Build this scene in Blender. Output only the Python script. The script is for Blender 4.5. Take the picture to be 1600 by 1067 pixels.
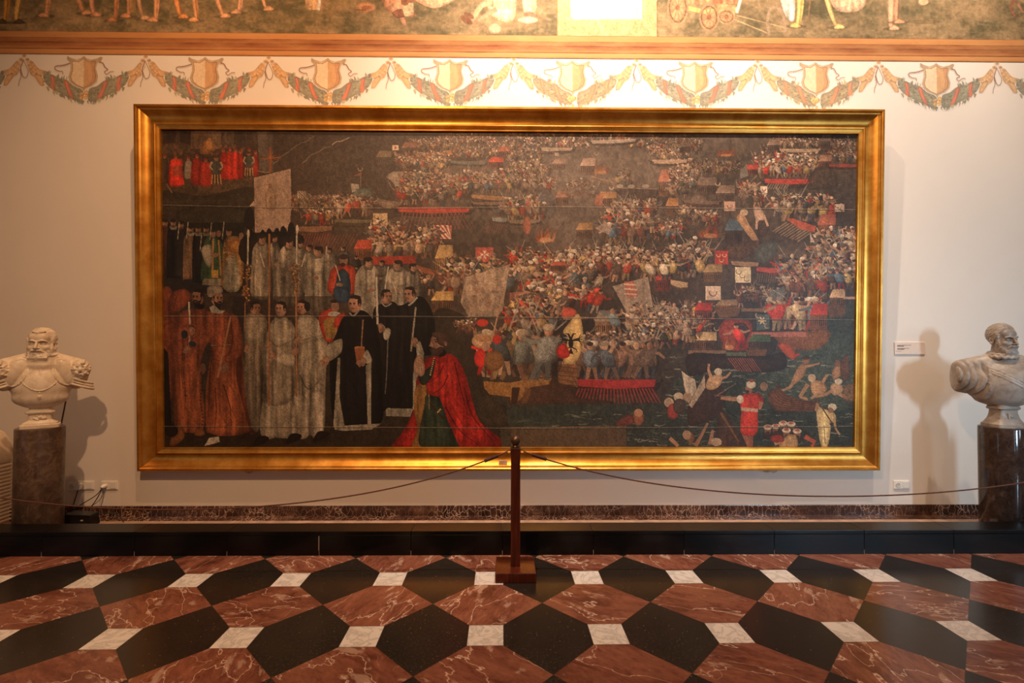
import bpy, bmesh, math, random
import numpy as np
from mathutils import Vector, Matrix

for _o in list(bpy.data.objects):
    bpy.data.objects.remove(_o, do_unlink=True)
scene = bpy.context.scene
COL = scene.collection

# ---------------------------------------------------------------- camera
CAM_H, PITCH, YAW, ROLL, FPX = 1.61817, 0.01997, -0.01119, 0.00161, 765.09
cam_d = bpy.data.cameras.new('camera')
cam = bpy.data.objects.new('camera', cam_d)
COL.objects.link(cam)
cam_d.sensor_fit = 'HORIZONTAL'
cam_d.sensor_width = 36.0
cam_d.lens = 36.0 * FPX / 1600.0
cam_d.clip_start = 0.05
cp, sp, cy, sy = math.cos(PITCH), math.sin(PITCH), math.cos(YAW), math.sin(YAW)
fw = Vector((-sy * cp, cy * cp, sp))
r0 = Vector((cy, sy, 0.0))
u0 = r0.cross(fw)
rgt = math.cos(ROLL) * r0 + math.sin(ROLL) * u0
upv = -math.sin(ROLL) * r0 + math.cos(ROLL) * u0
M = Matrix.Identity(4)
for i in range(3):
    M[i][0], M[i][1], M[i][2] = rgt[i], upv[i], -fw[i]
M[2][3] = CAM_H
cam.matrix_world = M
scene.camera = cam

# ---------------------------------------------------------------- world, lights, exposure
world = bpy.data.worlds.new('world')
scene.world = world
world.use_nodes = True
world.node_tree.nodes['Background'].inputs[0].default_value = (0.55, 0.62, 0.75, 1)
world.node_tree.nodes['Background'].inputs[1].default_value = 0.3
scene.view_settings.view_transform = 'Standard'
scene.view_settings.look = 'None'
scene.view_settings.exposure = 0.0
scene.view_settings.gamma = 1.0
scene.view_settings.use_curve_mapping = False
scene.cycles.use_denoising = True
scene.cycles.max_bounces = 8
scene.cycles.diffuse_bounces = 4
scene.cycles.glossy_bounces = 4
scene.cycles.sample_clamp_indirect = 4.0

def look_rot(src, dst):
    return (Vector(dst) - Vector(src)).to_track_quat('-Z', 'Y').to_euler()

def spot(name, src, dst, watts, color, angle, blend, radius):
    d = bpy.data.lights.new(name, 'SPOT')
    d.energy = watts; d.color = color
    d.spot_size = math.radians(angle); d.spot_blend = blend
    d.shadow_soft_size = radius
    o = bpy.data.objects.new(name, d); COL.objects.link(o)
    o.location = src; o.rotation_euler = look_rot(src, dst)
    return o

def area(name, src, dst, watts, color, sx, sy_, spread=180):
    d = bpy.data.lights.new(name, 'AREA')
    d.energy = watts; d.color = color
    d.shape = 'RECTANGLE'; d.size = sx; d.size_y = sy_
    d.spread = math.radians(spread)      # narrow beam set on the lamp itself; the shallow reveals do not confine it
    o = bpy.data.objects.new(name, d); COL.objects.link(o)
    o.location = src; o.rotation_euler = look_rot(src, dst)
    return o

WARM = (1.0, 0.58, 0.31)
WARM2 = (1.0, 0.72, 0.49)
KEY = (1.0, 0.80, 0.64)
DAY = (0.55, 0.78, 1.0)
# ceiling spots close to the picture wall
spot('wall_spot', (0.7, 2.90, 7.4), (0.8, 4.85, 4.6), 2500, KEY, 84, 1.0, 0.05)
spot('wall_spot', (3.8, 2.75, 7.4), (3.9, 4.85, 4.7), 1250, KEY, 78, 1.0, 0.05)
spot('wall_spot', (-1.9, 2.75, 7.4), (-3.2, 4.85, 2.9), 640, WARM, 84, 1.0, 0.05)
# general hall lamps
spot('hall_spot', (-1.6, -0.4, 6.6), (-0.9, 3.8, 0.8), 1000, WARM, 110, 1.0, 0.08)
spot('hall_spot', (3.2, -1.5, 6.6), (1.4, 3.0, 0.0), 150, WARM, 100, 1.0, 0.08)
# daylight entering through the windows
area('window_daylight', (7.22, -4.80, 2.35), (4.0, 4.6, 1.4), 23, DAY, 0.42, 1.3, 44)
area('window_daylight', (8.22, -1.45, 2.3), (4.0, 4.7, 1.4), 3.5, DAY, 0.42, 1.3, 50)
area('window_daylight', (5.4, -4.80, 2.3), (4.0, 3.0, 0.0), 16, DAY, 0.6, 2.6)
area('window_daylight', (-7.22, -0.75, 2.3), (0.0, 2.0, 0.0), 7, DAY, 0.6, 2.6)

# ---------------------------------------------------------------- helpers
PROPS = ('label', 'category', 'group', 'kind')

def tag(o, label=None, cat=None, group=None, kind=None):
    for k, v in zip(PROPS, (label, cat, group, kind)):
        if v is not None:
            o[k] = v
    return o

def thing(name, loc, label, cat, group=None, rz=0.0):
    o = bpy.data.objects.new(name, None)
    COL.objects.link(o)
    o.location = loc
    o.rotation_euler = (0, 0, rz)
    o.empty_display_size = 0.1
    return tag(o, label, cat, group)

def link_mesh(name, me, m, parent=None):
    o = bpy.data.objects.new(name, me)
    COL.objects.link(o)
    if m is not None:
        me.materials.append(m)
    if parent is not None:
        o.parent = parent
    return o

def obj(name, bm, m, parent=None, smooth=False, angle=None):
    me = bpy.data.meshes.new(name)
    bmesh.ops.recalc_face_normals(bm, faces=bm.faces)
    if smooth:
        for f in bm.faces:
            f.smooth = True
        if angle:
            for e in bm.edges:
                if len(e.link_faces) == 2 and e.calc_face_angle(0) > math.radians(angle):
                    e.smooth = False
    bm.to_mesh(me); bm.free()
    return link_mesh(name, me, m, parent)

def struct(name, bm, m):
    o = obj(name, bm, m)
    o['kind'] = 'structure'
    return o

def box(bm, x0, x1, y0, y1, z0, z1, bev=0.0, seg=2):
    vs = [bm.verts.new((x, y, z)) for x in (x0, x1) for y in (y0, y1) for z in (z0, z1)]
    fs = []
    for q in ((0, 1, 3, 2), (4, 6, 7, 5), (0, 4, 5, 1), (2, 3, 7, 6), (0, 2, 6, 4), (1, 5, 7, 3)):
        fs.append(bm.faces.new([vs[i] for i in q]))
    if bev > 0:
        es = list({e for f in fs for e in f.edges})
        bmesh.ops.bevel(bm, geom=es, offset=bev, segments=seg, affect='EDGES', profile=0.6)

def lathe(bm, prof, n=48, cx=0, cy_=0, z0=0):
    rings = []
    for r, z in prof:
        if r < 1e-6:
            rings.append([bm.verts.new((cx, cy_, z0 + z))])
        else:
            rings.append([bm.verts.new((cx + r * math.cos(2 * math.pi * k / n), cy_ + r * math.sin(2 * math.pi * k / n), z0 + z)) for k in range(n)])
    for a, b in zip(rings, rings[1:]):
        for k in range(n):
            k2 = (k + 1) % n
            if len(a) == 1 and len(b) == 1:
                continue
            if len(a) == 1:
                bm.faces.new((a[0], b[k2], b[k]))
            elif len(b) == 1:
                bm.faces.new((a[k], a[k2], b[0]))
            else:
                bm.faces.new((a[k], a[k2], b[k2], b[k]))

def tube(bm, pts, r, n=8, cap=True):
    pts = [Vector(p) for p in pts]
    rings = []
    ref = None
    for i, p in enumerate(pts):
        t = (pts[min(i + 1, len(pts) - 1)] - pts[max(i - 1, 0)]).normalized()
        if ref is None:
            ref = t.orthogonal().normalized()
        a = (ref - t * ref.dot(t)).normalized()
        b = t.cross(a)
        ref = a
        rr = r[i] if isinstance(r, (list, tuple)) else r
        rings.append([bm.verts.new(p + (a * math.cos(2 * math.pi * k / n) + b * math.sin(2 * math.pi * k / n)) * rr) for k in range(n)])
    for A, B in zip(rings, rings[1:]):
        for k in range(n):
            bm.faces.new((A[k], A[(k + 1) % n], B[(k + 1) % n], B[k]))
    if cap:
        bm.faces.new(rings[0][::-1]); bm.faces.new(rings[-1])

def s2l(c):
    c = np.asarray(c, dtype=np.float64)
    return np.where(c <= 0.04045, c / 12.92, ((c + 0.055) / 1.055) ** 2.4)

def rgb(r, g, b):
    q = s2l(np.array((r, g, b)) / 255.0)
    return (float(q[0]), float(q[1]), float(q[2]), 1.0)

# ---------------------------------------------------------------- material helpers
class NT:
    def __init__(self, name):
        self.m = bpy.data.materials.new(name)
        self.m.use_nodes = True
        self.t = self.m.node_tree
        self.b = self.t.nodes['Principled BSDF']
    def n(self, typ, **kw):
        nd = self.t.nodes.new(typ)
        for k, v in kw.items():
            setattr(nd, k, v)
        return nd
    def put(self, sock, v):
        if isinstance(v, bpy.types.NodeSocket):
            self.t.links.new(v, sock)
        else:
            sock.default_value = v
    def math(self, op, a, b=None, c=None, clamp=False):
        nd = self.n('ShaderNodeMath', operation=op, use_clamp=clamp)
        self.put(nd.inputs[0], a)
        if b is not None:
            self.put(nd.inputs[1], b)
        if c is not None:
            self.put(nd.inputs[2], c)
        return nd.outputs[0]
    def mix(self, f, a, b, mode='MIX'):
        nd = self.n('ShaderNodeMix', data_type='RGBA', blend_type=mode)
        self.put(nd.inputs[0], f); self.put(nd.inputs[6], a); self.put(nd.inputs[7], b)
        return nd.outputs[2]
    def ramp(self, f, stops, interp='LINEAR'):
        nd = self.n('ShaderNodeValToRGB')
        nd.color_ramp.interpolation = interp
        el = nd.color_ramp.elements
        while len(el) < len(stops):
            el.new(0.5)
        for e, (p, c) in zip(el, stops):
            e.position = p
            e.color = c if isinstance(c, tuple) else (c, c, c, 1)
        self.put(nd.inputs[0], f)
        return nd.outputs[0]
    def noise(self, vec, scale, detail=4, rough=0.55, dist=0.0, out=0):
        nd = self.n('ShaderNodeTexNoise')
        if vec is not None:
            self.put(nd.inputs['Vector'], vec)
        nd.inputs['Scale'].default_value = scale
        nd.inputs['Detail'].default_value = detail
        nd.inputs['Roughness'].default_value = rough
        nd.inputs['Distortion'].default_value = dist
        return nd.outputs[out]
    def coord(self, which='Object'):
        return self.n('ShaderNodeTexCoord').outputs[which]
    def mapping(self, vec, scale=(1, 1, 1), loc=(0, 0, 0), rot=(0, 0, 0)):
        nd = self.n('ShaderNodeMapping')
        self.put(nd.inputs[0], vec)
        nd.inputs[1].default_value = loc; nd.inputs[2].default_value = rot; nd.inputs[3].default_value = scale
        return nd.outputs[0]
    def vmath(self, op, a, b=None):
        nd = self.n('ShaderNodeVectorMath', operation=op)
        self.put(nd.inputs[0], a)
        if b is not None:
            self.put(nd.inputs[1], b)
        return nd.outputs[0]
    def set(self, **kw):
        al = {'col': 'Base Color', 'rough': 'Roughness', 'metal': 'Metallic', 'coat': 'Coat Weight', 'spec': 'Specular IOR Level', 'coatr': 'Coat Roughness', 'normal': 'Normal'}
        for k, v in kw.items():
            self.put(self.b.inputs[al.get(k, k)], v)
        return self
    def bump(self, h, strength=0.3, dist=0.01):
        nd = self.n('ShaderNodeBump')
        nd.inputs['Strength'].default_value = strength
        nd.inputs['Distance'].default_value = dist
        self.put(nd.inputs['Height'], h)
        self.put(self.b.inputs['Normal'], nd.outputs[0])
        return self

def plain(name, c, rough=0.6, metal=0.0, var=0.06, scale=20.0, **kw):
    k = NT(name)
    nz = k.noise(k.coord(), scale, 4)
    c2 = tuple(max(0.0, v * (1 - 3 * var)) for v in c[:3]) + (1,)
    c1 = tuple(v * (1 + 2 * var) for v in c[:3]) + (1,)
    k.set(col=k.mix(k.ramp(nz, [(0.3, 0.0), (0.7, 1.0)]), c2, c1), rough=rough, metal=metal, **kw)
    return k.m
# ================================================================ the room
YW = 4.85                                   # the picture wall's face
X0, X1, YB, ZC = -7.3, 8.3, -4.9, 8.6
K = 4.85 / 4.70

def mat_plaster(name, base):
    k = NT(name)
    co = k.coord()
    n1 = k.noise(co, 0.8, 5, 0.6)
    n2 = k.noise(co, 9.0, 4, 0.6)
    c = k.mix(k.ramp(n1, [(0.35, 0.0), (0.7, 1.0)]), tuple(v * 0.95 for v in base[:3]) + (1,), base)
    c = k.mix(k.math('MULTIPLY', n2, 0.12), c, tuple(v * 0.85 for v in base[:3]) + (1,))
    k.set(col=c, rough=0.85, spec=0.25)
    k.bump(n2, 0.08, 0.004)
    return k.m

WALL_RGB = (0.79, 0.715, 0.625, 1)
M_WALL = mat_plaster('wall_plaster', WALL_RGB)
M_CEIL = plain('ceiling_wood', rgb(120, 84, 55), 0.6)

def mat_floor():
    P, S = 0.7, 0.2891
    k = NT('marble_floor')
    co = k.coord()
    nd = k.n('ShaderNodeMapping', vector_type='TEXTURE')
    k.put(nd.inputs[0], co)
    nd.inputs[1].default_value = (-0.12129, 3.52753, 0)
    nd.inputs[2].default_value = (0, 0, 0.00839)
    nd.inputs[3].default_value = (P, P, 1)
    sep = k.n('ShaderNodeSeparateXYZ'); k.put(sep.inputs[0], nd.outputs[0])
    u, v = sep.outputs[0], sep.outputs[1]
    iu = k.math('ROUND', u); iv = k.math('ROUND', v)
    a = k.math('ABSOLUTE', k.math('SUBTRACT', u, iu))
    b = k.math('ABSOLUTE', k.math('SUBTRACT', v, iv))
    sq = k.math('LESS_THAN', k.math('MAXIMUM', a, b), S / 2)
    blk = k.math('GREATER_THAN', a, b)
    # joints
    e1 = k.math('ABSOLUTE', k.math('SUBTRACT', k.math('MAXIMUM', a, b), S / 2))
    e2 = k.math('ADD', k.math('MULTIPLY', k.math('ABSOLUTE', k.math('SUBTRACT', a, b)), 0.7071), k.math('MULTIPLY', sq, 9.0))
    ej = k.math('ABSOLUTE', k.math('SUBTRACT', v, 0.178))
    joint = k.math('LESS_THAN', k.math('MINIMUM', k.math('MINIMUM', e1, e2), ej), 0.0032)
    # a random offset per tile
    idr = k.n('ShaderNodeCombineXYZ')
    k.put(idr.inputs[0], iu); k.put(idr.inputs[1], k.math('FLOOR', v)); idr.inputs[2].default_value = 3.0
    wr = k.n('ShaderNodeTexWhiteNoise', noise_dimensions='3D'); k.put(wr.inputs[0], idr.outputs[0])
    idb = k.n('ShaderNodeCombineXYZ')
    k.put(idb.inputs[0], k.math('FLOOR', u)); k.put(idb.inputs[1], iv); idb.inputs[2].default_value = 7.0
    wb = k.n('ShaderNodeTexWhiteNoise', noise_dimensions='3D'); k.put(wb.inputs[0], idb.outputs[0])
    off = k.n('ShaderNodeVectorMath', operation='SCALE'); k.put(off.inputs[0], wr.outputs[1]); off.inputs['Scale'].default_value = 40.0
    rv = k.vmath('ADD', co, off.outputs[0])
    # stretched, turned per tile
    rot = k.n('ShaderNodeVectorRotate', rotation_type='Z_AXIS')
    k.put(rot.inputs['Vector'], rv); k.put(rot.inputs['Angle'], k.math('MULTIPLY', wr.outputs[0], 2.2))
    rs = k.mapping(rot.outputs[0], scale=(1.0, 2.3, 1.0))
    n_big = k.noise(rs, 2.6, 6, 0.62, 0.4)
    n_mid = k.noise(rs, 9.0, 6, 0.65, 0.6)
    n_fin = k.noise(co, 70.0, 3, 0.6)
    red = k.ramp(n_big, [(0.25, rgb(76, 42, 33)), (0.45, rgb(118, 72, 57)), (0.6, rgb(138, 90, 72)), (0.8, rgb(94, 53, 42))])
    red = k.mix(k.ramp(n_mid, [(0.45, 0.0), (0.75, 0.85)]), red, rgb(160, 104, 84))
    n_sm = k.noise(rs, 26.0, 6, 0.7, 0.3)
    red = k.mix(k.ramp(n_sm, [(0.5, 0.0), (0.8, 0.6)]), red, rgb(70, 36, 29))
    red = k.mix(k.ramp(k.noise(rs, 5.0, 5, 0.6, 0.8), [(0.58, 0.0), (0.72, 0.65)]), red, rgb(84, 40, 31))
    # pale clasts
    cl = k.ramp(k.noise(rs, 4.6, 5, 0.6, 0.35), [(0.60, 0.0), (0.66, 0.8)])
    red = k.mix(cl, red, k.mix(n_mid, rgb(150, 118, 106), rgb(206, 178, 160)))
    # thin veins
    ridge = k.math('ABSOLUTE', k.math('SUBTRACT', k.noise(rs, 1.7, 5, 0.5, 0.12), 0.5))
    red = k.mix(k.ramp(ridge, [(0.0, 0.95), (0.0015, 0.6), (0.005, 0.0)]), red, rgb(226, 200, 182))
    ridge2 = k.math('ABSOLUTE', k.math('SUBTRACT', k.noise(rv, 2.4, 4, 0.5, 0.05), 0.52))
    msk = k.ramp(k.noise(rv, 1.7, 2), [(0.54, 0.0), (0.62, 1.0)])
    red = k.mix(k.math('MULTIPLY', msk, k.ramp(ridge2, [(0.0, 0.85), (0.004, 0.0)])), red, rgb(214, 184, 164))
    red = k.mix(0.75, red, k.ramp(wr.outputs[0], [(0.0, (0.86, 0.84, 0.84, 1)), (1.0, (1.1, 1.1, 1.1, 1))]), 'MULTIPLY')
    # black stone
    black = k.mix(k.ramp(n_fin, [(0.45, 0.0), (0.75, 1.0)]), rgb(36, 31, 27), rgb(58, 51, 45))
    black = k.mix(k.ramp(k.noise(co, 6.0, 5, 0.6), [(0.4, 0.0), (0.75, 0.5)]), black, rgb(54, 46, 40))
    black = k.mix(0.8, black, k.ramp(wb.outputs[0], [(0.0, (0.8, 0.8, 0.8, 1)), (1.0, (1.15, 1.15, 1.15, 1))]), 'MULTIPLY')
    vb = k.n('ShaderNodeTexVoronoi'); k.put(vb.inputs['Vector'], co); vb.inputs['Scale'].default_value = 26.0
    black = k.mix(k.math('MULTIPLY', k.math('LESS_THAN', vb.outputs['Distance'], 0.07), 0.5), black, rgb(150, 138, 122))
    # white marble
    wv = k.math('ABSOLUTE', k.math('SUBTRACT', k.noise(k.mapping(co, scale=(1, 1, 1), rot=(0, 0, 0.6)), 6.0, 6, 0.65, 1.5), 0.5))
    white = k.mix(k.ramp(wv, [(0.0, 0.55), (0.06, 0.0)]), rgb(226, 222, 219), rgb(160, 157, 155))
    c = k.mix(blk, red, black)
    c = k.mix(sq, c, white)
    c = k.mix(k.math('MULTIPLY', joint, 0.6), c, rgb(52, 40, 33))
    rough = k.math('ADD', k.math('MULTIPLY', n_mid, 0.10), 0.17)
    k.set(col=c, rough=rough, spec=0.36)
    return k.m

bm = bmesh.new(); box(bm, X0 - .3, X1 + .3, YB - .3, YW + .3, -0.1, 0.0); struct('floor', bm, mat_floor())
bm = bmesh.new(); box(bm, X0 - .3, X1 + .3, YW, YW + .3, 0.0, ZC); struct('wall_back', bm, M_WALL)
bm = bmesh.new(); box(bm, X0 - .3, X1 + .3, YB - .3, YW + .3, ZC, ZC + .2); struct('ceiling', bm, M_CEIL)

def wall_with_holes(name, axis, pos, thick, holes):
    """a wall with window openings: each hole is (from, to, sill, head) along the wall"""
    bm = bmesh.new()
    lo, hi = (YB, YW) if axis == 'x' else (X0 - .3, X1 + .3)
    runs, a = [], lo
    for (h0, h1, z0, z1) in holes:
        runs += [(a, h0, 0, ZC), (h0, h1, 0, z0), (h0, h1, z1, ZC)]
        a = h1
    runs.append((a, hi, 0, ZC))
    for (p, q, z0, z1) in runs:
        if axis == 'x':
            box(bm, min(pos, pos + thick), max(pos, pos + thick), p, q, z0, z1)
        else:
            box(bm, p, q, min(pos, pos + thick), max(pos, pos + thick), z0, z1)
    struct(name, bm, M_WALL)

wall_with_holes('wall_right', 'x', X1, .3, [(-1.75, -1.15, 1.4, 3.2)])
wall_with_holes('wall_left', 'x', X0, -.3, [(-1.10, -0.40, 0.8, 3.8)])
wall_with_holes('wall_front', 'y', YB, -.3, [(5.05, 5.75, 0.8, 3.8), (6.92, 7.52, 1.4, 3.2)])

def window(n, axis, pos, a0, a1, h0, h1):
    wd = plain('window_wood', rgb(96, 66, 42), 0.5) if 'window_wood' not in bpy.data.materials else bpy.data.materials['window_wood']
    bm = bmesh.new()
    def bar(p, q, z0, z1, d=0.05):
        if axis == 'x':
            box(bm, pos - d / 2, pos + d / 2, p, q, z0, z1)
        else:
            box(bm, p, q, pos - d / 2, pos + d / 2, z0, z1)
    bar(a0, a0 + .07, h0, h1); bar(a1 - .07, a1, h0, h1); bar(a0 + .07, a1 - .07, h0, h0 + .07); bar(a0 + .07, a1 - .07, h1 - .07, h1)
    m = (a0 + a1) / 2
    bar(m - .03, m + .03, h0 + .07, h1 - .07)
    for q in (0.35, 0.68):
        z = h0 + (h1 - h0) * q
        bar(a0 + .07, m - .03, z - .02, z + .02, .04); bar(m + .03, a1 - .07, z - .02, z + .02, .04)
    struct('window_%d' % n, bm, wd)
window(1, 'x', X1 + .22, -1.75, -1.15, 1.4, 3.2)
window(2, 'x', X0 - .22, -1.10, -0.40, 0.8, 3.8)
window(3, 'y', YB - .22, 5.05, 5.75, 0.8, 3.8)
window(4, 'y', YB - .22, 6.92, 7.52, 1.4, 3.2)

# marble baseboard
def mat_emperador():
    k = NT('brown_veined_marble')
    co = k.coord()
    w = k.noise(co, 5.0, 5, 0.6, 0.5, out=1)
    sc = k.n('ShaderNodeVectorMath', operation='SCALE'); k.put(sc.inputs[0], w); sc.inputs['Scale'].default_value = 0.16
    cv = k.vmath('ADD', k.mapping(co, scale=(1.5, 1.0, 0.7)), sc.outputs[0])
    v = k.n('ShaderNodeTexVoronoi', feature='DISTANCE_TO_EDGE'); k.put(v.inputs['Vector'], cv); v.inputs['Scale'].default_value = 15.0
    v2 = k.n('ShaderNodeTexVoronoi', feature='DISTANCE_TO_EDGE'); k.put(v2.inputs['Vector'], cv); v2.inputs['Scale'].default_value = 36.0
    base = k.ramp(k.noise(co, 7.0, 5, 0.6), [(0.3, rgb(38, 22, 17)), (0.55, rgb(70, 44, 34)), (0.75, rgb(108, 76, 58))])
    m1 = k.ramp(k.noise(co, 2.2, 3), [(0.42, 0.15), (0.6, 1.0)])
    f = k.math('MULTIPLY', m1, k.ramp(v.outputs[0], [(0.0, 0.9), (0.022, 0.5), (0.05, 0.0)]))
    c = k.mix(f, base, rgb(212, 178, 156))
    f2 = k.math('MULTIPLY', k.ramp(k.noise(co, 3.0, 3), [(0.5, 0.0), (0.62, 0.8)]), k.ramp(v2.outputs[0], [(0.0, 0.9), (0.05, 0.0)]))
    c = k.mix(f2, c, rgb(180, 142, 120))
    k.set(col=c, rough=0.22)
    return k.m
M_EMP = mat_emperador()
bm = bmesh.new()
box(bm, X0, X1, YW - 0.022, YW, 0.0, 0.106, 0.004)
struct('baseboard_back', bm, M_EMP)
M_LEDGE = plain('pale_skirting_stone', rgb(172, 140, 118), 0.5, var=0.12, scale=8)
bm = bmesh.new(); box(bm, X0, X1, 4.60, 4.685, 0.0, 0.014, 0.003); struct('trim_2', bm, M_LEDGE)
bm = bmesh.new(); box(bm, X0, X1, 4.685, YW - 0.022, 0.0, 0.010); struct('trim_3', bm, M_EMP)

# low black stone bench run along the wall: every slab joint is a real gap
M_BLACK = NT('black_polished_stone')
_n = M_BLACK.noise(M_BLACK.coord(), 30, 4)
M_BLACK.set(col=M_BLACK.mix(_n, rgb(6, 6, 6), rgb(17, 16, 16)), rough=M_BLACK.math('ADD', M_BLACK.math('MULTIPLY', _n, 0.12), 0.26), spec=0.3)
M_BLACK = M_BLACK.m
M_GROUT = plain('pale_joint_mortar', rgb(150, 140, 128), 0.8)
bench = thing('stone_kerb', (0, 4.06, 0), 'long low black polished stone kerb along the wall, in front of both pedestals', 'stone kerb')
bm = bmesh.new(); box(bm, X0 + .01, X1 - .01, -0.10, 0.045, 0.0, 0.155); obj('core', bm, plain('dark_core_stone', rgb(30, 28, 27), 0.7), bench)
seams = [-7.27] + [-0.03 + 0.7245 * k for k in range(-9, 12)] + [8.27]
for a, b in zip(seams, seams[1:]):
    if b - a < 0.05:
        continue
    bm = bmesh.new(); box(bm, a + .0012, b - .0012, -0.139, -0.105, 0.0, 0.160, 0.002, 1); obj('front_slab', bm, M_BLACK, bench)
for a, b in zip(seams, seams[1:]):
    if b - a < 0.05:
        continue
    bm = bmesh.new(); box(bm, a + .0012, b - .0012, -0.141, 0.052, 0.161, 0.190, 0.003, 2); obj('top_slab', bm, M_BLACK, bench)
for k_, s in enumerate(seams[1:-1]):
    bm = bmesh.new(); box(bm, s - .0018, s + .0018, -0.1393, -0.12, 0.0, 0.035); obj('mortar_joint', bm, M_GROUT, bench)
bm = bmesh.new(); box(bm, -1.4815 - .0035, -1.4815 + .0035, -0.1395, -0.12, 0.04, 0.155)
obj('mortar_joint', bm, M_GROUT, bench)

# painted cornice band below the frieze
def mat_band():
    k = NT('painted_cornice')
    sep = k.n('ShaderNodeSeparateXYZ'); k.put(sep.inputs[0], k.coord())
    zz = k.math('ADD', sep.outputs[2], k.math('MULTIPLY', k.math('SUBTRACT', k.noise(k.coord(), 3.0, 3), 0.5), 0.006))
    t = k.math('DIVIDE', k.math('SUBTRACT', zz, 4.556), 0.230)
    tan, dk, md = rgb(184, 126, 74), rgb(98, 52, 30), rgb(150, 92, 54)
    c = k.ramp(t, [(0.0, tan), (0.02, dk), (0.035, tan), (0.20, rgb(192, 136, 86)), (0.235, dk), (0.265, md), (0.30, rgb(172, 114, 70)), (0.36, md), (0.50, rgb(130, 74, 44)), (0.53, dk),
                   (0.56, md), (0.70, rgb(144, 88, 52)), (0.72, dk), (0.745, tan), (0.97, rgb(186, 130, 80)), (1.0, dk)])
    n = k.noise(k.mapping(k.coord(), scale=(0.6, 1, 3.0)), 5.0, 5, 0.65)
    c = k.mix(k.ramp(n, [(0.35, 0.0), (0.75, 0.45)]), c, rgb(206, 154, 100))
    n2 = k.noise(k.coord(), 22.0, 4, 0.65)
    c = k.mix(k.ramp(n2, [(0.62, 0.0), (0.8, 0.4)]), c, rgb(140, 92, 58))
    k.set(col=c, rough=0.8, spec=0.2)
    return k.m
bm = bmesh.new(); box(bm, X0, X1, YW - 0.004, YW, 4.556, 4.786); struct('trim_1', bm, mat_band())
# ================================================================ the picture and its frame
FX0, FX1, FZ0, FZ1 = -3.542, 3.647, 0.461, 3.957
FYB, FYT = 4.754, 4.630                      # front edge: it leans out at the top
FC = Vector(((FX0 + FX1) / 2, FYB, FZ0))
FH = math.hypot(FZ1 - FZ0, FYT - FYB)
FW = FX1 - FX0
pic = thing('framed_painting', FC, 'very wide dark painting of robed men and a crowded sea battle in a gilt frame', 'painting')
pic.rotation_euler = (math.atan2(-(FYT - FYB), FZ1 - FZ0), 0, 0)

def mat_gold():
    k = NT('gilded_wood')
    co = k.coord()
    n = k.noise(k.mapping(co, scale=(1, 1, 1)), 5.0, 6, 0.65)
    n2 = k.noise(co, 45.0, 4, 0.7)
    c = k.mix(k.ramp(n, [(0.35, 0.0), (0.7, 1.0)]), rgb(196, 128, 44), rgb(232, 172, 82))
    c = k.mix(k.ramp(n2, [(0.62, 0.0), (0.8, 0.6)]), c, rgb(120, 62, 24))
    k.set(col=c, rough=k.math('ADD', k.math('MULTIPLY', n, 0.2), 0.26), metal=0.86)
    k.bump(n2, 0.12, 0.003)
    return k.m
M_GOLD = mat_gold()
# (inward distance, forward height) of the moulding
PROF = [(0.0, -0.075), (0.0, -0.006), (0.006, 0.0), (0.022, 0.0), (0.029, -0.007), (0.032, -0.016), (0.040, -0.018),
        (0.052, -0.030), (0.070, -0.045), (0.092, -0.056), (0.116, -0.062), (0.136, -0.063), (0.146, -0.060), (0.150, -0.052), (0.158, -0.048), (0.167, -0.051),
        (0.170, -0.058), (0.178, -0.060), (0.192, -0.064), (0.196, -0.060), (0.205, -0.061), (0.208, -0.070), (0.208, -0.086)]
def rail(A, B, n, parent):
    """A, B outer corners (local x,z), n inward normal; mitred ends"""
    bm = bmesh.new()
    A, B, n = Vector(A), Vector(B), Vector(n)
    d = (B - A).normalized()
    rows = []
    for (q, f) in PROF:
        q, f = q * K, f * K
        p0 = A + n * q + d * q
        p1 = B + n * q - d * q
        L = (p1 - p0)
        rows.append([bm.verts.new((p0.x + L.x * t, -f, p0.y + L.y * t)) for t in (0, 1)])
    for r, s in zip(rows, rows[1:]):
        bm.faces.new((r[0], r[1], s[1], s[0]))
    a = [r[0] for r in rows]; b = [r[1] for r in rows]
    bm.faces.new((rows[0][0], rows[-1][0], rows[-1][1], rows[0][1]))
    bm.faces.new(a); bm.faces.new(b)
    o = obj('frame_rail', bm, M_GOLD, parent, smooth=True, angle=38)
    return o
hw = FW / 2
rail((-hw, FH), (hw, FH), (0, -1), pic)
rail((-hw, 0), (hw, 0), (0, 1), pic)
rail((-hw, 0), (-hw, FH), (1, 0), pic)
rail((hw, 0), (hw, FH), (-1, 0), pic)
# small inventory tag stuck on the lower rail
bm = bmesh.new(); box(bm, -0.124, -0.044, 0.026, 0.034, 0.055, 0.098)
tg = obj('inventory_tag', bm, plain('aged_tag_paper', rgb(222, 178, 134), 0.7), pic); tg['label'] = 'small paper inventory tag on the lower rail'
bm = bmesh.new()
for r in range(3):
    box(bm, -0.116, -0.056 - 0.012 * r, 0.0255, 0.0262, 0.086 - r * 0.011, 0.089 - r * 0.011)
obj('tag_print', bm, plain('faded_ink', rgb(150, 96, 66), 0.8), tg)
# wedges that carry the frame
M_WEDGE = plain('old_wedge_wood', rgb(196, 168, 146), 0.7)
for wx in (2.55, -2.55):
    bm = bmesh.new()
    v = [bm.verts.new(p) for p in ((wx - .06, .03, 0), (wx + .06, .03, 0), (wx + .045, .03, -.018), (wx + .01, .03, -.034), (wx - .06, .08, 0), (wx + .06, .08, 0), (wx + .045, .08, -.018), (wx + .01, .08, -.034))]
    for q in ((0, 1, 2, 3), (7, 6, 5, 4), (0, 4, 5, 1), (1, 5, 6, 2), (2, 6, 7, 3), (3, 7, 4, 0)):
        bm.faces.new([v[i] for i in q])
    obj('support_wedge', bm, M_WEDGE, pic)
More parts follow.
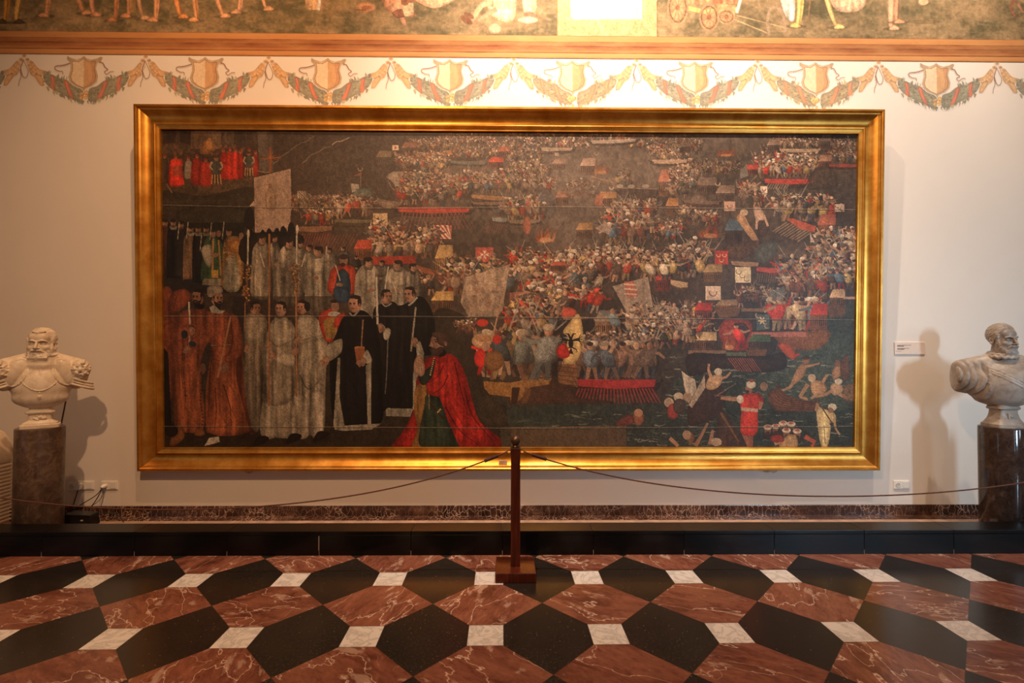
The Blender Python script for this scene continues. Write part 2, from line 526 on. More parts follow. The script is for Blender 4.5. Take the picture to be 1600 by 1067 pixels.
# hanging battens reaching the wall behind the top edge
for wx in (-2.4, 0.0, 2.4):
    bm = bmesh.new(); box(bm, wx - .05, wx + .05, 0.114, 0.20, FH - .45, FH - .38)
    obj('hanging_batten', bm, M_WEDGE, pic)

# ================================================================ pedestals
def mat_ped(name, dark, mid, light, rough):
    k = NT(name)
    co = k.coord()
    n = k.noise(co, 10.0, 6, 0.7, 0.5)
    c = k.ramp(n, [(0.3, dark), (0.5, mid), (0.72, light)])
    n2 = k.noise(co, 42.0, 4, 0.7)
    c = k.mix(k.ramp(n2, [(0.5, 0.0), (0.72, 0.6)]), c, dark)
    v = k.math('ABSOLUTE', k.math('SUBTRACT', k.noise(co, 3.0, 4, 0.6, 0.8), 0.5))
    c = k.mix(k.ramp(v, [(0.0, 0.5), (0.012, 0.0)]), c, light)
    k.set(col=c, rough=rough)
    return k.m
def pedestal(x, y, h, m, mb, label):
    t = thing('round_pedestal', (x, y, 0), label, 'pedestal', 'column pedestals under the busts')
    bm = bmesh.new()
    lathe(bm, [(0, .05), (0.160, .05), (0.166, 0.062), (0.164, h - .012), (0.161, h - .004), (0.155, h), (0, h)], 96)
    obj('shaft', bm, m, t, smooth=True, angle=30)
    bm = bmesh.new()
    lathe(bm, [(0, 0), (0.186, 0), (0.189, 0.012), (0.186, 0.028), (0.176, 0.04), (0.168, 0.05), (0, .05)], 96)
    obj('foot', bm, mb, t, smooth=True, angle=35)
    return t
M_FOOT = mat_ped('pale_foot_marble', rgb(112, 84, 64), rgb(168, 138, 112), rgb(206, 180, 152), 0.35)
pedestal(-4.034, 4.30, 0.957, mat_ped('grey_brown_marble', rgb(54, 41, 33), rgb(92, 73, 60), rgb(128, 107, 90), 0.34), M_FOOT, 'mottled grey brown stone column pedestal left of the painting')
pedestal(4.392, 4.30, 0.961, mat_ped('dark_polished_marble', rgb(34, 26, 22), rgb(60, 47, 41), rgb(86, 70, 61), 0.10), M_FOOT, 'dark polished brown marble column pedestal right of the painting')

# ================================================================ barrier posts and cords
k = NT('dark_red_wood')
_g = k.noise(k.mapping(k.coord(), scale=(14, 14, 1.2)), 4.0, 5, 0.6, 0.4)
k.set(col=k.ramp(_g, [(0.3, rgb(52, 19, 12)), (0.6, rgb(88, 36, 21)), (0.8, rgb(108, 48, 28))]), rough=0.28)
M_POST = k.m
M_BRASS = plain('aged_bronze', rgb(96, 70, 52), 0.35, 0.6)
M_CORD = plain('brown_cord', rgb(92, 56, 40), 0.75)
M_WRAP = plain('brown_binding', rgb(72, 42, 32), 0.7)
POST_Y = 3.59
def post(x, label, group=None):
    t = thing('barrier_post', (x, POST_Y, 0), label, 'barrier post', group)
    bm = bmesh.new(); box(bm, -.143, .143, -.143, .143, 0.0, 0.068, 0.006, 2); obj('base', bm, M_POST, t)
    bm = bmesh.new(); box(bm, -.034, .034, -.034, .034, 0.068, 0.905, 0.004, 2); obj('shaft', bm, M_POST, t)
    bm = bmesh.new(); box(bm, -.037, .037, -.037, .037, 0.905, 0.917, 0.003, 2); lathe(bm, [(0, .917), (.025, .917), (.028, .922), (.021, .929), (.019, .934), (0, .934)], 32)
    obj('collar', bm, M_BRASS, t, smooth=True, angle=35)
    bm = bmesh.new(); lathe(bm, [(0, .930)] + [(.0365 * math.sin(a), .966 - .0365 * math.cos(a)) for a in [math.pi * q / 16 for q in range(1, 16)]] + [(0, 1.0025)], 40)
    obj('ball_finial', bm, M_BRASS, t, smooth=True)
    for s in (-1, 1):
        bm = bmesh.new()
        tube(bm, [(s * (.034 + .014 + .014 * math.cos(a)), 0, .885 + .014 * math.sin(a)) for a in [2 * math.pi * q / 16 for q in range(17)]], .003, 6)
        obj('ring_hook', bm, M_BRASS, t, smooth=True)
    return t
PXC = 0.0675
post(PXC, 'dark red wooden post with ball finial standing before the painting')
PXL, PXR = -4.90, 4.80
post(PXL, 'dark red wooden post at the far left end of the cord', None)
post(PXR, 'dark red wooden post at the far right end of the cord', None)

def cord(xa, xb, sag, label, z0=0.885):
    t = thing('safety_rope', ((xa + xb) / 2, POST_Y, 0), label, 'rope')
    cx = (xa + xb) / 2
    def pt(f):
        x = xa + (xb - xa) * f
        kk = 2.6
        c = (math.cosh(kk * (2 * f - 1)) - 1) / (math.cosh(kk) - 1)
        c = 0.55 * c + 0.45 * (2 * f - 1) ** 2
        return Vector((x - cx, 0, z0 - sag + sag * c))
    bm = bmesh.new(); tube(bm, [pt(i / 120) for i in range(121)], .0052, 8)
    obj('rope', bm, M_CORD, t, smooth=True)
    L = xb - xa
    for f0, f1 in ((0.06 / L, 0.165 / L), (1 - 0.165 / L, 1 - 0.06 / L)):
        bm = bmesh.new()
        pts, rr = [], []
        for i in range(49):
            f = f0 + (f1 - f0) * i / 48
            pts.append(pt(f)); rr.append(0.0125 + 0.0025 * math.sin(i * math.pi / 2.4) - (0.005 if i in (0, 48) else 0))
        tube(bm, pts, rr, 10)
        obj('cord_binding', bm, M_WRAP, t, smooth=True)
    return t
cord(PXL + .062, PXC - .062, 0.415, 'thin brown cord hanging from the post towards the left bust')
cord(PXC + .062, PXR - .062, 0.328, 'thin brown cord hanging from the post towards the right bust')

# ================================================================ sockets, plugs, cables
M_WHITE = plain('white_plastic', rgb(232, 226, 214), 0.4, var=0.01)
M_SLOT = plain('socket_recess', rgb(206, 198, 186), 0.5, var=0.01)
M_HOLE = plain('dark_pin_hole', rgb(30, 26, 24), 0.7)
M_CABLE = plain('black_cable_rubber', rgb(20, 18, 17), 0.55)
def socket_plate(x, z, kinds, label):
    n = len(kinds); w = 0.076
    t = thing('wall_socket', (x, YW, z), label, 'wall socket', 'white wall sockets')
    bm = bmesh.new(); box(bm, -w * n / 2 - .003, w * n / 2 + .003, -0.010, 0.0, -.041, .041, .004, 2); obj('cover_plate', bm, M_WHITE, t)
    for i, kd in enumerate(kinds):
        cx = (i - (n - 1) / 2) * w
        if kd == 's':
            bm = bmesh.new()
            ring = [(0.0, -.0125), (.018, -.0125), (.0195, -.014), (.023, -.014), (.025, -.010)]
            n_ = 32; rings = []
            for r, y in ring:
                rings.append([bm.verts.new((cx + r * math.cos(2 * math.pi * q / n_), y, r * math.sin(2 * math.pi * q / n_))) for q in range(n_)] if r > 0 else [bm.verts.new((cx, y, 0))])
            for A, B in zip(rings, rings[1:]):
                for q in range(n_):
                    q2 = (q + 1) % n_
                    bm.faces.new((A[0], B[q], B[q2]) if len(A) == 1 else (A[q], B[q], B[q2], A[q2]))
            ou = obj('outlet', bm, M_SLOT, t, smooth=True, angle=40)
            for s in (-1, 1):
                bm = bmesh.new(); box(bm, cx + s * .0095 - .0022, cx + s * .0095 + .0022, -.0132, -.0126, -.0022, .0022); obj('pin_hole', bm, M_HOLE, ou)
        else:
            bm = bmesh.new(); box(bm, cx - .027, cx + .027, -.0135, -.0100, -.030, .030, .002, 2); obj('rocker', bm, M_WHITE, t)
    return t
socket_plate(-4.231, 0.296, 's', 'white single socket half hidden behind the left pedestal')
socket_plate(-4.095, 0.305, 'sr', 'white double socket nearer the left pedestal, slanted plug in it')
socket_plate(-3.868, 0.305, 'sr', 'white double socket nearer the frame, round plug with two cables')
socket_plate(3.922, 0.300, 'sr', 'white double socket right of the painting, no plug in it')

t = thing('power_plug', (-4.134, YW - .014, .305), 'white slanted plug in the socket nearer the left pedestal', 'plug', 'plugs beside the left pedestal')
bm = bmesh.new()
v = []
for (x, y, z) in ((-.034, 0, -.03), (.014, 0, -.03), (.024, 0, .03), (-.012, 0, .03), (-.030, -.035, -.034), (.008, -.035, -.034), (.018, -.028, .022), (-.010, -.028, .022)):
    v.append(bm.verts.new((x, y, z)))
for q in ((3, 2, 1, 0), (4, 5, 6, 7), (0, 1, 5, 4), (1, 2, 6, 5), (2, 3, 7, 6), (3, 0, 4, 7)):
    bm.faces.new([v[i] for i in q])
bmesh.ops.bevel(bm, geom=list(bm.edges), offset=.004, segments=2, affect='EDGES')
obj('plug_body', bm, M_WHITE, t)
def bez(p, n=24):
    p = [Vector(q) for q in p]; out = []
    for i in range(n + 1):
        u = i / n; q = [x.copy() for x in p]
        while len(q) > 1:
            q = [a.lerp(b, u) for a, b in zip(q, q[1:])]
        out.append(q[0])
    return out
def rel(pts, o):
    return [Vector(p) - Vector(o) for p in pts]
o1 = (-4.134, YW - .014, .305)
bm = bmesh.new(); tube(bm, bez(rel([(-4.148, 4.818, 0.280), (-4.159, 4.805, 0.176), (-4.190, 4.798, 0.088), (-4.210, 4.808, 0.044), (-4.220, 4.810, 0.019)], o1)), .004, 8); obj('cable', bm, M_CABLE, t, smooth=True)
o2 = (-3.907, YW - .014, .305)
t = thing('power_plug', o2, 'white round plug with two black cables in the socket nearer the frame', 'plug', 'plugs beside the left pedestal')
bm = bmesh.new()
tube(bm, [(0, y, -.004 - q) for y, q in ((0, 0), (-.012, 0), (-.02, .001), (-.034, .005), (-.040, .008))], [.022, .022, .020, .016, .009], 24); obj('plug_body', bm, M_WHITE, t, smooth=True, angle=40)
bm = bmesh.new(); tube(bm, bez(rel([(-3.911, 4.802, 0.286), (-3.921, 4.775, 0.202), (-4.055, 4.785, 0.176), (-4.148, 4.795, 0.114), (-4.200, 4.805, 0.053), (-4.210, 4.805, 0.019)], o2)), .004, 8); obj('cable', bm, M_CABLE, t, smooth=True)
bm = bmesh.new(); tube(bm, bez(rel([(-3.903, 4.802, 0.286), (-3.890, 4.740, 0.211), (-3.952, 4.720, 0.106), (-3.973, 4.680, 0.066)], o2)), .004, 8); obj('cable', bm, M_CABLE, t, smooth=True)
t = thing('power_adapter', (-3.90, 4.575, 0), 'black box adapter lying on the floor beside the left pedestal', 'power adapter', None, rz=0.12)
bm = bmesh.new(); box(bm, -.12, .12, -.06, .06, 0.0, 0.128, .008, 2)
for v_ in bm.verts:
    if v_.co.z > .09: v_.co.z -= .02 * (v_.co.x + .12) / .24 - .01; v_.co.x *= .86
obj('housing', bm, plain('black_plastic', rgb(22, 20, 19), 0.35), t)
bm = bmesh.new(); box(bm, .03, .052, -.064, -.0595, 0.070, 0.082, .001, 1); obj('indicator_lamp', bm, plain('clear_lamp_plastic', rgb(170, 164, 156), 0.2), t)
bm = bmesh.new(); tube(bm, bez([(.10, 0, .08), (.2, .03, .14), (.29, .05, .10), (.33, .04, .01)]), .004, 8); obj('cable', bm, M_CABLE, t, smooth=True)

# ================================================================ museum label on the wall
t = thing('museum_label', (4.023, YW, 1.655), 'pale printed museum label on the wall right of the painting', 'label')
bm = bmesh.new(); box(bm, -.152, .152, -.008, 0, -.061, .061, .001, 1); obj('board', bm, plain('cream_label_card', rgb(226, 206, 188), 0.5, var=0.01), t)
M_INK = plain('brown_print', rgb(92, 66, 50), 0.7, var=0.02)
bm = bmesh.new()
random.seed(5)
for (x0, x1, z, h) in ((-.124, .014, .031, .004), (-.124, -.058, .021, .009), (-.124, -.002, -.001, .004), (-.124, -.055, -.010, .009), (-.140, -.085, -.031, .003)):
    x = x0
    while x < x1:
        w = random.uniform(.006, .016); w = min(w, x1 - x)
        box(bm, x, x + w, -.0086, -.0079, z - h / 2, z + h / 2)
        x += w + .0028
obj('print', bm, M_INK, t)

# ================================================================ ribbed appliance at the left edge
t = thing('dehumidifier', (-4.685, 4.40, 0), 'pale appliance with ribbed sides standing on the floor at left edge', 'dehumidifier')
M_BEI = plain('beige_enamel', rgb(206, 184, 158), 0.45, var=0.02)
bm = bmesh.new(); box(bm, -.155, .155, -.16, .16, 0.03, 0.60, .02, 3); obj('housing', bm, M_BEI, t, smooth=True, angle=50)
bm = bmesh.new(); 
prof = [(-.155, .60), (.155, .60), (.165, .62), (.165, .70), (.155, .76), (.13, .82), (.085, .875), (.03, .90), (-.03, .90), (-.085, .875), (-.13, .82), (-.155, .76), (-.165, .70), (-.165, .62)]
A = [bm.verts.new((x, -.165, z)) for x, z in prof]; B = [bm.verts.new((x, .165, z)) for x, z in prof]
bm.faces.new(A); bm.faces.new(B[::-1])
for i in range(len(prof)):
    j = (i + 1) % len(prof); bm.faces.new((A[i], B[i], B[j], A[j]))
bmesh.ops.bevel(bm, geom=[e for e in bm.edges if abs(e.verts[0].co.y - e.verts[1].co.y) < .01], offset=.012, segments=2, affect='EDGES')
obj('hood', bm, M_BEI, t, smooth=True, angle=50)
for i in range(16):
    z = .075 + i * .033
    bm = bmesh.new(); box(bm, -.166, .166, -.171, .171, z, z + .017, .005, 2); obj('rib', bm, M_BEI, t, smooth=True, angle=50)
for sx in (-1, 1):
    for sy2 in (-1, 1):
        bm = bmesh.new(); lathe(bm, [(0, 0), (.018, 0), (.02, .004), (.02, .03), (0, .03)], 20, sx * .12, sy2 * .12); obj('foot', bm, M_CABLE, t, smooth=True, angle=40)
# ================================================================ marble busts, carved as distance fields
def surface_nets(F, org, h):
    ins = F < 0
    nx, ny, nz = F.shape
    cnt = np.zeros((nx - 1, ny - 1, nz - 1), np.float32)
    acc = np.zeros((nx - 1, ny - 1, nz - 1, 3), np.float32)
    C = [(i, j, k) for i in (0, 1) for j in (0, 1) for k in (0, 1)]
    def sub(A, c):
        return A[c[0]:nx - 1 + c[0], c[1]:ny - 1 + c[1], c[2]:nz - 1 + c[2]]
    for a in C:
        for ax in range(3):
            if a[ax]:
                continue
            b = list(a); b[ax] = 1
            fa, fb = sub(F, a), sub(F, b)
            cr = (fa < 0) != (fb < 0)
            t = np.where(cr, fa / np.where(cr, fa - fb, 1), 0).astype(np.float32)
            cnt += cr
            for q in range(3):
                acc[..., q] += np.where(cr, a[q] + (t if q == ax else 0), 0)
    act = cnt > 0
    idx = -np.ones(act.shape, np.int64)
    ii = np.argwhere(act)
    idx[act] = np.arange(len(ii))
    V = (acc[act] / cnt[act][:, None] + ii) * h + np.array(org)
    Q = []
    for ax in range(3):
        a0 = [slice(None)] * 3; a1 = [slice(None)] * 3
        a0[ax] = slice(0, -1); a1[ax] = slice(1, None)
        s0 = ins[tuple(a0)]; s1 = ins[tuple(a1)]
        cr = np.argwhere(s0 != s1)
        o1, o2 = [(1, 2), (2, 0), (0, 1)][ax]
        ok = (cr[:, o1] > 0) & (cr[:, o2] > 0) & (cr[:, o1] < F.shape[o1] - 1) & (cr[:, o2] < F.shape[o2] - 1)
        cr = cr[ok]
        flip = s0[tuple(cr.T)]
        def at(d1, d2):
            c = cr.copy(); c[:, o1] -= d1; c[:, o2] -= d2
            return idx[tuple(c.T)]
        q = np.stack([at(1, 1), at(0, 1), at(0, 0), at(1, 0)], 1)
        q[~flip] = q[~flip][:, ::-1]
        Q.append(q)
    return V, np.concatenate(Q)

class Field:
    """a distance field on a voxel grid, shapes added with smooth unions"""
    def __init__(self, lo, hi, h):
        self.h = h
        self.lo = np.array(lo, float)
        n = [int((b - a) / h) + 2 for a, b in zip(lo, hi)]
        self.ax = [self.lo[i] + h * np.arange(n[i]) for i in range(3)]
        self.F = np.full(n, 1.0, np.float32)
    def view(self, lo, hi):
        s = tuple(slice(max(0, int((lo[i] - self.lo[i]) / self.h)), max(1, int((hi[i] - self.lo[i]) / self.h) + 2)) for i in range(3))
        X, Y, Z = np.meshgrid(self.ax[0][s[0]], self.ax[1][s[1]], self.ax[2][s[2]], indexing='ij', sparse=True)
        return s, X, Y, Z
    def put(self, s, d, k, mode='u'):
        a = self.F[s]
        if mode == 's':
            d = -d
            hh = np.clip(0.5 - 0.5 * (a - d) / k, 0, 1) if k > 0 else (d > a).astype(float)
            self.F[s] = a * (1 - hh) + d * hh + (k * hh * (1 - hh) if k > 0 else 0)
        elif k <= 0:
            self.F[s] = np.minimum(a, d)
        else:
            hh = np.clip(0.5 + 0.5 * (a - d) / k, 0, 1)
            self.F[s] = a * (1 - hh) + d * hh - k * hh * (1 - hh)
    def ell(self, c, r, k=0.01, mode='u', rot=None, disp=None):
        R = max(r) + k * 2 + 0.02
        s, X, Y, Z = self.view([c[i] - R for i in range(3)], [c[i] + R for i in range(3)])
        x, y, z = X - c[0], Y - c[1], Z - c[2]
        if rot is not None:
            Rm = np.array(rot.to_matrix() if hasattr(rot, 'to_matrix') else rot)
            x, y, z = (Rm[0, 0] * x + Rm[1, 0] * y + Rm[2, 0] * z, Rm[0, 1] * x + Rm[1, 1] * y + Rm[2, 1] * z, Rm[0, 2] * x + Rm[1, 2] * y + Rm[2, 2] * z)
        q = np.sqrt((x / r[0]) ** 2 + (y / r[1]) ** 2 + (z / r[2]) ** 2)
        q2 = np.sqrt((x / r[0] ** 2) ** 2 + (y / r[1] ** 2) ** 2 + (z / r[2] ** 2) ** 2) + 1e-6
        d = q * (q - 1) / q2
        if disp is not None:
            d = d + disp(X, Y, Z)
        self.put(s, d, k, mode)
    def cap(self, a, b, ra, rb, k=0.01, mode='u'):
        a, b = np.array(a, float), np.array(b, float)
        R = max(ra, rb) + 2 * k + 0.01
        s, X, Y, Z = self.view(np.minimum(a, b) - R, np.maximum(a, b) + R)
        d = b - a
        t = np.clip(((X - a[0]) * d[0] + (Y - a[1]) * d[1] + (Z - a[2]) * d[2]) / max(1e-9, d @ d), 0, 1)
        q = np.sqrt((X - a[0] - t * d[0]) ** 2 + (Y - a[1] - t * d[1]) ** 2 + (Z - a[2] - t * d[2]) ** 2) - (ra + (rb - ra) * t)
        self.put(s, q, k, mode)
    def chain(self, pts, r, k=0.006, mode='u'):
        for i, (p, q) in enumerate(zip(pts, pts[1:])):
            ra = r[i] if isinstance(r, (list, tuple)) else r
            rb = r[i + 1] if isinstance(r, (list, tuple)) else r
            self.cap(p, q, ra, rb, k, mode)
    def cut(self, n, off, k=0.004):
        """keep the half space n.p <= off"""
        X, Y, Z = np.meshgrid(*self.ax, indexing='ij', sparse=True)
        d = (n[0] * X + n[1] * Y + n[2] * Z - off)
        hh = np.clip(0.5 + 0.5 * (d - self.F) / k, 0, 1)
        self.F = (self.F * (1 - hh) + d * hh + k * hh * (1 - hh)).astype(np.float32)
    def displace(self, fn, lo, hi):
        s, X, Y, Z = self.view(lo, hi)
        self.F[s] = self.F[s] + fn(X, Y, Z)
    def mesh(self, name, m, parent):
        V, Q = surface_nets(self.F, self.lo, self.h)
        me = bpy.data.meshes.new(name)
        me.from_pydata(V.tolist(), [], Q.tolist())
        me.polygons.foreach_set('use_smooth', np.ones(len(me.polygons), bool))
        me.update()
        return link_mesh(name, me, m, parent)

def on_surface(F, x, z, y_from=-0.4):
    """front surface depth (local y) of the field at x,z"""
    i = int(round((x - F.lo[0]) / F.h)); k = int(round((z - F.lo[2]) / F.h))
    col = F.F[i, :, k]
    j = np.argmax(col < 0)
    return F.lo[1] + F.h * j

def mat_marble(name, base, dirt, amount):
    k = NT(name)
    co = k.coord()
    n = k.noise(co, 6.0, 6, 0.65, 0.6)
    n2 = k.noise(co, 36.0, 5, 0.65)
    v = k.math('ABSOLUTE', k.math('SUBTRACT', k.noise(co, 3.2, 5, 0.6, 1.2), 0.5))
    c = k.mix(k.ramp(n, [(0.42, 0.0), (0.75, amount)]), base, dirt)
    c = k.mix(k.ramp(v, [(0.0, 0.25), (0.03, 0.0)]), c, dirt)
    c = k.mix(k.ramp(n2, [(0.6, 0.0), (0.8, amount * 0.5)]), c, dirt)
    k.set(col=c, rough=0.42, spec=0.4)
    k.b.inputs['Subsurface Weight'].default_value = 0.0
    return k.m

def head(F, hz, turn, beard, hair_h, sx=1.0):
    """face towards -y; hz = eye line height; turn = yaw of the head"""
    ct, st = math.cos(turn), math.sin(turn)
    Rz = Matrix(((ct, -st, 0), (st, ct, 0), (0, 0, 1)))
    def P(x, y, z):
        x = x * sx
        return (x * ct - y * st, x * st + y * ct, hz + z)
    def E(c, r, k=0.01, mode='u', disp=None, rx=0):
        R = Rz @ Matrix.Rotation(rx, 3, 'X') if rx else Rz
        F.ell(P(*c), (r[0] * sx, r[1], r[2]), k, mode, R, disp)
    E((0, 0.008, 0.045), (0.083, 0.096, 0.098))                 # skull
    E((0, -0.030, -0.035), (0.069, 0.072, 0.100), 0.03)         # face
    E((0, -0.045, -0.095), (0.050, 0.045, 0.036), 0.03)         # jaw
    E((0, -0.060, 0.052), (0.062, 0.036, 0.040), 0.02)          # forehead
    for s in (-1, 1):
        E((s * .034, -.087, .001), (.0215, .018, .015), 0.010, 's')       # eye sockets
        E((s * .034, -.076, -.001), (.0155, .0155, .0115), 0.003)         # eyeballs
        F.chain([P(s * .017, -.092, .002), P(s * .034, -.0945, .0085), P(s * .052, -.083, .002)], .0034, .003)  # upper lid
        F.chain([P(s * .018, -.090, -.004), P(s * .034, -.0915, -.0105), P(s * .051, -.081, -.004)], .0028, .003)
        F.chain([P(s * .010, -.100, .018), P(s * .034, -.100, .026), P(s * .060, -.080, .018)], [.006, .0065, .005], .008)  # brow
        E((s * .046, -.068, -.036), (.022, .022, .018), 0.02)             # cheekbone
        E((s * .085, .012, -.012), (.010, .021, .033), 0.006, rx=-0.2)    # ear
        E((s * .092, .008, -.010), (.006, .011, .018), 0.004, 's')
        E((s * .087, .006, -.036), (.008, .009, .010), 0.004)
    F.chain([P(0, -.100, .012), P(0, -.116, -.020), P(0, -.126, -.038)], [.0085, .0095, .0125], .008)   # nose
    for s in (-1, 1):
        E((s * .0125, -.110, -.041), (.0085, .011, .008), 0.005)
        E((s * .008, -.118, -.050), (.004, .006, .003), 0.002, 's')
    # mouth
    E((0, -.098, -.073), (.026, .014, .0065), 0.005)
    E((0, -.112, -.0665), (.024, .006, .0025), 0.003, 's')
    E((0, -.100, -.061), (.022, .011, .005), 0.005)
    def curl(f, a):
        def g(X, Y, Z):
            return a * (np.sin(f * X + 9 * np.sin(f * .21 * Z)) * np.sin(f * .8 * Z + 3 * np.sin(f * .3 * X)) + 0.5 * np.sin(1.7 * f * Y + f * Z))
        return g
    # hair cap
    E((0, 0.014, 0.050 + hair_h * .2), (0.089 + hair_h * .4, 0.101 + hair_h * .4, 0.095 + hair_h), 0.004, disp=lambda X, Y, Z: curl(150, .0022 if beard > .02 else .0016)(X, Y, Z) + np.clip(-.006 - ((Y * ct - X * st) * .794 + (Z - hz - .012) * .608), 0, 1) * 1.6)
    for s in (-1, 1):   # temples
        E((s * .079, -.020, .034), (.012, .024, .038), 0.008, disp=curl(170, .002))
        E((s * .0755, -.030, -.030), (.010, .018, .034), 0.008, disp=curl(170, .002))
    if beard > .02:
        F.chain([P(-.040, -.066, .108), P(-.02, -.078, .100), P(-.004, -.083, .093), P(.018, -.077, .101), P(.040, -.066, .108)], .0075, .008)
    ca = 1.0 if beard > .02 else .45
    if beard > 0:
        L = beard
        E((0, -.058, -.105 - L * .25), (.064, .052, .040 + L * .55), 0.012, disp=curl(165, .0034 * ca))
        for s in (-1, 1):
            E((s * .056, -.040, -.078), (.022, .036, .048), 0.012, disp=curl(165, .0034 * ca))
            F.chain([P(s * .003, -.116, -.060), P(s * .024, -.110, -.062), P(s * .044, -.088, -.080)], [.0065, .0085, .006], .004)
            for q in range(5):
                xx = s * (.008 + .011 * q)
                F.chain([P(xx, -.100 + .004 * q, -.098), P(xx * 1.08 + .003 * s, -.106 + .004 * q, -.118 - L * .2), P(xx * .95, -.098 + .004 * q, -.128 - L * .55)], [.0062 * ca, .0072 * ca, .0035 * ca], .004)
    else:
        E((0, -.088, -.104), (.024, .018, .016), 0.012)
    return P

def socle(name, m, parent, kind, sr=1.0, sz=1.0):
    bm = bmesh.new()
    if kind == 0:
        prof = [(.165, 0), (.165, .030), (.150, .036), (.146, .050), (.118, .066), (.100, .080), (.098, .135), (.104, .140), (.122, .150), (.126, .160), (.118, .172), (.098, .180), (.092, .200), (.100, .235), (.100, .26)]
    else:
        prof = [(.152, 0), (.152, .028), (.140, .036), (.128, .052), (.108, .085), (.096, .130), (.094, .165), (.108, .172), (.116, .182), (.116, .200), (.104, .210), (.098, .232), (.098, .26)]
    prof = [(r * sr, z * sz) for r, z in prof]
    # squarish plan with bevelled corners
    n = 48
    rings = []
    for r, z in prof:
        ring = []
        for q in range(n):
            a = 2 * math.pi * (q + .5) / n
            c, s = math.cos(a), math.sin(a)
            e = 7.0 if z < .14 + .03 * kind else 4.0
            rr = 1.0 / (abs(c) ** e + abs(s) ** e) ** (1 / e)
            dy = 0.78
            ring.append(bm.verts.new((r * rr * c, r * rr * s * dy, z)))
        rings.append(ring)
    for A, B in zip(rings, rings[1:]):
        for q in range(n):
            bm.faces.new((A[q], A[(q + 1) % n], B[(q + 1) % n], B[q]))
    bm.faces.new(rings[0][::-1]); bm.faces.new(rings[-1])
    return obj('socle', bm, m, parent, smooth=True, angle=32)

M_MARB_L = mat_marble('cream_marble', rgb(232, 218, 196), rgb(178, 150, 116), 0.7)
M_MARB_R = mat_marble('grey_marble', rgb(176, 163, 148), rgb(104, 88, 76), 0.85)

# ---- left bust: bearded man in parade armour
bl = thing('marble_bust', (-4.034, 4.30, 0.957), 'cream marble bust of a bearded man in armour on left pedestal', 'bust', None, rz=math.radians(38))
DZL, DZR = -.042, -.026
bl.scale = (.97, .97, .97)
socle('socle', M_MARB_L, bl, 0, .80, .86)
F = Field((-.40, -.26, .17), (.40, .26, .93), 0.004)
# torso
F.ell((0, .015, .42), (.205, .125, .215), 0.02)
F.ell((0, -.025, .40), (.175, .110, .185), 0.03)                # breastplate
F.ell((0, -.005, .30), (.185, .115, .085), 0.03)
for s in (-1, 1):
    F.cap((s * .06, .02, .650), (s * .215, .03, .592), .066, .068, 0.03)
    F.ell((s * .235, .012, .510), (.085, .090, .140), 0.02)      # upper arm
F.cap((0, .015, .56), (0, .008, .70), .082, .068, 0.03)          # neck
# lower edge of the cut torso, a shallow bowl
F.cut((0, 0, -1), -.205)
for s in (-1, 1):
    F.cut((s * .50, 0, -.866), s * 0 - .135, .012)
# pauldron plates with raised rims
for s in (-1, 1):
    F.ell((s * .160, -.038, .530), (.070, .054, .135), 0.003, rot=Matrix.Rotation(s * -.30, 3, 'Y'))
    rim = []
    for q in range(25):
        a = 2 * math.pi * q / 24
        x, z = .063 * math.cos(a), .122 * math.sin(a)
        c_, s_ = math.cos(s * .30), math.sin(s * .30)
        rim.append((s * .150 + x * c_ - z * s_, z * c_ + x * s_ + .530))
    F.chain([(s * .150 + (x - s * .150) * 1.14, on_surface(F, s * .150 + (x - s * .150) * 1.14, .530 + (z - .530) * 1.10) - .001, .530 + (z - .530) * 1.10) for x, z in rim], .006, .003, 's')
    F.chain([(x, on_surface(F, x, z) + .000, z) for x, z in rim], .0065, .003)
    # lion mask sleeve
    F.ell((s * .266, -.045, .552), (.070, .068, .094), 0.006)
    random.seed(11)
    for q in range(80):
        a = random.uniform(0, 2 * math.pi); rr = random.uniform(.45, 1.0)
        x = s * .266 + .064 * rr * math.cos(a); z = .552 + .088 * rr * math.sin(a)
        F.ell((x, on_surface(F, x, z) + .004, z), (random.uniform(.006, .0115),) * 3, .006)
    for ex in (-.02, .02):
        x = s * .262 + ex; F.ell((x, on_surface(F, x, .572) + .002, .572), (.009, .014, .008), .004, 's')
    F.ell((s * .262, on_surface(F, s * .262, .552) + .002, .549), (.012, .014, .018), .004)
    F.ell((s * .262, on_surface(F, s * .262, .523) + .006, .522), (.016, .014, .006), .003, 's')
    # bands of the sleeve
    for z, r in ((.452, .010), (.425, .007), (.400, .010)):
        F.chain([(s * .262 + (.088 + (.43 - z) * .12) * math.cos(a) * s, .010 - .088 * math.sin(a), z - s * .10 * math.cos(a) * s * .35) for a in [math.pi * q / 16 for q in range(17)]], r, .006)
# collar of the cuirass
F.cap((0, .020, .600), (0, .016, .742), .124, .088, .012)
for z, rx, ry, r in ((.690, .103, .100, .007), (.742, .090, .084, .008)):
    F.chain([(rx * math.cos(a), .010 + ry * math.sin(a), z - .012 * math.sin(-a)) for a in [2 * math.pi * q / 28 for q in range(29)]], r, .008)
# ridge, clasps
F.chain([(0, on_surface(F, 0, z) + .003, z) for z in (.60, .56, .52, .48)], .005, .004)
P = head(F, .785, math.radians(-16), 0.046, 0.002, 1.09)
F.mesh('carved_figure', M_MARB_L, bl).location.z = DZL
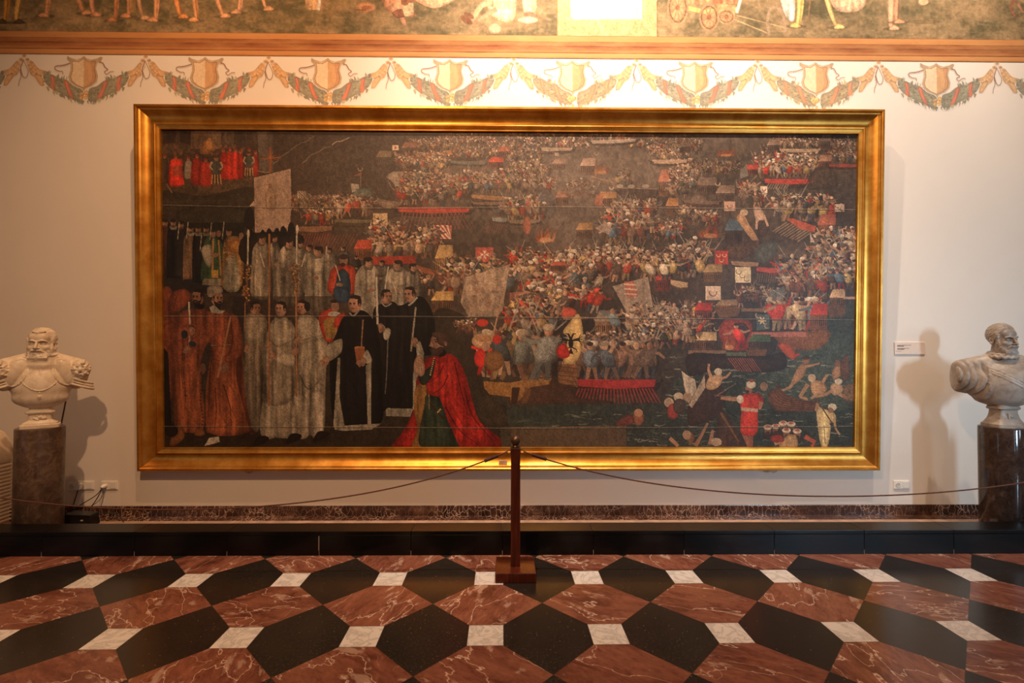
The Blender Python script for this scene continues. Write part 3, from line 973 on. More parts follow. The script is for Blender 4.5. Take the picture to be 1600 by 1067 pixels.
# chain of office with a medallion
pts = []
for q in range(31):
    u = -1 + 2 * q / 30
    x = .118 * u; z = .372 + .085 * u * u
    pts.append((x, on_surface(F, x, z), z))
bm = bmesh.new()
for q, (x, y, z) in enumerate(pts):
    bmesh.ops.create_uvsphere(bm, u_segments=10, v_segments=6, radius=.0095 if q % 2 else .0068, matrix=Matrix.Translation((x, y + .001, z)))
obj('chain', bm, M_MARB_L, bl, smooth=True).location.z = DZL
bm = bmesh.new()
y = on_surface(F, 0, .322)
bmesh.ops.create_uvsphere(bm, u_segments=20, v_segments=10, radius=1, matrix=Matrix.Translation((0, y + .004, .319)) @ Matrix.Diagonal((.020, .010, .030, 1)))
bmesh.ops.create_uvsphere(bm, u_segments=14, v_segments=8, radius=1, matrix=Matrix.Translation((0, y - .003, .319)) @ Matrix.Diagonal((.010, .008, .018, 1)))
bmesh.ops.create_uvsphere(bm, u_segments=12, v_segments=8, radius=1, matrix=Matrix.Translation((0, on_surface(F, 0, .356), .354)) @ Matrix.Diagonal((.009, .008, .012, 1)))
obj('medallion', bm, M_MARB_L, bl, smooth=True).location.z = DZL
# small carved mask on the socle
bm = bmesh.new()
random.seed(4)
for q in range(26):
    a = random.uniform(0, 6.28); rr = random.uniform(0, 1)
    bmesh.ops.create_uvsphere(bm, u_segments=8, v_segments=6, radius=random.uniform(.008, .014), matrix=Matrix.Translation((.046 * rr * math.cos(a), -.064, .092 + .022 * rr * math.sin(a))))
obj('carved_mask', bm, M_MARB_L, bl, smooth=True)
bm = bmesh.new(); tube(bm, [(.13, .10, .008), (.15, .085, .15), (.165, .07, .26)], .006, 8); o = obj('metal_brace', bm, plain('brace_iron', rgb(96, 78, 64), 0.5, 0.5), bl, smooth=True); o['label'] = 'thin metal brace behind the bust'

# ---- right bust: man in a ruff and draped cloak
br = thing('marble_bust', (4.400, 4.30, 0.961), 'weathered grey marble bust of a short-bearded man in draped cloak on right pedestal', 'bust', None, rz=0.0)
br.scale = (.97, .97, .97)
socle('socle', M_MARB_R, br, 1, .88, .92)
F = Field((-.42, -.30, .17), (.42, .28, .97), 0.004)
F.ell((0, .01, .42), (.235, .150, .215), 0.02)
F.ell((0, -.04, .42), (.18, .125, .18), 0.03)
F.ell((0, 0, .30), (.20, .14, .09), 0.03)
for s in (-1, 1):
    F.cap((s * .06, .02, .625), (s * .285, .02, .545), .072, .085, 0.05)
    F.ell((s * .295, .005, .460), (.100, .098, .128), 0.05)
F.cap((0, .015, .56), (0, .008, .74), .086, .070, 0.03)
for s in (-1, 1):
    F.cap((s * .05, .0, .36), (s * .28, .0, .46), .125, .095, 0.05)
F.cut((0, 0, -1), -.205)
for s in (-1, 1):
    F.cut((s * .50, 0, -.866), -.125, .014)
for s in (-1, 1):
    F.cut((s, 0, 0), .345, .02)
# cloak folds over both shoulders
def folds(X, Y, Z):
    u = np.abs(X) * .95 - Y * .55 + Z * .10 + .010 * np.sin(15 * Z)
    w = np.clip((np.abs(X) - .11) / .05, 0, 1) * np.clip((.64 - Z) / .06, 0, 1)
    return -w * .020 * (np.abs(np.sin(u * 62)) ** .7 - .62)
F.displace(folds, (-.42, -.30, .17), (.42, .28, .66))
for s in (-1, 1):   # rolled edge of the cloak
    F.chain([(s * x, on_surface(F, s * x, z) + .006, z) for x, z in ((.095, .63), (.120, .56), (.132, .49), (.138, .42), (.136, .36))], [.012, .013, .012, .011, .008], .010)
# sash across the chest
for dz in (0, -.024, -.046):
    F.chain([(x, on_surface(F, x, .555 - .62 * (x + .11) + dz) + .006, .555 - .62 * (x + .11) + dz) for x in np.linspace(-.11, .17, 9)], .011, .006)
# ruff
n = 60
F.chain([(.098 * math.cos(a), .004 + .100 * math.sin(a), .668 + .016 * math.sin(a) + .006 * math.sin(a * 15)) for a in [2 * math.pi * q / n for q in range(n + 1)]], .013, .006)
F.chain([(.088 * math.cos(a), .006 + .090 * math.sin(a), .690 + .014 * math.sin(a)) for a in [2 * math.pi * q / 30 for q in range(31)]], .012, .006)
P = head(F, .815, math.radians(28), 0.012, 0.010, 1.04)
o = F.mesh('carved_figure', M_MARB_R, br)
o.location.z = DZR
o.rotation_euler.z = math.radians(-24)
bm = bmesh.new(); box(bm, -.034, .034, -.082, -.060, .075, .125, .004)
bmesh.ops.create_uvsphere(bm, u_segments=12, v_segments=8, radius=1, matrix=Matrix.Translation((0, -.080, .100)) @ Matrix.Diagonal((.022, .012, .017, 1)))
obj('carved_shield', bm, M_MARB_R, br, smooth=True, angle=35)
# ================================================================ brush kit for painted surfaces (vertex colours, no image files)
def smooth_noise(h, w, sy, sx, seed):
    r = np.random.RandomState(seed)
    gh, gw = int(h / sy) + 3, int(w / sx) + 3
    g = r.rand(gh, gw)
    yy = np.arange(h) / sy; xx = np.arange(w) / sx
    y0 = yy.astype(int); x0 = xx.astype(int)
    fy = yy - y0; fx = xx - x0
    fy = fy * fy * (3 - 2 * fy); fx = fx * fx * (3 - 2 * fx)
    a = g[y0][:, x0]; b = g[y0][:, x0 + 1]; c = g[y0 + 1][:, x0]; d = g[y0 + 1][:, x0 + 1]
    return (a * (1 - fx) + b * fx) * (1 - fy)[:, None] + (c * (1 - fx) + d * fx) * fy[:, None]

def catmull(pts, closed=True, n=5):
    p = np.array(pts, float); N = len(p); out = []
    rng = range(N) if closed else range(N - 1)
    for i in rng:
        if closed:
            a, b, c, d = p[(i - 1) % N], p[i], p[(i + 1) % N], p[(i + 2) % N]
        else:
            a, b, c, d = p[max(i - 1, 0)], p[i], p[i + 1], p[min(i + 2, N - 1)]
        for q in range(n):
            t = q / n
            out.append(0.5 * (2 * b + (c - a) * t + (2 * a - 5 * b + 4 * c - d) * t * t + (3 * b - a - 3 * c + d) * t ** 3))
    if not closed:
        out.append(p[-1])
    return np.array(out)

class Canvas:
    def __init__(self, W, H, bg=(60, 50, 42), seed=1):
        self.W, self.H = W, H
        self.A = np.zeros((H, W, 3)) + np.array(bg, float)
        self.al = np.zeros((H, W))
        self.rs = np.random.RandomState(seed)
        self.grain = smooth_noise(H, W, 1.5, 1.5, seed + 1) - 0.5
        self.mid = (smooth_noise(H, W, 7, 5, seed + 2) - 0.5) + 0.6 * (smooth_noise(H, W, 3, 2.4, seed + 3) - 0.5)
        self.fold = (smooth_noise(H, W, 60, 5.5, seed + 4) - 0.5) + 0.55 * (smooth_noise(H, W, 34, 2.6, seed + 5) - 0.5)
        self.big = smooth_noise(H, W, 60, 80, seed + 6) - 0.5
        self.o = (0, 0, 1.0); self.T = None
    def org(self, x, y, s=3.954):
        self.o = (x, y, s)
    def P(self, pts):
        p = np.array(pts, float).reshape(-1, 2)
        p = np.stack([self.o[0] + p[:, 0] / self.o[2], self.o[1] + p[:, 1] / self.o[2]], 1)
        if self.T is not None:
            q = np.c_[p, np.ones(len(p))] @ self.T.T
            p = q[:, :2] / q[:, 2:]
        return p
    def _mask(self, p, ss=2):
        x0 = int(max(0, np.floor(p[:, 0].min()))); x1 = int(min(self.W, np.ceil(p[:, 0].max()) + 1))
        y0 = int(max(0, np.floor(p[:, 1].min()))); y1 = int(min(self.H, np.ceil(p[:, 1].max()) + 1))
        if x1 <= x0 or y1 <= y0:
            return None
        xs = x0 + (np.arange((x1 - x0) * ss) + .5) / ss
        ys = y0 + (np.arange((y1 - y0) * ss) + .5) / ss
        ins = np.zeros((len(ys), len(xs)), bool)
        q = np.roll(p, -1, 0)
        for (ax, ay), (bx, by) in zip(p, q):
            if ay == by:
                continue
            rows = (ys >= min(ay, by)) & (ys < max(ay, by))
            if not rows.any():
                continue
            xi = ax + (ys[rows] - ay) / (by - ay) * (bx - ax)
            ins[rows] ^= xs[None, :] < xi[:, None]
        m = ins.reshape(y1 - y0, ss, x1 - x0, ss).mean((1, 3))
        return (slice(y0, y1), slice(x0, x1)), m
    def _blend(self, s, m, col, folds=0.0, tex=0.10, grad=None):
        c = np.array(col, float)[None, None, :]
        k = 1 + tex * (0.7 * self.grain[s] + 0.45 * self.mid[s]) + folds * self.fold[s]
        if grad is not None:
            k = k * grad
        m3 = m[..., None]
        self.A[s] = self.A[s] * (1 - m3) + np.clip(c * k[..., None], 0, 255) * m3
        self.al[s] = np.maximum(self.al[s], m)
    def poly(self, pts, col, a=1.0, folds=0.0, tex=0.18, smooth=False, side=0.0, vert=0.0, n=5):
        p = self.P(pts)
        if smooth:
            p = catmull(p, True, n)
        r = self._mask(p)
        if r is None:
            return
        s, m = r
        grad = None
        h, w = m.shape
        vol = None
        if (smooth or len(p) >= 24) and min(h, w) > 7:
            q = max(2, int(min(h, w) / 6))
            pd = np.pad(m, ((q, q), (q, q))).cumsum(0).cumsum(1)
            pd = np.pad(pd, ((1, 0), (1, 0)))
            n2 = 2 * q + 1
            vol = 0.60 + 0.47 * (pd[n2:, n2:] - pd[:-n2, n2:] - pd[n2:, :-n2] + pd[:-n2, :-n2])[:h, :w] / n2 ** 2
        if side or vert:
            h, w = m.shape
            u = np.linspace(-1, 1, w)[None, :]; v = np.linspace(-1, 1, h)[:, None]
            grad = 1 + side * u + vert * v
        if vol is not None:
            grad = vol if grad is None else vol * grad
        self._blend(s, m * a, col, folds, tex, grad)
    def ell(self, x, y, rx, ry, col, a=1.0, rot=0.0, tex=0.15, side=0.0, vert=0.0):
        n = 14 if rx * ry / self.o[2] ** 2 < 60 else 28
        t = np.arange(n) * 2 * np.pi / n
        c, s = np.cos(rot), np.sin(rot)
        px = rx * np.cos(t); py = ry * np.sin(t)
        self.poly(np.stack([x + px * c - py * s, y + px * s + py * c], 1), col, a, 0, tex, False, side, vert)
    def line(self, pts, w0, col, w1=None, a=1.0, smooth=False, tex=0.1):
        p = np.array(pts, float)
        if smooth:
            p = catmull(p, False, 6)
        w1 = w0 if w1 is None else w1
        d = np.gradient(p, axis=0) if len(p) > 2 else np.repeat((p[1] - p[0])[None], len(p), 0)
        L = np.hypot(d[:, 0], d[:, 1]) + 1e-9
        nrm = np.stack([-d[:, 1] / L, d[:, 0] / L], 1)
        ww = np.linspace(w0, w1, len(p))[:, None] / 2
        self.poly(np.concatenate([p + nrm * ww, (p - nrm * ww)[::-1]]), col, a, 0, tex)
    def glaze(self, col, a, keep):
        # low contrast: pull every stroke towards the local mean, then tint
        k = 9
        pad = np.pad(self.A, ((k, k), (k, k), (0, 0)), 'edge').cumsum(0).cumsum(1)
        n = 2 * k
        m = (pad[n:, n:] - pad[:-n, n:] - pad[n:, :-n] + pad[:-n, :-n]) / n ** 2
        m = m[:self.H, :self.W]
        B = m + (self.A[:m.shape[0], :m.shape[1]] - m) * (keep + .22)
        self.A[:m.shape[0], :m.shape[1]] = B * (1 - a) + col * a
    def haze(self, x, y, rx, ry, col, a):
        p = self.P([(x, y)])[0]
        rx /= self.o[2]; ry /= self.o[2]
        X = (np.arange(self.W) - p[0]) / rx; Y = (np.arange(self.H) - p[1]) / ry
        m = np.exp(-(X[None, :] ** 2 + Y[:, None] ** 2)) * a * np.clip(0.75 + 0.9 * self.big + 0.4 * self.mid, 0, 1.3)
        self.A = self.A * (1 - m[..., None]) + np.array(col, float) * m[..., None]

def painted_mesh(name, cv, place, m, parent=None, gain=(1, 1, 1), bg=None, keep=None):
    """one vertex per brush cell; place(u, v) -> x, y, z arrays"""
    H, W = cv.H, cv.W
    u, v = np.meshgrid((np.arange(W) + .5) / W, (np.arange(H) + .5) / H)
    u = (u - u.min()) / (u.max() - u.min()); v = (v - v.min()) / (v.max() - v.min())
    X, Y, Z = place(u, v)
    V = np.stack([X, Y, Z], -1).reshape(-1, 3)
    idx = np.arange(H * W).reshape(H, W)
    Q = np.stack([idx[:-1, :-1], idx[1:, :-1], idx[1:, 1:], idx[:-1, 1:]], -1)
    lin = s2l(np.clip(cv.A, 0, 255) / 255.0) * np.array(gain)
    if keep is not None:
        al = cv.al
        if bg is not None:
            lin = lin * al[..., None] + np.array(bg)[None, None] * (1 - al[..., None])
        q = np.maximum.reduce([al[:-1, :-1], al[1:, :-1], al[1:, 1:], al[:-1, 1:]]) > keep
        Q = Q[q]
    Q = Q.reshape(-1, 4)
    used, inv = np.unique(Q, return_inverse=True)
    V = V[used]; Q = inv.reshape(-1, 4)
    lin = lin.reshape(-1, 3)[used]
    me = bpy.data.meshes.new(name)
    me.vertices.add(len(V)); me.vertices.foreach_set('co', V.astype(np.float32).ravel())
    me.loops.add(Q.size); me.loops.foreach_set('vertex_index', Q.astype(np.int32).ravel())
    me.polygons.add(len(Q))
    me.polygons.foreach_set('loop_start', np.arange(0, Q.size, 4, dtype=np.int32))
    me.polygons.foreach_set('loop_total', np.full(len(Q), 4, np.int32))
    me.update(calc_edges=True)
    at = me.color_attributes.new('paint', 'FLOAT_COLOR', 'POINT')
    c4 = np.ones((len(V), 4), np.float32); c4[:, :3] = np.clip(lin, 0, 1)
    at.data.foreach_set('color', c4.ravel())
    return link_mesh(name, me, m, parent)

def mat_paint(name, rough, spec, coat=0.0):
    k = NT(name)
    at = k.n('ShaderNodeAttribute', attribute_name='paint')
    n = k.noise(k.coord(), 120.0, 3, 0.6)
    k.set(col=at.outputs['Color'], rough=rough, spec=spec, coat=coat)
    if coat:
        k.put(k.b.inputs['Coat Roughness'], 0.35)
    k.bump(n, 0.10, 0.002)
    return k.m

def homography(src, dst):
    A = []; b = []
    for (x, y), (u, v) in zip(src, dst):
        A += [[x, y, 1, 0, 0, 0, -u * x, -u * y], [0, 0, 0, x, y, 1, -v * x, -v * y]]; b += [u, v]
    h = np.linalg.solve(np.array(A, float), np.array(b, float))
    return np.append(h, 1).reshape(3, 3)
# ================================================================ the dark sea-battle picture
CW, CH = 1100, 514
cv = Canvas(CW, CH, seed=3)
cv.T = homography([(248.5, 195), (1349.5, 206), (1339.5, 709), (250.5, 710)], [(0, 0), (CW, 0), (CW, CH), (0, CH)])
cv.org(0, 0, 1.0)
R = cv.rs
# --- ground tones
yy = np.linspace(0, 1, CH)[:, None, None]; xx = np.linspace(0, 1, CW)[None, :, None]
top, midc, low = np.array((74, 63, 54.)), np.array((66, 54, 45.)), np.array((44, 45, 39.))
base = np.where(yy < .55, top + (midc - top) * (yy / .55), midc + (low - midc) * ((yy - .55) / .45))
base = base * (0.80 + 0.34 * np.exp(-((xx - .58) / .27) ** 2) * np.exp(-((yy - .25) / .45) ** 2))
cv.A[:] = base * (1 + .35 * cv.big[..., None] + .22 * cv.mid[..., None])
W_ = lambda *q: [(q[i], q[i + 1]) for i in range(0, len(q), 2)]

# --- left: architecture, hills, open ground
cv.poly(W_(248, 190, 700, 190, 660, 330, 560, 352, 470, 360, 248, 360), (54, 43, 36), 1, 0, .35)
cv.org(240, 190)
for x0, x1, c in ((30, 130, (44, 33, 27)), (130, 155, (66, 52, 42)), (155, 225, (42, 31, 26)), (225, 330, (92, 72, 54)), (330, 415, (104, 84, 66)), (415, 440, (66, 54, 45)), (440, 495, (84, 72, 61)), (495, 570, (50, 42, 37)), (570, 640, (58, 47, 40))):
    cv.poly([(x0, 20), (x1, 20), (x1, 150), (x0, 150)], c, .9, .25, .3)
cv.poly([(225, 75), (300, 50), (330, 105), (230, 130)], (74, 58, 44), .7, 0, .3)
cv.poly([(40, 120), (160, 105), (230, 130), (230, 175), (40, 180)], (72, 59, 45), .8, 0, .35)
cv.poly([(640, 15), (735, 15), (735, 300), (655, 300)], (84, 77, 72), .95, .22, .2)
cv.poly([(705, 15), (745, 15), (745, 300), (715, 300)], (66, 60, 57), .8, .2, .2)
cv.poly([(30, 320), (250, 340), (640, 325), (640, 480), (400, 520), (30, 520)], (62, 52, 39), .9, 0, .35)
cv.poly([(250, 350), (560, 330), (640, 345), (600, 420), (300, 430)], (82, 68, 50), .55, 0, .4, True)
cv.poly([(30, 420), (300, 450), (620, 400), (660, 640), (30, 640)], (44, 41, 33), .85, 0, .4, True)
cv.poly([(130, 560), (300, 500), (520, 520), (600, 560), (560, 680), (150, 680)], (40, 39, 32), .9, 0, .35, True)
cv.poly([(30, 480), (640, 470), (640, 476), (30, 492)], (70, 60, 46), .35)
# lightning-like streaks of light in the sky
for pts in ([(735, 250), (790, 205), (850, 160), (905, 120), (960, 95), (1010, 65)], [(925, 245), (965, 205), (1010, 175), (1060, 150), (1107, 135)], [(1107, 130), (1150, 105), (1240, 75)]):
    z = []
    for i, (a, b) in enumerate(zip(pts, pts[1:])):
        for q in range(4):
            t = q / 4; z.append((a[0] + (b[0] - a[0]) * t + R.uniform(-5, 5), a[1] + (b[1] - a[1]) * t + R.uniform(-6, 6)))
    cv.line(z, 9, (126, 112, 98), 5, .75)
    cv.line(z, 4, (172, 158, 140), 2, .8)
# glowing altar group and red-robed dignitaries
cv.ell(330, 140, 34, 46, (150, 96, 44), .6); cv.ell(340, 120, 20, 40, (176, 120, 60), .6); cv.ell(305, 165, 26, 20, (120, 80, 44), .7)
for i in range(50):
    cv.ell(R.uniform(60, 560), R.uniform(125, 185), R.uniform(7, 12), R.uniform(8, 14), [(96, 70, 52), (70, 48, 36), (120, 84, 62)][R.randint(3)], .6)
def redrobe(x, y0, y1, w, c, hd=(126, 88, 66)):
    cv.poly([(x - w * .3, y0 + 22), (x + w * .3, y0 + 22), (x + w * .48, y0 + 70), (x + w * .5, y1), (x - w * .5, y1), (x - w * .5, y0 + 70)], c, 1, .5, .3, True)
    cv.ell(x, y0 + 10, 9, 12, hd); cv.ell(x, y0 + 2, 10, 7, (130, 30, 20))
for x, y0, y1, w, c in ((60, 190, 360, 44, (52, 44, 38)), (128, 195, 378, 84, (160, 34, 22)), (208, 205, 335, 50, (104, 96, 88)), (262, 190, 370, 70, (126, 30, 22)), (318, 215, 380, 84, (140, 34, 24)),
                        (430, 150, 335, 40, (156, 30, 20)), (470, 145, 335, 46, (176, 36, 24)), (505, 150, 332, 44, (164, 32, 22)), (535, 160, 330, 34, (140, 28, 20)), (590, 150, 290, 60, (92, 42, 32)), (630, 165, 320, 40, (120, 30, 22))):
    redrobe(x, y0, y1, w, c)
cv.poly([(98, 330), (176, 330), (182, 378), (92, 378)], (196, 40, 26), .9, .5)
cv.poly([(104, 215), (168, 215), (176, 255), (96, 255)], (196, 44, 30), .7, .4)
cv.poly([(112, 255), (170, 255), (168, 320), (112, 320)], (128, 62, 44), .7, .4)
def guard(x, y, s):
    cv.poly([(x - 26 * s, y), (x + 26 * s, y), (x + 34 * s, y + 60 * s), (x + 18 * s, y + 90 * s), (x - 20 * s, y + 90 * s), (x - 36 * s, y + 55 * s)], (54, 58, 56), 1, .3, .3, True)
    for k in range(-3, 4):
        cv.poly([(x + k * 8 * s - 4 * s, y + 88 * s), (x + k * 8 * s + 4 * s, y + 88 * s), (x + k * 10 * s + 5 * s, y + 150 * s), (x + k * 10 * s - 5 * s, y + 150 * s)], (150, 118, 78) if k % 2 else (48, 36, 28))
    for k in (-1, 1):
        cv.line([(x + k * 12 * s, y + 145 * s), (x + k * 18 * s, y + 205 * s)], 13 * s, (90, 68, 54), 8 * s)
        cv.line([(x + k * 27 * s, y + 8 * s), (x + k * 40 * s, y + 40 * s), (x + k * 22 * s, y + 60 * s)], 13 * s, (150, 132, 110), 9 * s)
    cv.ell(x, y - 14 * s, 13 * s, 16 * s, (128, 94, 70)); cv.ell(x, y - 24 * s, 14 * s, 8 * s, (56, 40, 32))
guard(383, 225, 1.0); guard(588, 195, .85)
cv.line([(70, 370), (105, 430)], 7, (116, 86, 56))
# processional cross
cv.line([(722, 300), (722, 140)], 12, (132, 66, 30)); cv.line([(668, 215), (780, 205)], 9, (140, 70, 32))
for a in range(8):
    cv.line([(722, 205), (722 + 46 * math.cos(a * .785 + .39), 205 + 42 * math.sin(a * .785 + .39))], 4, (156, 88, 40), 2, .8)
cv.line([(640, 290), (690, 302), (722, 300)], 6, (128, 104, 82))

# --- battle field : galleys from far to near
SKIN = [(150, 108, 80), (168, 124, 94), (128, 90, 66), (182, 142, 110)]
HAT = [(170, 150, 124), (150, 132, 108), (112, 98, 86), (98, 60, 44), (80, 70, 64), (196, 184, 166)]
CLOTH = [(126, 104, 84), (150, 122, 94), (92, 80, 70), (140, 50, 34), (70, 76, 78), (168, 136, 84), (104, 88, 76), (86, 66, 52), (156, 140, 120), (112, 66, 50), (76, 66, 56), (62, 60, 48)]
BRIGHT = CLOTH + [(176, 40, 26), (190, 60, 36), (176, 146, 80), (72, 90, 108), (190, 172, 144)]
def man(x, y, s, pal=CLOTH, dim=1.0, legs=True):
    """a small fighting figure; y is the feet line, s the height"""
    c = np.array(pal[R.randint(len(pal))]) * dim * R.uniform(.72, 1.12)
    lean = R.uniform(-.28, .28) * s
    hx, hy = x + lean, y - s * .90
    sk = np.array(SKIN[R.randint(4)]) * dim * R.uniform(.75, 1.1)
    dk = np.array((34, 27, 22.))
    cv.ell(x + lean * .5 + s * .05, y - s * .5, s * .22, s * .42, dk, .45)
    if legs:
        lc = np.array(pal[R.randint(len(pal))]) * dim * .8 if R.rand() < .6 else sk * .9
        sp_ = R.uniform(.08, .26) * s
        cv.line([(x + lean * .3 - s * .05, y - s * .42), (x - sp_, y)], s * .13, lc, s * .07)
        cv.line([(x + lean * .3 + s * .05, y - s * .42), (x + sp_ * R.uniform(.3, 1), y)], s * .13, lc * .85, s * .07)
    cv.poly([(hx - s * .15, hy + s * .13), (hx + s * .15, hy + s * .13), (x + lean * .3 + s * .16, y - s * .36), (x + lean * .3 - s * .16, y - s * .36)], c, 1, 0, .3, True, -.22, -.15, 3)
    for k in (-1, 1):
        a = R.uniform(-1.4, 1.2)
        ex, ey = hx + k * s * (.15 + .17 * math.cos(a)), hy + s * (.17 + .17 * math.sin(a))
        a2 = a + R.uniform(-1.3, .6)
        fx, fy = ex + k * s * .20 * math.cos(a2), ey + s * .20 * math.sin(a2)
        cv.line([(hx + k * s * .13, hy + s * .17), (ex, ey), (fx, fy)], s * .10, c * .95 if R.rand() < .6 else sk, s * .06)
        if R.rand() < .18:
            cv.line([(fx, fy), (fx + k * s * R.uniform(.1, .4), fy - s * R.uniform(.1, .7))], s * .04, (150, 138, 122), s * .02, .8)
    cv.ell(hx, hy, s * .085, s * .105, sk, 1, 0, .2, -.25)
    h = R.rand()
    if h < .55:
        cv.ell(hx, hy - s * .07, s * .115, s * .075, np.array(HAT[R.randint(len(HAT))]) * dim, 1, R.uniform(-.4, .4), .2, -.15, -.15)
    elif h < .85:
        cv.ell(hx, hy - s * .06, s * .09, s * .06, (52, 38, 30), 1)
def crowd(x0, x1, y0, y1, n, s0, s1, pal=CLOTH, dim=1.0, slope=0.0):
    pts = sorted([(y0 + (y1 - y0) * R.rand() ** .8, x0 + (x1 - x0) * R.rand()) for _ in range(n)])
    for y, x in pts:
        t = (y - y0) / max(1e-6, y1 - y0)
        man(x, y + slope * (x - x0), s0 + (s1 - s0) * t, pal, dim)
def oars(x0, y0, x1, y1, n, dx, dy, c=(84, 50, 38), w=1.6, a=.9):
    for i in range(n):
        t = (i + .5) / n
        x, y = x0 + (x1 - x0) * t, y0 + (y1 - y0) * t
        cv.line([(x, y), (x + dx + R.uniform(-2, 2), y + dy + R.uniform(-2, 2))], w, c, w * .8, a)
def hull(x0, y0, x1, y1, h, c=(46, 34, 27), rail=None, rh=5, bow=.12):
    L = x1 - x0
    cv.poly([(x0 - L * bow * .5, y0 - h * .25), (x0, y0), (x1, y1), (x1 + L * bow * .5, y1 - h * .35), (x1 + L * .02, y1 + h * .6), (x0 + L * .72, y0 + (y1 - y0) * .7 + h), (x0 + L * .25, y0 + (y1 - y0) * .25 + h), (x0, y0 + h * .6)], c, .95, 0, .4, True)
    if rail is not None:
        cv.poly([(x0, y0 - rh * .5), (x1, y1 - rh * .5), (x1 - L * .02, y1 + rh * .6), (x0 + L * .5, (y0 + y1) / 2 + rh), (x0 + L * .02, y0 + rh * .6)], rail, 1, 0, .2)
        cv.line([(x0, y0 - rh * .5), (x1, y1 - rh * .5)], 1.0, np.array(rail) * 1.25, None, .8)
def cabin(x, y, w, h, roof, wall=(84, 62, 46), sk=.22, dim=1.0):
    """x,y = upper left of roof"""
    roof = np.array(roof) * dim; wall = np.array(wall) * dim
    cv.poly([(x, y + h * .42), (x + w, y + h * .42), (x + w, y + h), (x, y + h)], wall, 1, 0, .25)
    cv.poly([(x + w * .55, y + h * .42), (x + w, y + h * .42), (x + w, y + h), (x + w * .55, y + h)], wall * .75, .7, 0, .25)
    cv.poly([(x + w * sk, y), (x + w * (1 + sk * .2), y), (x + w * 1.04, y + h * .45), (x - w * .04, y + h * .45)], roof, 1, 0, .22, False, -.12, .1)
    cv.line([(x - w * .04, y + h * .45), (x + w * 1.04, y + h * .45)], 1.2, roof * .6)
    n = max(1, int(w / 12))
    for i in range(n):
        cx = x + w * (i + .5) / n
        cv.poly([(cx - w * .12 / n * 1.4, y + h * .58), (cx + w * .12 / n * 1.4, y + h * .58), (cx + w * .12 / n * 1.4, y + h * .84), (cx - w * .12 / n * 1.4, y + h * .84)], (36, 26, 21))
def crescent(x, y, r, c, rot=0.0, w=1.5):
    t = np.linspace(-.35, math.pi + .35, 14)
    p = np.stack([x + r * np.cos(t + rot), y + r * np.sin(t + rot)], 1)
    cv.line(p, w, c, w)
def flag(x, y, w, h, c, pole=14, lean=0, kind='', ec=(60, 44, 36), sw=0.0):
    KW = max(1.0, cv.o[2] * .62)
    cv.line([(x, y - 3), (x, y + h + pole)], 1.5 * KW, (96, 76, 58))
    cv.poly([(x, y), (x + w, y + sw), (x + w + .5, y + h + sw), (x, y + h)], c, 1, .18, .14)
    for k in kind.split():
        if k == 'c1':
            crescent(x + w / 2, y + h * .45, min(w, h) * .26, ec, 0, 2.4 * KW)
        elif k == 'c3':
            for q in ((.27, .3), (.73, .3), (.5, .68)):
                crescent(x + w * q[0], y + h * q[1], min(w, h) * .15, ec, 0, 1.7 * KW)
        elif k == 'cd':
            for q in ((.22, .28), (.46, .52), (.74, .76)):
                crescent(x + w * q[0], y + h * q[1], min(w, h) * .17, ec, .5, 1.8 * KW)
        elif k == 'st':
            for q in range(-2, 5):
                a = q * w * .28
                pp = [(a, 0), (a + w * .14, 0), (a + w * .14 + h * .9, h), (a + h * .9, h)]
                pp = [(x + min(max(u, 0), w), y + v) for u, v in pp]
                cv.poly(pp, ec, .9)
        elif k == 'mc':
            cx, cy_ = x + w * .5, y + h * .5; r = min(w, h) * .34
            for q in range(4):
                a = q * math.pi / 2
                cv.poly([(cx, cy_), (cx + r * math.cos(a - .38), cy_ + r * math.sin(a - .38)), (cx + r * .72 * math.cos(a), cy_ + r * .72 * math.sin(a)), (cx + r * math.cos(a + .38), cy_ + r * math.sin(a + .38))], ec)
        elif k == 'cr':
            cv.line([(x + w * .5, y + h * .2), (x + w * .5, y + h * .8)], 2.2 * KW, ec); cv.line([(x + w * .25, y + h * .5), (x + w * .75, y + h * .5)], 2.2 * KW, ec)
        elif k == 'star':
            for q in range(4):
                a = q * math.pi / 4
                cv.line([(x + w * .5 - w * .28 * math.cos(a), y + h * .5 - w * .28 * math.sin(a)), (x + w * .5 + w * .28 * math.cos(a), y + h * .5 + w * .28 * math.sin(a))], 1.6 * KW, ec)
        elif k == 'eagle':
            eagle(x + w * .5, y + h * .5, min(w, h) * .46)
def eagle(cx, cy_, r, c=(28, 22, 19)):
    cv.ell(cx, cy_ + r * .12, r * .20, r * .42, c)
    for k in (-1, 1):
        cv.line([(cx, cy_ - r * .2), (cx + k * r * .2, cy_ - r * .62), (cx + k * r * .40, cy_ - r * .6)], r * .2, c, r * .08)
        for q in range(5):
            a = -1.15 + q * .42
            cv.line([(cx + k * r * .15, cy_ - r * .1), (cx + k * r * .62, cy_ - r * .28 + q * r * .05), (cx + k * r * (.70 + .22 * math.cos(a)), cy_ - r * .1 + r * .62 * math.sin(a + .2))], r * .14, c, r * .05)
        cv.line([(cx, cy_ + r * .4), (cx + k * r * .42, cy_ + r * .62), (cx + k * r * .5, cy_ + r * .82)], r * .12, c, r * .06)
    cv.poly([(cx - r * .2, cy_ + r * .95), (cx, cy_ + r * .4), (cx + r * .2, cy_ + r * .95)], c)
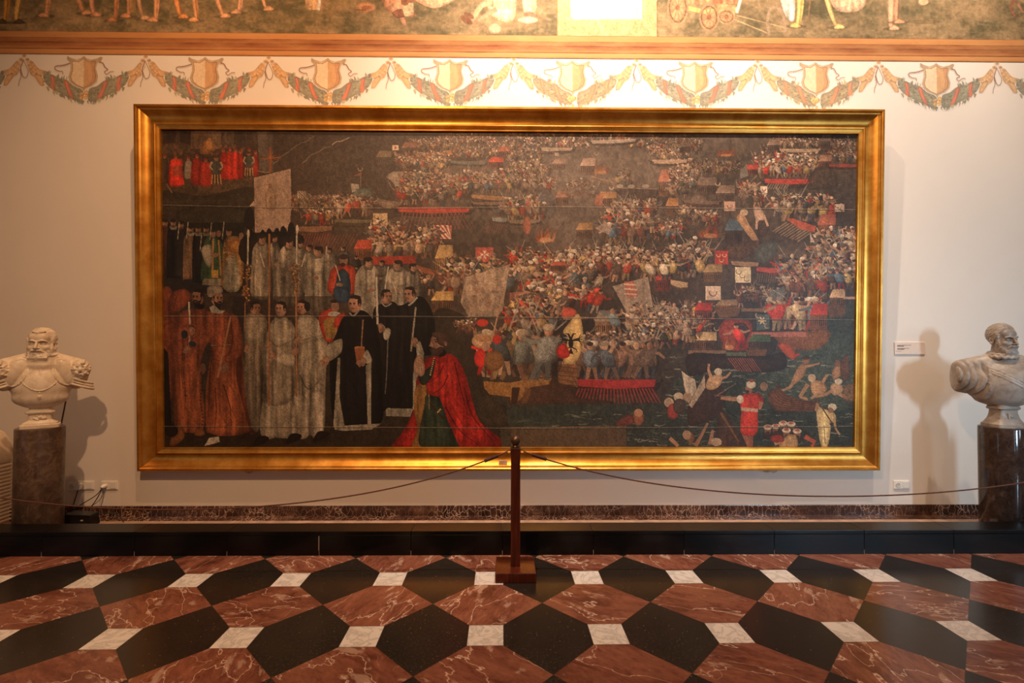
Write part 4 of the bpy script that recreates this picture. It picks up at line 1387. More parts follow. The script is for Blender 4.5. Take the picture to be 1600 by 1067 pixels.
def fire(x, y, w, h, hot=1.0):
    for i in range(26):
        a = R.uniform(-1, 1); L = h * R.uniform(.35, 1) * (1 - .5 * abs(a))
        c = [(176, 70, 30), (196, 100, 48), (140, 48, 26), (206, 140, 84)][R.randint(4)]
        x0 = x + a * w * .4
        cv.line([(x0, y), (x0 + R.uniform(-.2, .2) * w, y - L * .5), (x0 + R.uniform(-.1, .5) * w, y - L)], w * .14, np.array(c) * hot, w * .02, .55, True)
    cv.ell(x, y - h * .08, w * .3, h * .12, np.array((214, 150, 96)) * hot, .6)
def sparks(x, y, r):
    for i in range(22):
        a = R.uniform(0, 6.28); q = R.uniform(.4, 1) * r
        cv.line([(x, y), (x + q * math.cos(a), y + q * math.sin(a) * .8)], 1.6, (206, 166, 120), .5, .7)

cv.org(0, 0, 1.0)
# distant band of fighting at the top
for x0, x1, y0, y1, n, s, d in ((690, 800, 212, 222, 60, 10, .8), (800, 1000, 210, 232, 140, 11, .95), (640, 720, 220, 236, 60, 11, .85), (1000, 1100, 212, 240, 60, 12, .8), (1200, 1345, 220, 240, 70, 13, .75)):
    crowd(x0, x1, y0, y1, n, s * .8, s, CLOTH, d)
for x0, y0, x1, y1, h, r in ((650, 236, 760, 240, 10, (112, 88, 72)), (828, 230, 900, 230, 8, (142, 122, 100)), (930, 219, 1000, 216, 7, (140, 124, 108)), (1025, 250, 1090, 247, 9, (150, 122, 98)), (1225, 233, 1290, 233, 8, (140, 116, 92)), (1300, 238, 1348, 238, 8, (120, 62, 48))):
    hull(x0, y0, x1, y1, h, (52, 42, 36), r, 3.5)
cv.org(520, 190)
# crop two : upper middle-left ships (coordinates on the plan sheet of that quarter)
crowd(530, 760, 120, 170, 70, 38, 46, CLOTH, .8); crowd(760, 960, 80, 130, 60, 30, 36, CLOTH, .85)
cabin(440, 110, 90, 80, (118, 78, 62), (72, 54, 44)); flag(380, 130, 38, 32, (190, 166, 140), 30, 0, 'cr', (140, 40, 34)); cabin(280, 165, 90, 90, (104, 90, 68), (66, 54, 44))
cabin(680, 165, 100, 60, (156, 100, 58), (76, 56, 44))
crowd(400, 740, 215, 300, 85, 52, 62, CLOTH, .92)
hull(415, 305, 730, 318, 30, (52, 40, 33), (130, 110, 88), 17)
hull(740, 235, 960, 245, 26, (50, 48, 44), (86, 84, 76), 14); oars(780, 265, 960, 260, 16, 30, 70, (84, 58, 46), 5, .7)
crowd(980, 1107, 130, 240, 40, 44, 56, CLOTH, .9); cabin(980, 205, 90, 75, (176, 60, 42), (90, 50, 40)); cabin(1040, 140, 80, 70, (150, 74, 52), (84, 58, 44))
crowd(760, 960, 160, 220, 50, 36, 44, CLOTH, .8)
cv.poly([(340, 330), (400, 295), (430, 330), (410, 440), (385, 370)], (138, 124, 108), .9, .3, .2, True)
crowd(430, 860, 360, 520, 110, 78, 100, BRIGHT, .85)
cv.poly([(270, 420), (300, 470), (430, 495), (380, 530), (300, 510)], (124, 102, 82), .9, 0, .3, True)
cv.ell(420, 240, 24, 16, (96, 50, 40))
hull(410, 537, 860, 540, 46, (46, 33, 27), (162, 48, 36), 26); oars(430, 556, 830, 556, 17, -30, 110, (116, 66, 54), 5); oars(600, 556, 830, 556, 9, 60, 110, (110, 62, 50), 5)
# second ship of that row, with archers
crowd(820, 1107, 350, 450, 60, 70, 92, BRIGHT, .85); hull(870, 455, 1107, 470, 40, (50, 38, 30), (140, 98, 62), 18)
hull(880, 500, 1100, 500, 40, (48, 38, 32), (104, 82, 66), 12)
cabin(880, 540, 10, 10, (60, 50, 40)); hull(1000, 600, 1107, 604, 28, (52, 42, 36), (108, 116, 108), 18); oars(960, 620, 1107, 620, 10, -20, 70, (96, 62, 50), 5)
crowd(1050, 1107, 540, 590, 14, 60, 70, CLOTH, .9)
# left mid ships
cv.line([(180, 300), (180, 400)], 6, (104, 84, 64)); crescent(178, 278, 14, (186, 156, 110), 0, 6); cv.poly([(130, 325), (185, 305), (185, 322)], (124, 66, 48))
cv.poly([(118, 372), (168, 378), (172, 412), (126, 430)], (150, 146, 132), .9, .2); cabin(130, 405, 110, 110, (70, 86, 78), (60, 46, 38))
crowd(0, 250, 520, 600, 34, 92, 112, BRIGHT, .9); hull(0, 606, 250, 612, 40, (56, 46, 34), (92, 84, 60), 14)
cv.org(240, 190); crowd(860, 1107, 500, 560, 46, 48, 66, CLOTH, .9); cv.poly([(850, 460), (1107, 440), (1107, 480), (850, 500)], (84, 80, 72), .5)
crowd(850, 1107, 470, 500, 40, 34, 40, CLOTH, .9); crowd(930, 1107, 610, 640, 20, 80, 92, BRIGHT, .9)
hull(890, 660, 1107, 655, 50, (58, 42, 32), (116, 84, 62), 24); oars(900, 690, 1107, 690, 13, -40, 130, (124, 58, 44), 5)
flag(893, 420, 55, 45, (164, 150, 130), 30, 0, 'st', (54, 42, 36))
cv.org(520, 190); oars(0, 700, 170, 690, 8, -60, 110, (110, 64, 52), 5)
flag(258, 562, 88, 75, (178, 152, 112), 30, 0, 'cd', (40, 30, 26)); flag(634, 638, 110, 88, (196, 168, 146), 30, 0, 'st', (150, 42, 38)); flag(895, 780, 112, 92, (174, 74, 62), 40, 0, 'mc', (206, 184, 160))
# the press of men between banner and red-striped flag
crowd(240, 640, 690, 860, 64, 96, 122, BRIGHT, .95)
cabin(138, 730, 105, 130, (168, 62, 40), (108, 66, 44)); cv.poly([(240, 840), (520, 830), (520, 880), (240, 890)], (150, 42, 28), .9, .2)
hull(520, 900, 640, 940, 40, (72, 50, 36), (126, 70, 44), 24)
cabin(645, 765, 105, 190, (170, 136, 84), (122, 86, 52)); hull(740, 845, 880, 850, 30, (60, 46, 36), (128, 96, 60), 14)
cv.poly([(700, 960), (870, 920), (890, 1010), (720, 1060)], (124, 62, 40), .9, 0, .3)
flag(752, 875, 100, 108, (190, 164, 130), 60, 0, 'eagle')
cv.org(800, 190)
# centre of the battle
crowd(0, 200, 150, 330, 80, 44, 66, CLOTH, .85); crowd(0, 250, 330, 440, 50, 70, 86, CLOTH, .85)
cabin(270, 220, 80, 70, (142, 110, 92), (84, 62, 50)); flag(285, 180, 26, 20, (150, 132, 116)); flag(160, 232, 26, 28, (140, 116, 98)); cabin(445, 215, 90, 110, (160, 128, 108), (80, 58, 48)); crescent(545, 182, 14, (166, 140, 116), 0, 5)
fire(575, 315, 110, 90, .85); cv.line([(510, 340), (660, 385)], 20, (104, 78, 60)); cv.line([(510, 330), (650, 372)], 6, (136, 104, 80))
crowd(650, 760, 330, 420, 10, 60, 70, CLOTH, .9); cv.poly([(640, 410), (900, 405), (1000, 470), (1000, 520), (720, 480)], (52, 40, 34), .9, 0, .3); cv.line([(712, 478), (1000, 520)], 10, (40, 36, 34)); cv.line([(690, 405), (920, 412)], 5, (120, 100, 82))
for x in (690, 760, 850): cv.ell(x, 395, 22, 12, (152, 136, 116), .8)
crowd(880, 1107, 180, 240, 50, 44, 52, CLOTH, .9); hull(900, 240, 1107, 235, 26, (60, 48, 40), (156, 126, 104), 16)
cabin(930, 290, 95, 170, (156, 84, 60), (92, 62, 46)); crowd(1010, 1107, 300, 480, 44, 60, 80, CLOTH, .9)
cabin(290, 425, 80, 90, (142, 92, 66), (88, 60, 46)); crescent(277, 400, 13, (176, 152, 124), 0, 6); crescent(637, 402, 12, (186, 164, 132), 0, 6); cabin(545, 430, 120, 90, (164, 112, 66), (92, 62, 46)); cv.poly([(540, 450), (585, 435), (580, 520), (530, 510)], (156, 82, 58), .9)
cv.poly([(170, 430), (250, 415), (290, 540), (240, 600), (180, 520)], (66, 60, 58), .85, 0, .3, True); cv.poly([(100, 490), (170, 500), (180, 560), (90, 560)], (110, 92, 84), .8)
crowd(370, 520, 400, 470, 20, 60, 76, CLOTH, .8); cv.poly([(380, 400), (500, 390), (510, 450), (370, 460)], (104, 76, 62), .6, 0, .3, True)
crowd(0, 200, 540, 620, 24, 96, 110, BRIGHT, .85); hull(0, 618, 190, 612, 26, (56, 44, 36), (110, 94, 72), 16)
cv.ell(110, 640, 24, 60, (160, 80, 56), .8); fire(225, 745, 120, 140, .95); sparks(215, 745, 60)
cabin(455, 620, 10, 20, (120, 90, 60)); cabin(415, 625, 100, 100, (150, 110, 64), (76, 54, 42))
crescent(655, 585, 15, (200, 178, 146), 0, 6); flag(590, 555, 45, 48, (150, 126, 92), 10, 0, 'c1')
crowd(660, 900, 560, 620, 40, 90, 110, BRIGHT, .88); crowd(880, 1090, 640, 740, 50, 60, 74, BRIGHT, .9)
crowd(620, 900, 640, 770, 38, 120, 140, BRIGHT, .95); cabin(975, 470, 75, 110, (160, 106, 60), (86, 60, 44)); cv.poly([(530, 660), (600, 620), (640, 660), (620, 700)], (150, 128, 112), .8)
hull(645, 805, 830, 808, 44, (58, 44, 36), (146, 112, 82), 30); oars(560, 830, 760, 830, 9, -60, 120, (110, 90, 74), 6, .8)
flag(342, 793, 82, 68, (198, 180, 148), 30, 0, 'c1', (52, 40, 34))
cv.org(1080, 190)
# right upper quarter
crowd(-60, 90, 110, 200, 40, 44, 60, CLOTH, .7); crowd(560, 820, 120, 165, 60, 40, 50, CLOTH, .9); crowd(890, 1060, 150, 185, 44, 40, 46, CLOTH, .8); crowd(880, 1060, 210, 262, 44, 46, 56, BRIGHT, .7)
cabin(500, 100, 75, 80, (120, 96, 80), (70, 56, 48)); cabin(645, 195, 80, 90, (138, 78, 58), (76, 54, 44)); cabin(810, 200, 85, 90, (142, 104, 80), (84, 54, 42)); cabin(830, 70, 60, 100, (96, 78, 62), (66, 54, 46))
hull(580, 172, 820, 172, 22, (60, 48, 40), (148, 124, 98), 12); hull(880, 265, 1062, 268, 26, (52, 38, 32), (130, 50, 40), 12)
fire(245, 205, 110, 70, .8); cabin(215, 235, 60, 60, (130, 98, 62), (72, 56, 44)); crowd(30, 330, 260, 330, 70, 40, 54, CLOTH, .7)
crowd(430, 790, 240, 350, 95, 70, 92, BRIGHT, .92); cabin(360, 258, 80, 70, (160, 52, 44), (84, 50, 42)); cv.poly([(330, 300), (370, 255), (380, 330), (330, 350)], (116, 112, 104), .8)
hull(480, 362, 788, 366, 44, (48, 36, 30), (164, 48, 40), 22); oars(500, 380, 640, 380, 9, -20, 34, (130, 112, 92), 6)
cv.poly([(790, 290), (900, 280), (930, 400), (800, 420), (740, 400)], (56, 44, 36), .8, 0, .4, True)
for i in range(160):
    x, y = R.uniform(560, 1060), R.uniform(380, 560)
    cv.line([(x, y), (x + R.uniform(12, 34), y + R.uniform(-5, 5))], R.uniform(2, 5), [(70, 74, 66), (96, 98, 86), (48, 52, 46)][R.randint(3)], 1, .5)
cabin(60, 340, 120, 110, (108, 88, 74), (72, 56, 46)); cabin(180, 390, 110, 110, (128, 104, 86), (76, 60, 50)); crescent(190, 378, 14, (178, 150, 120), 0, 5); crowd(-40, 60, 300, 420, 26, 56, 70, CLOTH, .9); hull(-20, 490, 200, 500, 40, (56, 42, 36), (100, 78, 64), 16); cv.ell(70, 480, 50, 30, (104, 84, 72), .8)
flag(455, 396, 42, 48, (206, 184, 160), 30, 0, 'c1', (150, 50, 40)); cv.poly([(455, 440), (497, 444), (475, 475)], (204, 180, 156)); cabin(385, 452, 90, 90, (166, 48, 40), (80, 54, 44)); crowd(330, 450, 430, 540, 20, 80, 96, CLOTH, .9)
flag(230, 492, 68, 60, (188, 146, 122), 60, 0, 'c1', (170, 100, 84))
crowd(-20, 200, 600, 650, 30, 64, 80, CLOTH, .9); fire(140, 720, 130, 130, .85); crowd(-40, 60, 560, 640, 12, 60, 76)
cabin(235, 605, 105, 160, (66, 84, 100), (56, 44, 38)); cv.poly([(340, 560), (385, 640), (440, 735), (400, 735), (330, 640), (305, 600)], (172, 128, 90), 1, .2, .2, True); cv.ell(352, 562, 24, 22, (180, 152, 120)); cv.poly([(240, 770), (440, 740), (440, 800), (330, 860), (240, 840)], (70, 50, 38), .95, 0, .35, True)
cv.poly([(410, 540), (450, 530), (480, 590), (440, 640)], (166, 134, 112), .95, 0, .2, True); cv.poly([(450, 610), (510, 640), (490, 700), (450, 720), (430, 660)], (58, 44, 36), .9, 0, .3, True); cv.line([(432, 600), (428, 670)], 14, (168, 134, 110)); cv.line([(475, 580), (500, 650)], 14, (168, 134, 110))
crowd(560, 720, 560, 620, 22, 110, 130, BRIGHT, .95); crowd(720, 900, 580, 640, 14, 130, 150, BRIGHT, 1.0); crowd(560, 880, 500, 560, 30, 60, 80, CLOTH, .9)
cv.poly([(610, 600), (650, 600), (795, 650), (790, 690), (700, 670)], (166, 72, 50), 1, 0, .2); oars(610, 620, 780, 690, 10, -90, 60, (136, 110, 86), 7); cabin(810, 575, 105, 150, (160, 84, 60), (120, 74, 48)); cv.poly([(790, 690), (990, 690), (960, 740), (860, 760), (800, 730)], (72, 48, 36), .9, 0, .3)
flag(915, 512, 58, 46, (190, 166, 140), 10, 0, 'cd', (44, 32, 28)); flag(762, 700, 60, 52, (182, 160, 138), 20, 0, 'c1', (160, 60, 46))
cv.haze(640, 830, 120, 70, (120, 100, 84), .6); fire(560, 900, 80, 120, .8); cabin(730, 775, 70, 50, (170, 100, 60)); 
cv.poly([(430, 780), (540, 740), (560, 800), (480, 880), (420, 860)], (74, 82, 78), .7, 0, .3, True)
hull(425, 920, 620, 930, 36, (56, 42, 36), (166, 62, 54), 22); oars(430, 945, 600, 945, 12, -10, 60, (110, 84, 68), 5); hull(270, 880, 440, 890, 30, (56, 42, 36), (134, 104, 80), 20)
crowd(830, 1045, 780, 940, 44, 130, 160, BRIGHT, 1.0); crowd(590, 1045, 950, 1060, 44, 130, 160, BRIGHT, 1.0)
flag(170, 805, 80, 85, (164, 46, 38), 60, 0, 'c3', (206, 166, 110)); flag(295, 908, 96, 98, (200, 184, 150), 60, 0, 'cd', (120, 96, 70)); 
crowd(0, 110, 830, 1000, 20, 130, 160, BRIGHT, .95); cabin(100, 890, 110, 110, (150, 122, 80), (100, 74, 52))
cv.org(800, 190)
crowd(420, 1107, 870, 960, 70, 110, 130, BRIGHT, .95); crowd(0, 560, 900, 1060, 80, 120, 150, BRIGHT, 1.0)
cabin(255, 870, 90, 60, (168, 74, 50), (90, 60, 46)); cabin(905, 930, 90, 130, (164, 52, 40), (104, 50, 42)); 
crowd(560, 1107, 900, 1000, 40, 110, 140, BRIGHT, 1.0); hull(1000, 1000, 1107, 1020, 40, (80, 60, 44), (176, 146, 110), 26)
cv.org(520, 450)
crowd(700, 1107, -80, 60, 40, 130, 150, BRIGHT, .95)
# --- lower right field
cv.org(800, 450)
cv.poly([(0, 40), (100, 30), (110, 160), (0, 170)], (150, 86, 66), .9, .1, .2)
crowd(90, 560, 40, 180, 40, 130, 150, BRIGHT, 1.0); cv.ell(345, 165, 70, 34, (176, 66, 48)); cv.poly([(0, 190), (560, 195), (560, 215), (0, 215)], (150, 118, 96), .9, 0, .2)
cv.poly([(200, 215), (520, 205), (540, 330), (330, 360), (200, 320)], (40, 34, 32), .9, 0, .3)
cabin(530, 150, 130, 165, (128, 112, 96), (132, 96, 66)); 
cv.poly([(640, 0), (860, -60), (890, 130), (730, 170)], (150, 130, 112), .95, .25, .2); cv.poly([(712, -30), (770, -30), (800, 60), (730, 75)], (176, 84, 66), .85)
for q in range(3): cv.line([(712, -14 + q * 30), (790, -8 + q * 30)], 10, (200, 170, 146))
crowd(740, 1107, 190, 340, 60, 110, 130, [(160, 140, 118), (172, 150, 126), (140, 118, 98), (150, 130, 112), (120, 100, 84)], 1.0)
man(670, 310, 170, [(96, 110, 112)], 1.0); crowd(740, 1000, 320, 370, 24, 110, 124, BRIGHT, .95)
cv.poly([(880, 330), (1107, 330), (1107, 420), (900, 440)], (48, 46, 42), .7, 0, .3); crowd(900, 1107, 330, 400, 16, 110, 130, BRIGHT, .9)
crowd(460, 900, 370, 420, 40, 90, 104, [(110, 96, 86), (96, 86, 80), (84, 78, 74)], .95)
crowd(440, 900, 560, 592, 26, 210, 236, [(140, 112, 88), (86, 98, 108), (70, 88, 108), (160, 132, 106), (112, 92, 78), (128, 96, 76)], 1.0)
hull(415, 608, 905, 612, 70, (36, 28, 25), (158, 40, 38), 40)
for i in range(24):
    x = 430 + i * 19.5
    cv.line([(x, 645), (x - 45 + i * 4.4, 740)], 9, (132, 46, 38), 6)
# prow on the left of it and the group with the great standard
cv.poly([(0, 610), (290, 590), (400, 640), (420, 700), (640, 730), (560, 760), (250, 750), (120, 790), (0, 770)], (64, 42, 28), .95, 0, .35, True)
cv.poly([(290, 470), (415, 480), (420, 640), (300, 610)], (120, 80, 48), 1, 0, .3); 
for q in range(5): cv.line([(292, 505 + q * 28), (418, 520 + q * 28)], 5, (76, 48, 30))
for q in range(6): cv.poly([(300 + q * 18, 474), (312 + q * 18, 475), (312 + q * 18, 492), (300 + q * 18, 491)], (190, 160, 120))
cv.org(520, 450)
cv.poly([(940, 600), (1107, 610), (1107, 700), (950, 680)], (140, 96, 44), 1, 0, .25)
cv.org(800, 450)
cv.poly([(0, 610), (90, 590), (260, 580), (240, 620), (120, 640), (60, 720), (0, 740)], (140, 98, 50), .95, 0, .25)
cv.poly([(10, 640), (60, 640), (40, 740), (0, 750)], (50, 32, 22)); cv.poly([(90, 640), (130, 650), (100, 740), (70, 740)], (96, 64, 36))
crowd(-20, 300, 190, 330, 30, 130, 150, BRIGHT, .95)
big = [(176, 34, 24), (164, 130, 76), (190, 166, 130), (70, 74, 66), (96, 100, 92), (186, 40, 28)]
crowd(-190, 250, 560, 600, 13, 260, 320, big, 1.0)
man(205, 590, 340, [(104, 106, 100)], 1.05)
cv.poly([(430, 175), (455, 330), (410, 480), (330, 470), (360, 330), (330, 290), (370, 230)], (206, 172, 106), 1, .25, .15, True)
eagle(378, 350, 80); cv.poly([(285, 400), (340, 360), (370, 440), (310, 455)], (182, 34, 26), 1, .2, .2, True)
cv.org(520, 450)
# big pale flag and cabin right of the black friars
cv.poly([(830, -60), (1107, -140), (1060, 150), (1030, 190), (850, 190), (800, 100)], (150, 128, 106), .95, .3, .25)
for i in range(26): cv.ell(R.uniform(850, 1040), R.uniform(-70, 150), R.uniform(10, 30), R.uniform(8, 22), [(128, 92, 72), (170, 146, 120), (110, 88, 74)][R.randint(3)], .5)
cv.line([(840, 195), (910, 165), (1020, 185)], 10, (176, 150, 124), 8, .9, True)
cabin(620, 30, 130, 130, (184, 148, 84), (88, 62, 42)); cv.line([(640, 160), (790, 165)], 26, (70, 46, 34)); crowd(540, 640, 20, 90, 6, 120, 130, [(60, 56, 50), (80, 60, 46)])
cv.poly([(630, 180), (800, 170), (860, 260), (900, 420), (930, 560), (940, 640), (1000, 720), (1107, 780), (1107, 900), (840, 900), (700, 700)], (42, 36, 28), .95, 0, .3, True)
crowd(750, 900, 250, 310, 22, 56, 70, [(110, 70, 56), (90, 64, 52)])
man(945, 560, 270, [(184, 30, 24)], 1.0); man(1040, 585, 300, [(168, 134, 84)], 1.0); man(1085, 560, 270, [(52, 58, 60)], 1.0)
cv.ell(930, 345, 62, 46, (168, 136, 100)); cv.ell(940, 330, 50, 20, (150, 100, 60), .7); cv.ell(955, 380, 26, 30, (150, 112, 84)); cv.ell(920, 455, 38, 56, (190, 34, 26)); cv.ell(1005, 470, 62, 66, (112, 76, 40)); cv.ell(935, 230, 36, 24, (184, 44, 30)); cv.ell(1025, 335, 28, 28, (176, 36, 26))
cv.line([(1060, 60), (1000, 310)], 9, (160, 120, 92))

# --- sea in the lower right, with wrecks and swimmers
cv.org(0, 0, 1.0)
cv.poly(W_(795, 640, 1040, 636, 1060, 600, 1100, 560, 1200, 570, 1342, 470, 1342, 712, 780, 712), (44, 54, 47), .85, 0, .45)
cv.poly(W_(1200, 575, 1240, 540, 1342, 530, 1342, 640, 1180, 640), (66, 80, 70), .6, 0, .4, True)
for i in range(620):
    x, y = R.uniform(800, 1340), R.uniform(560, 708)
    if x < 1040 and y < 650: continue
    c = [(84, 94, 80), (124, 128, 110), (62, 74, 66), (30, 34, 31), (150, 148, 130)][R.randint(5)]
    cv.line([(x, y), (x + R.uniform(3, 9), y + R.uniform(-2, 2)), (x + R.uniform(8, 18), y + R.uniform(-2, 2))], R.uniform(1.2, 2.8), c, .6, .7)
cv.org(1080, 450)
# ships of the right quarter
crowd(-60, 140, 180, 330, 40, 90, 110, BRIGHT, .9); cabin(40, 105, 105, 110, (172, 46, 40), (110, 56, 46)); flag(110, 0, 94, 88, (196, 172, 150), 40, 0, 'c1', (160, 44, 36)); cabin(175, 85, 130, 80, (140, 112, 82), (116, 78, 50)); cv.poly([(160, 140), (330, 130), (310, 190), (200, 200)], (104, 70, 46), .9, 0, .3); crowd(320, 560, 70, 140, 40, 80, 96, CLOTH, .85); cv.poly([(330, 140), (540, 140), (540, 160), (330, 160)], (124, 92, 66))
cabin(30, 290, 140, 120, (196, 164, 116), (88, 60, 44)); crowd(-40, 60, 280, 360, 14, 110, 124, BRIGHT)
cv.poly([(500, 40), (600, 0), (600, 90), (530, 110)], (96, 104, 104), .8); crowd(600, 860, 20, 90, 26, 120, 140, BRIGHT, 1.0)
crowd(520, 780, 260, 285, 14, 180, 210, [(190, 50, 34), (176, 150, 110), (86, 98, 104), (190, 60, 40), (170, 140, 80)], 1.05)
cv.poly([(540, 290), (730, 285), (870, 280), (870, 340), (800, 400), (640, 400), (540, 330)], (122, 74, 40), 1, 0, .3, True); cv.poly([(390, 290), (730, 290), (730, 320), (390, 318)], (172, 96, 80), 1, 0, .2); oars(560, 330, 730, 330, 11, -20, 70, (118, 60, 44), 6)
cabin(755, 110, 105, 165, (186, 50, 38), (128, 76, 46)); cabin(880, 20, 90, 120, (186, 150, 110), (104, 70, 46)); cv.poly([(860, 130), (980, 120), (970, 190), (880, 200)], (92, 60, 40), .9, 0, .3); crowd(900, 1040, -40, 30, 12, 110, 130, BRIGHT); cv.line([(965, 75), (1040, 75)], 16, (176, 140, 120))
cv.poly([(425, 180), (505, 180), (505, 270), (425, 280)], (72, 92, 98), .95, .1); 
for q in range(3):
    a = q * math.pi / 3; cv.line([(460 - 24 * math.cos(a), 218 - 24 * math.sin(a)), (460 + 24 * math.cos(a), 218 + 24 * math.sin(a))], 8, (214, 186, 140))
crescent(435, 185, 15, (206, 180, 140), .6, 6); crescent(490, 252, 15, (206, 180, 140), 1.2, 6); crescent(178, 265, 16, (206, 176, 130), 0, 6); crescent(835, 95, 12, (206, 176, 130), .8, 6); crescent(105, 530, 18, (186, 150, 110), 0, 7)
# burning stern
cv.poly([(190, 300), (220, 220), (300, 205), (390, 230), (390, 330), (360, 400), (250, 400)], (150, 50, 36), .9, 0, .3, True); cv.ell(330, 290, 50, 60, (54, 40, 34), .9); fire(255, 400, 90, 150, 1.0); man(345, 405, 170, [(190, 40, 32)], 1.0)
cabin(375, 305, 130, 100, (66, 92, 60), (70, 50, 36)); cv.poly([(0, 405), (235, 405), (240, 425), (0, 430)], (120, 92, 70)); cv.poly([(0, 430), (230, 430), (470, 440), (590, 420), (600, 520), (440, 545), (240, 520), (60, 560), (0, 560)], (44, 32, 26), .97, 0, .35, True); cv.poly([(235, 418), (360, 418), (360, 442), (235, 440)], (80, 92, 70)); cv.poly([(360, 405), (490, 400), (480, 440), (370, 442)], (100, 66, 42))
oars(240, 455, 400, 455, 11, 60, 85, (136, 72, 56), 6)
cv.poly([(560, 375), (620, 370), (670, 440), (650, 465), (600, 430)], (186, 70, 38), 1, .2, .2, True); cv.line([(650, 440), (690, 430)], 14, (176, 50, 40))
# left sinking boat and its men
cv.poly([(0, 740), (60, 640), (110, 560), (200, 620), (225, 700), (180, 820), (100, 860), (0, 880)], (56, 38, 32), .97, 0, .3, True); cv.poly([(-30, 620), (0, 570), (40, 590), (50, 650), (0, 740)], (176, 160, 140), .9, .2); cv.poly([(0, 750), (100, 560), (105, 640), (20, 770)], (170, 152, 128), .9, .2, .2)
cv.poly([(110, 640), (130, 575), (205, 560), (200, 620), (150, 655)], (186, 146, 104), 1, 0, .2, True); cv.ell(185, 540, 24, 22, (196, 176, 150)); cv.line([(140, 575), (125, 530), (128, 490)], 20, (176, 130, 96), 12); cv.line([(195, 585), (235, 575), (262, 545)], 18, (176, 130, 96), 10)
# archer in red
def archer():
    cv.poly([(190, 780), (230, 800), (330, 960), (370, 1015), (180, 1015)], (66, 44, 32), .95, 0, .3, True); cv.line([(200, 800), (310, 985)], 16, (110, 76, 52), 10)
    cv.line([(295, 615), (240, 660), (218, 710), (235, 780), (300, 835)], 7, (40, 30, 26), 6, 1, True); cv.line([(295, 615), (170, 695)], 2.5, (150, 130, 110)); cv.line([(160, 690), (420, 715)], 4, (120, 90, 66))
    cv.line([(345, 930), (375, 1015)], 34, (156, 96, 74), 24); cv.line([(385, 930), (385, 1015)], 30, (140, 84, 64), 24)
    cv.poly([(330, 690), (440, 680), (465, 740), (430, 780), (430, 900), (400, 945), (330, 935), (320, 860), (330, 790), (320, 760)], (196, 48, 36), 1, .35, .25, True, -.1)
    cv.poly([(326, 765), (430, 775), (430, 795), (326, 788)], (196, 160, 130)); cv.line([(330, 710), (270, 715), (200, 708)], 30, (166, 116, 84), 16); cv.ell(320, 715, 22, 26, (206, 190, 168))
    cv.line([(450, 730), (440, 780)], 28, (176, 110, 84), 14); cv.ell(375, 648, 22, 30, (146, 98, 72)); cv.ell(388, 622, 30, 24, (206, 190, 164)); cv.ell(366, 668, 12, 12, (60, 40, 32)); cv.ell(392, 600, 14, 10, (160, 60, 46))
archer()
cv.ell(468, 635, 24, 28, (150, 112, 84), .9)
# canoe-shaped boat with bare men
cv.poly([(560, 615), (540, 640), (495, 680), (510, 760), (570, 790), (780, 785), (790, 730), (700, 720), (620, 690), (575, 660)], (104, 64, 42), 1, 0, .3, True)
for q in range(5): cv.line([(545 - q * 6, 650 + q * 26), (600, 712 + q * 14), (780, 735 + q * 11)], 3.5, (62, 38, 27), 3, .9, True)
BODY = (168, 124, 84)
def nude(p, w=26, c=BODY):
    for a, b, k in p: cv.line([a, b], w * k, c, w * k * .75, 1)
cv.poly([(690, 500), (730, 495), (720, 560), (660, 620), (640, 600)], (160, 116, 80), 1, 0, .2, True, -.2); nude([((720, 510), (770, 500), .7), ((770, 500), (815, 488), .5), ((655, 600), (630, 640), .9), ((630, 640), (580, 660), .7)]); cv.ell(730, 468, 22, 24, (132, 92, 66)); cv.ell(730, 452, 24, 14, (70, 46, 34))
cv.poly([(760, 610), (820, 600), (860, 650), (820, 690), (770, 680)], (174, 130, 86), 1, 0, .2, True, -.2); nude([((830, 610), (862, 560), .8), ((740, 620), (690, 700), 1.0), ((690, 700), (740, 715), .7), ((800, 680), (760, 710), .8)]); cv.ell(765, 580, 24, 26, (186, 160, 124))
cv.poly([(890, 540), (920, 500), (950, 520), (940, 570), (900, 590)], (156, 112, 78), 1, 0, .2, True); nude([((935, 530), (985, 480), .7), ((985, 480), (985, 440), .5)]); cv.ell(925, 488, 20, 22, (120, 80, 58)); cv.poly([(940, 500), (985, 430), (1000, 560), (960, 600)], (92, 58, 42), .9, 0, .3, True)
cv.poly([(880, 630), (930, 610), (960, 660), (900, 690)], (178, 138, 100), 1, 0, .2, True); nude([((930, 680), (990, 710), .9), ((890, 660), (840, 690), .8), ((840, 690), (790, 700), .6)]); cv.ell(930, 603, 24, 18, (206, 190, 160)); cv.poly([(960, 640), (1020, 620), (1025, 720), (960, 720)], (120, 84, 56), .8, 0, .3, True)
# man in pale clothes with an oar
cv.poly([(790, 750), (820, 770), (900, 800), (910, 850), (870, 870), (880, 890), (860, 1010), (820, 1010), (800, 890)], (200, 172, 112), 1, .35, .2, True, -.1); cv.line([(838, 880), (845, 1000)], 4, (90, 70, 44)); cv.line([(800, 740), (790, 790)], 22, (160, 116, 84), 18); cv.line([(790, 710), (935, 940)], 8, (84, 56, 40)); cv.line([(900, 840), (910, 900), (935, 940)], 16, (176, 140, 96), 10); cv.ell(890, 765, 27, 24, (206, 190, 160)); cv.ell(880, 785, 18, 18, (140, 98, 70))
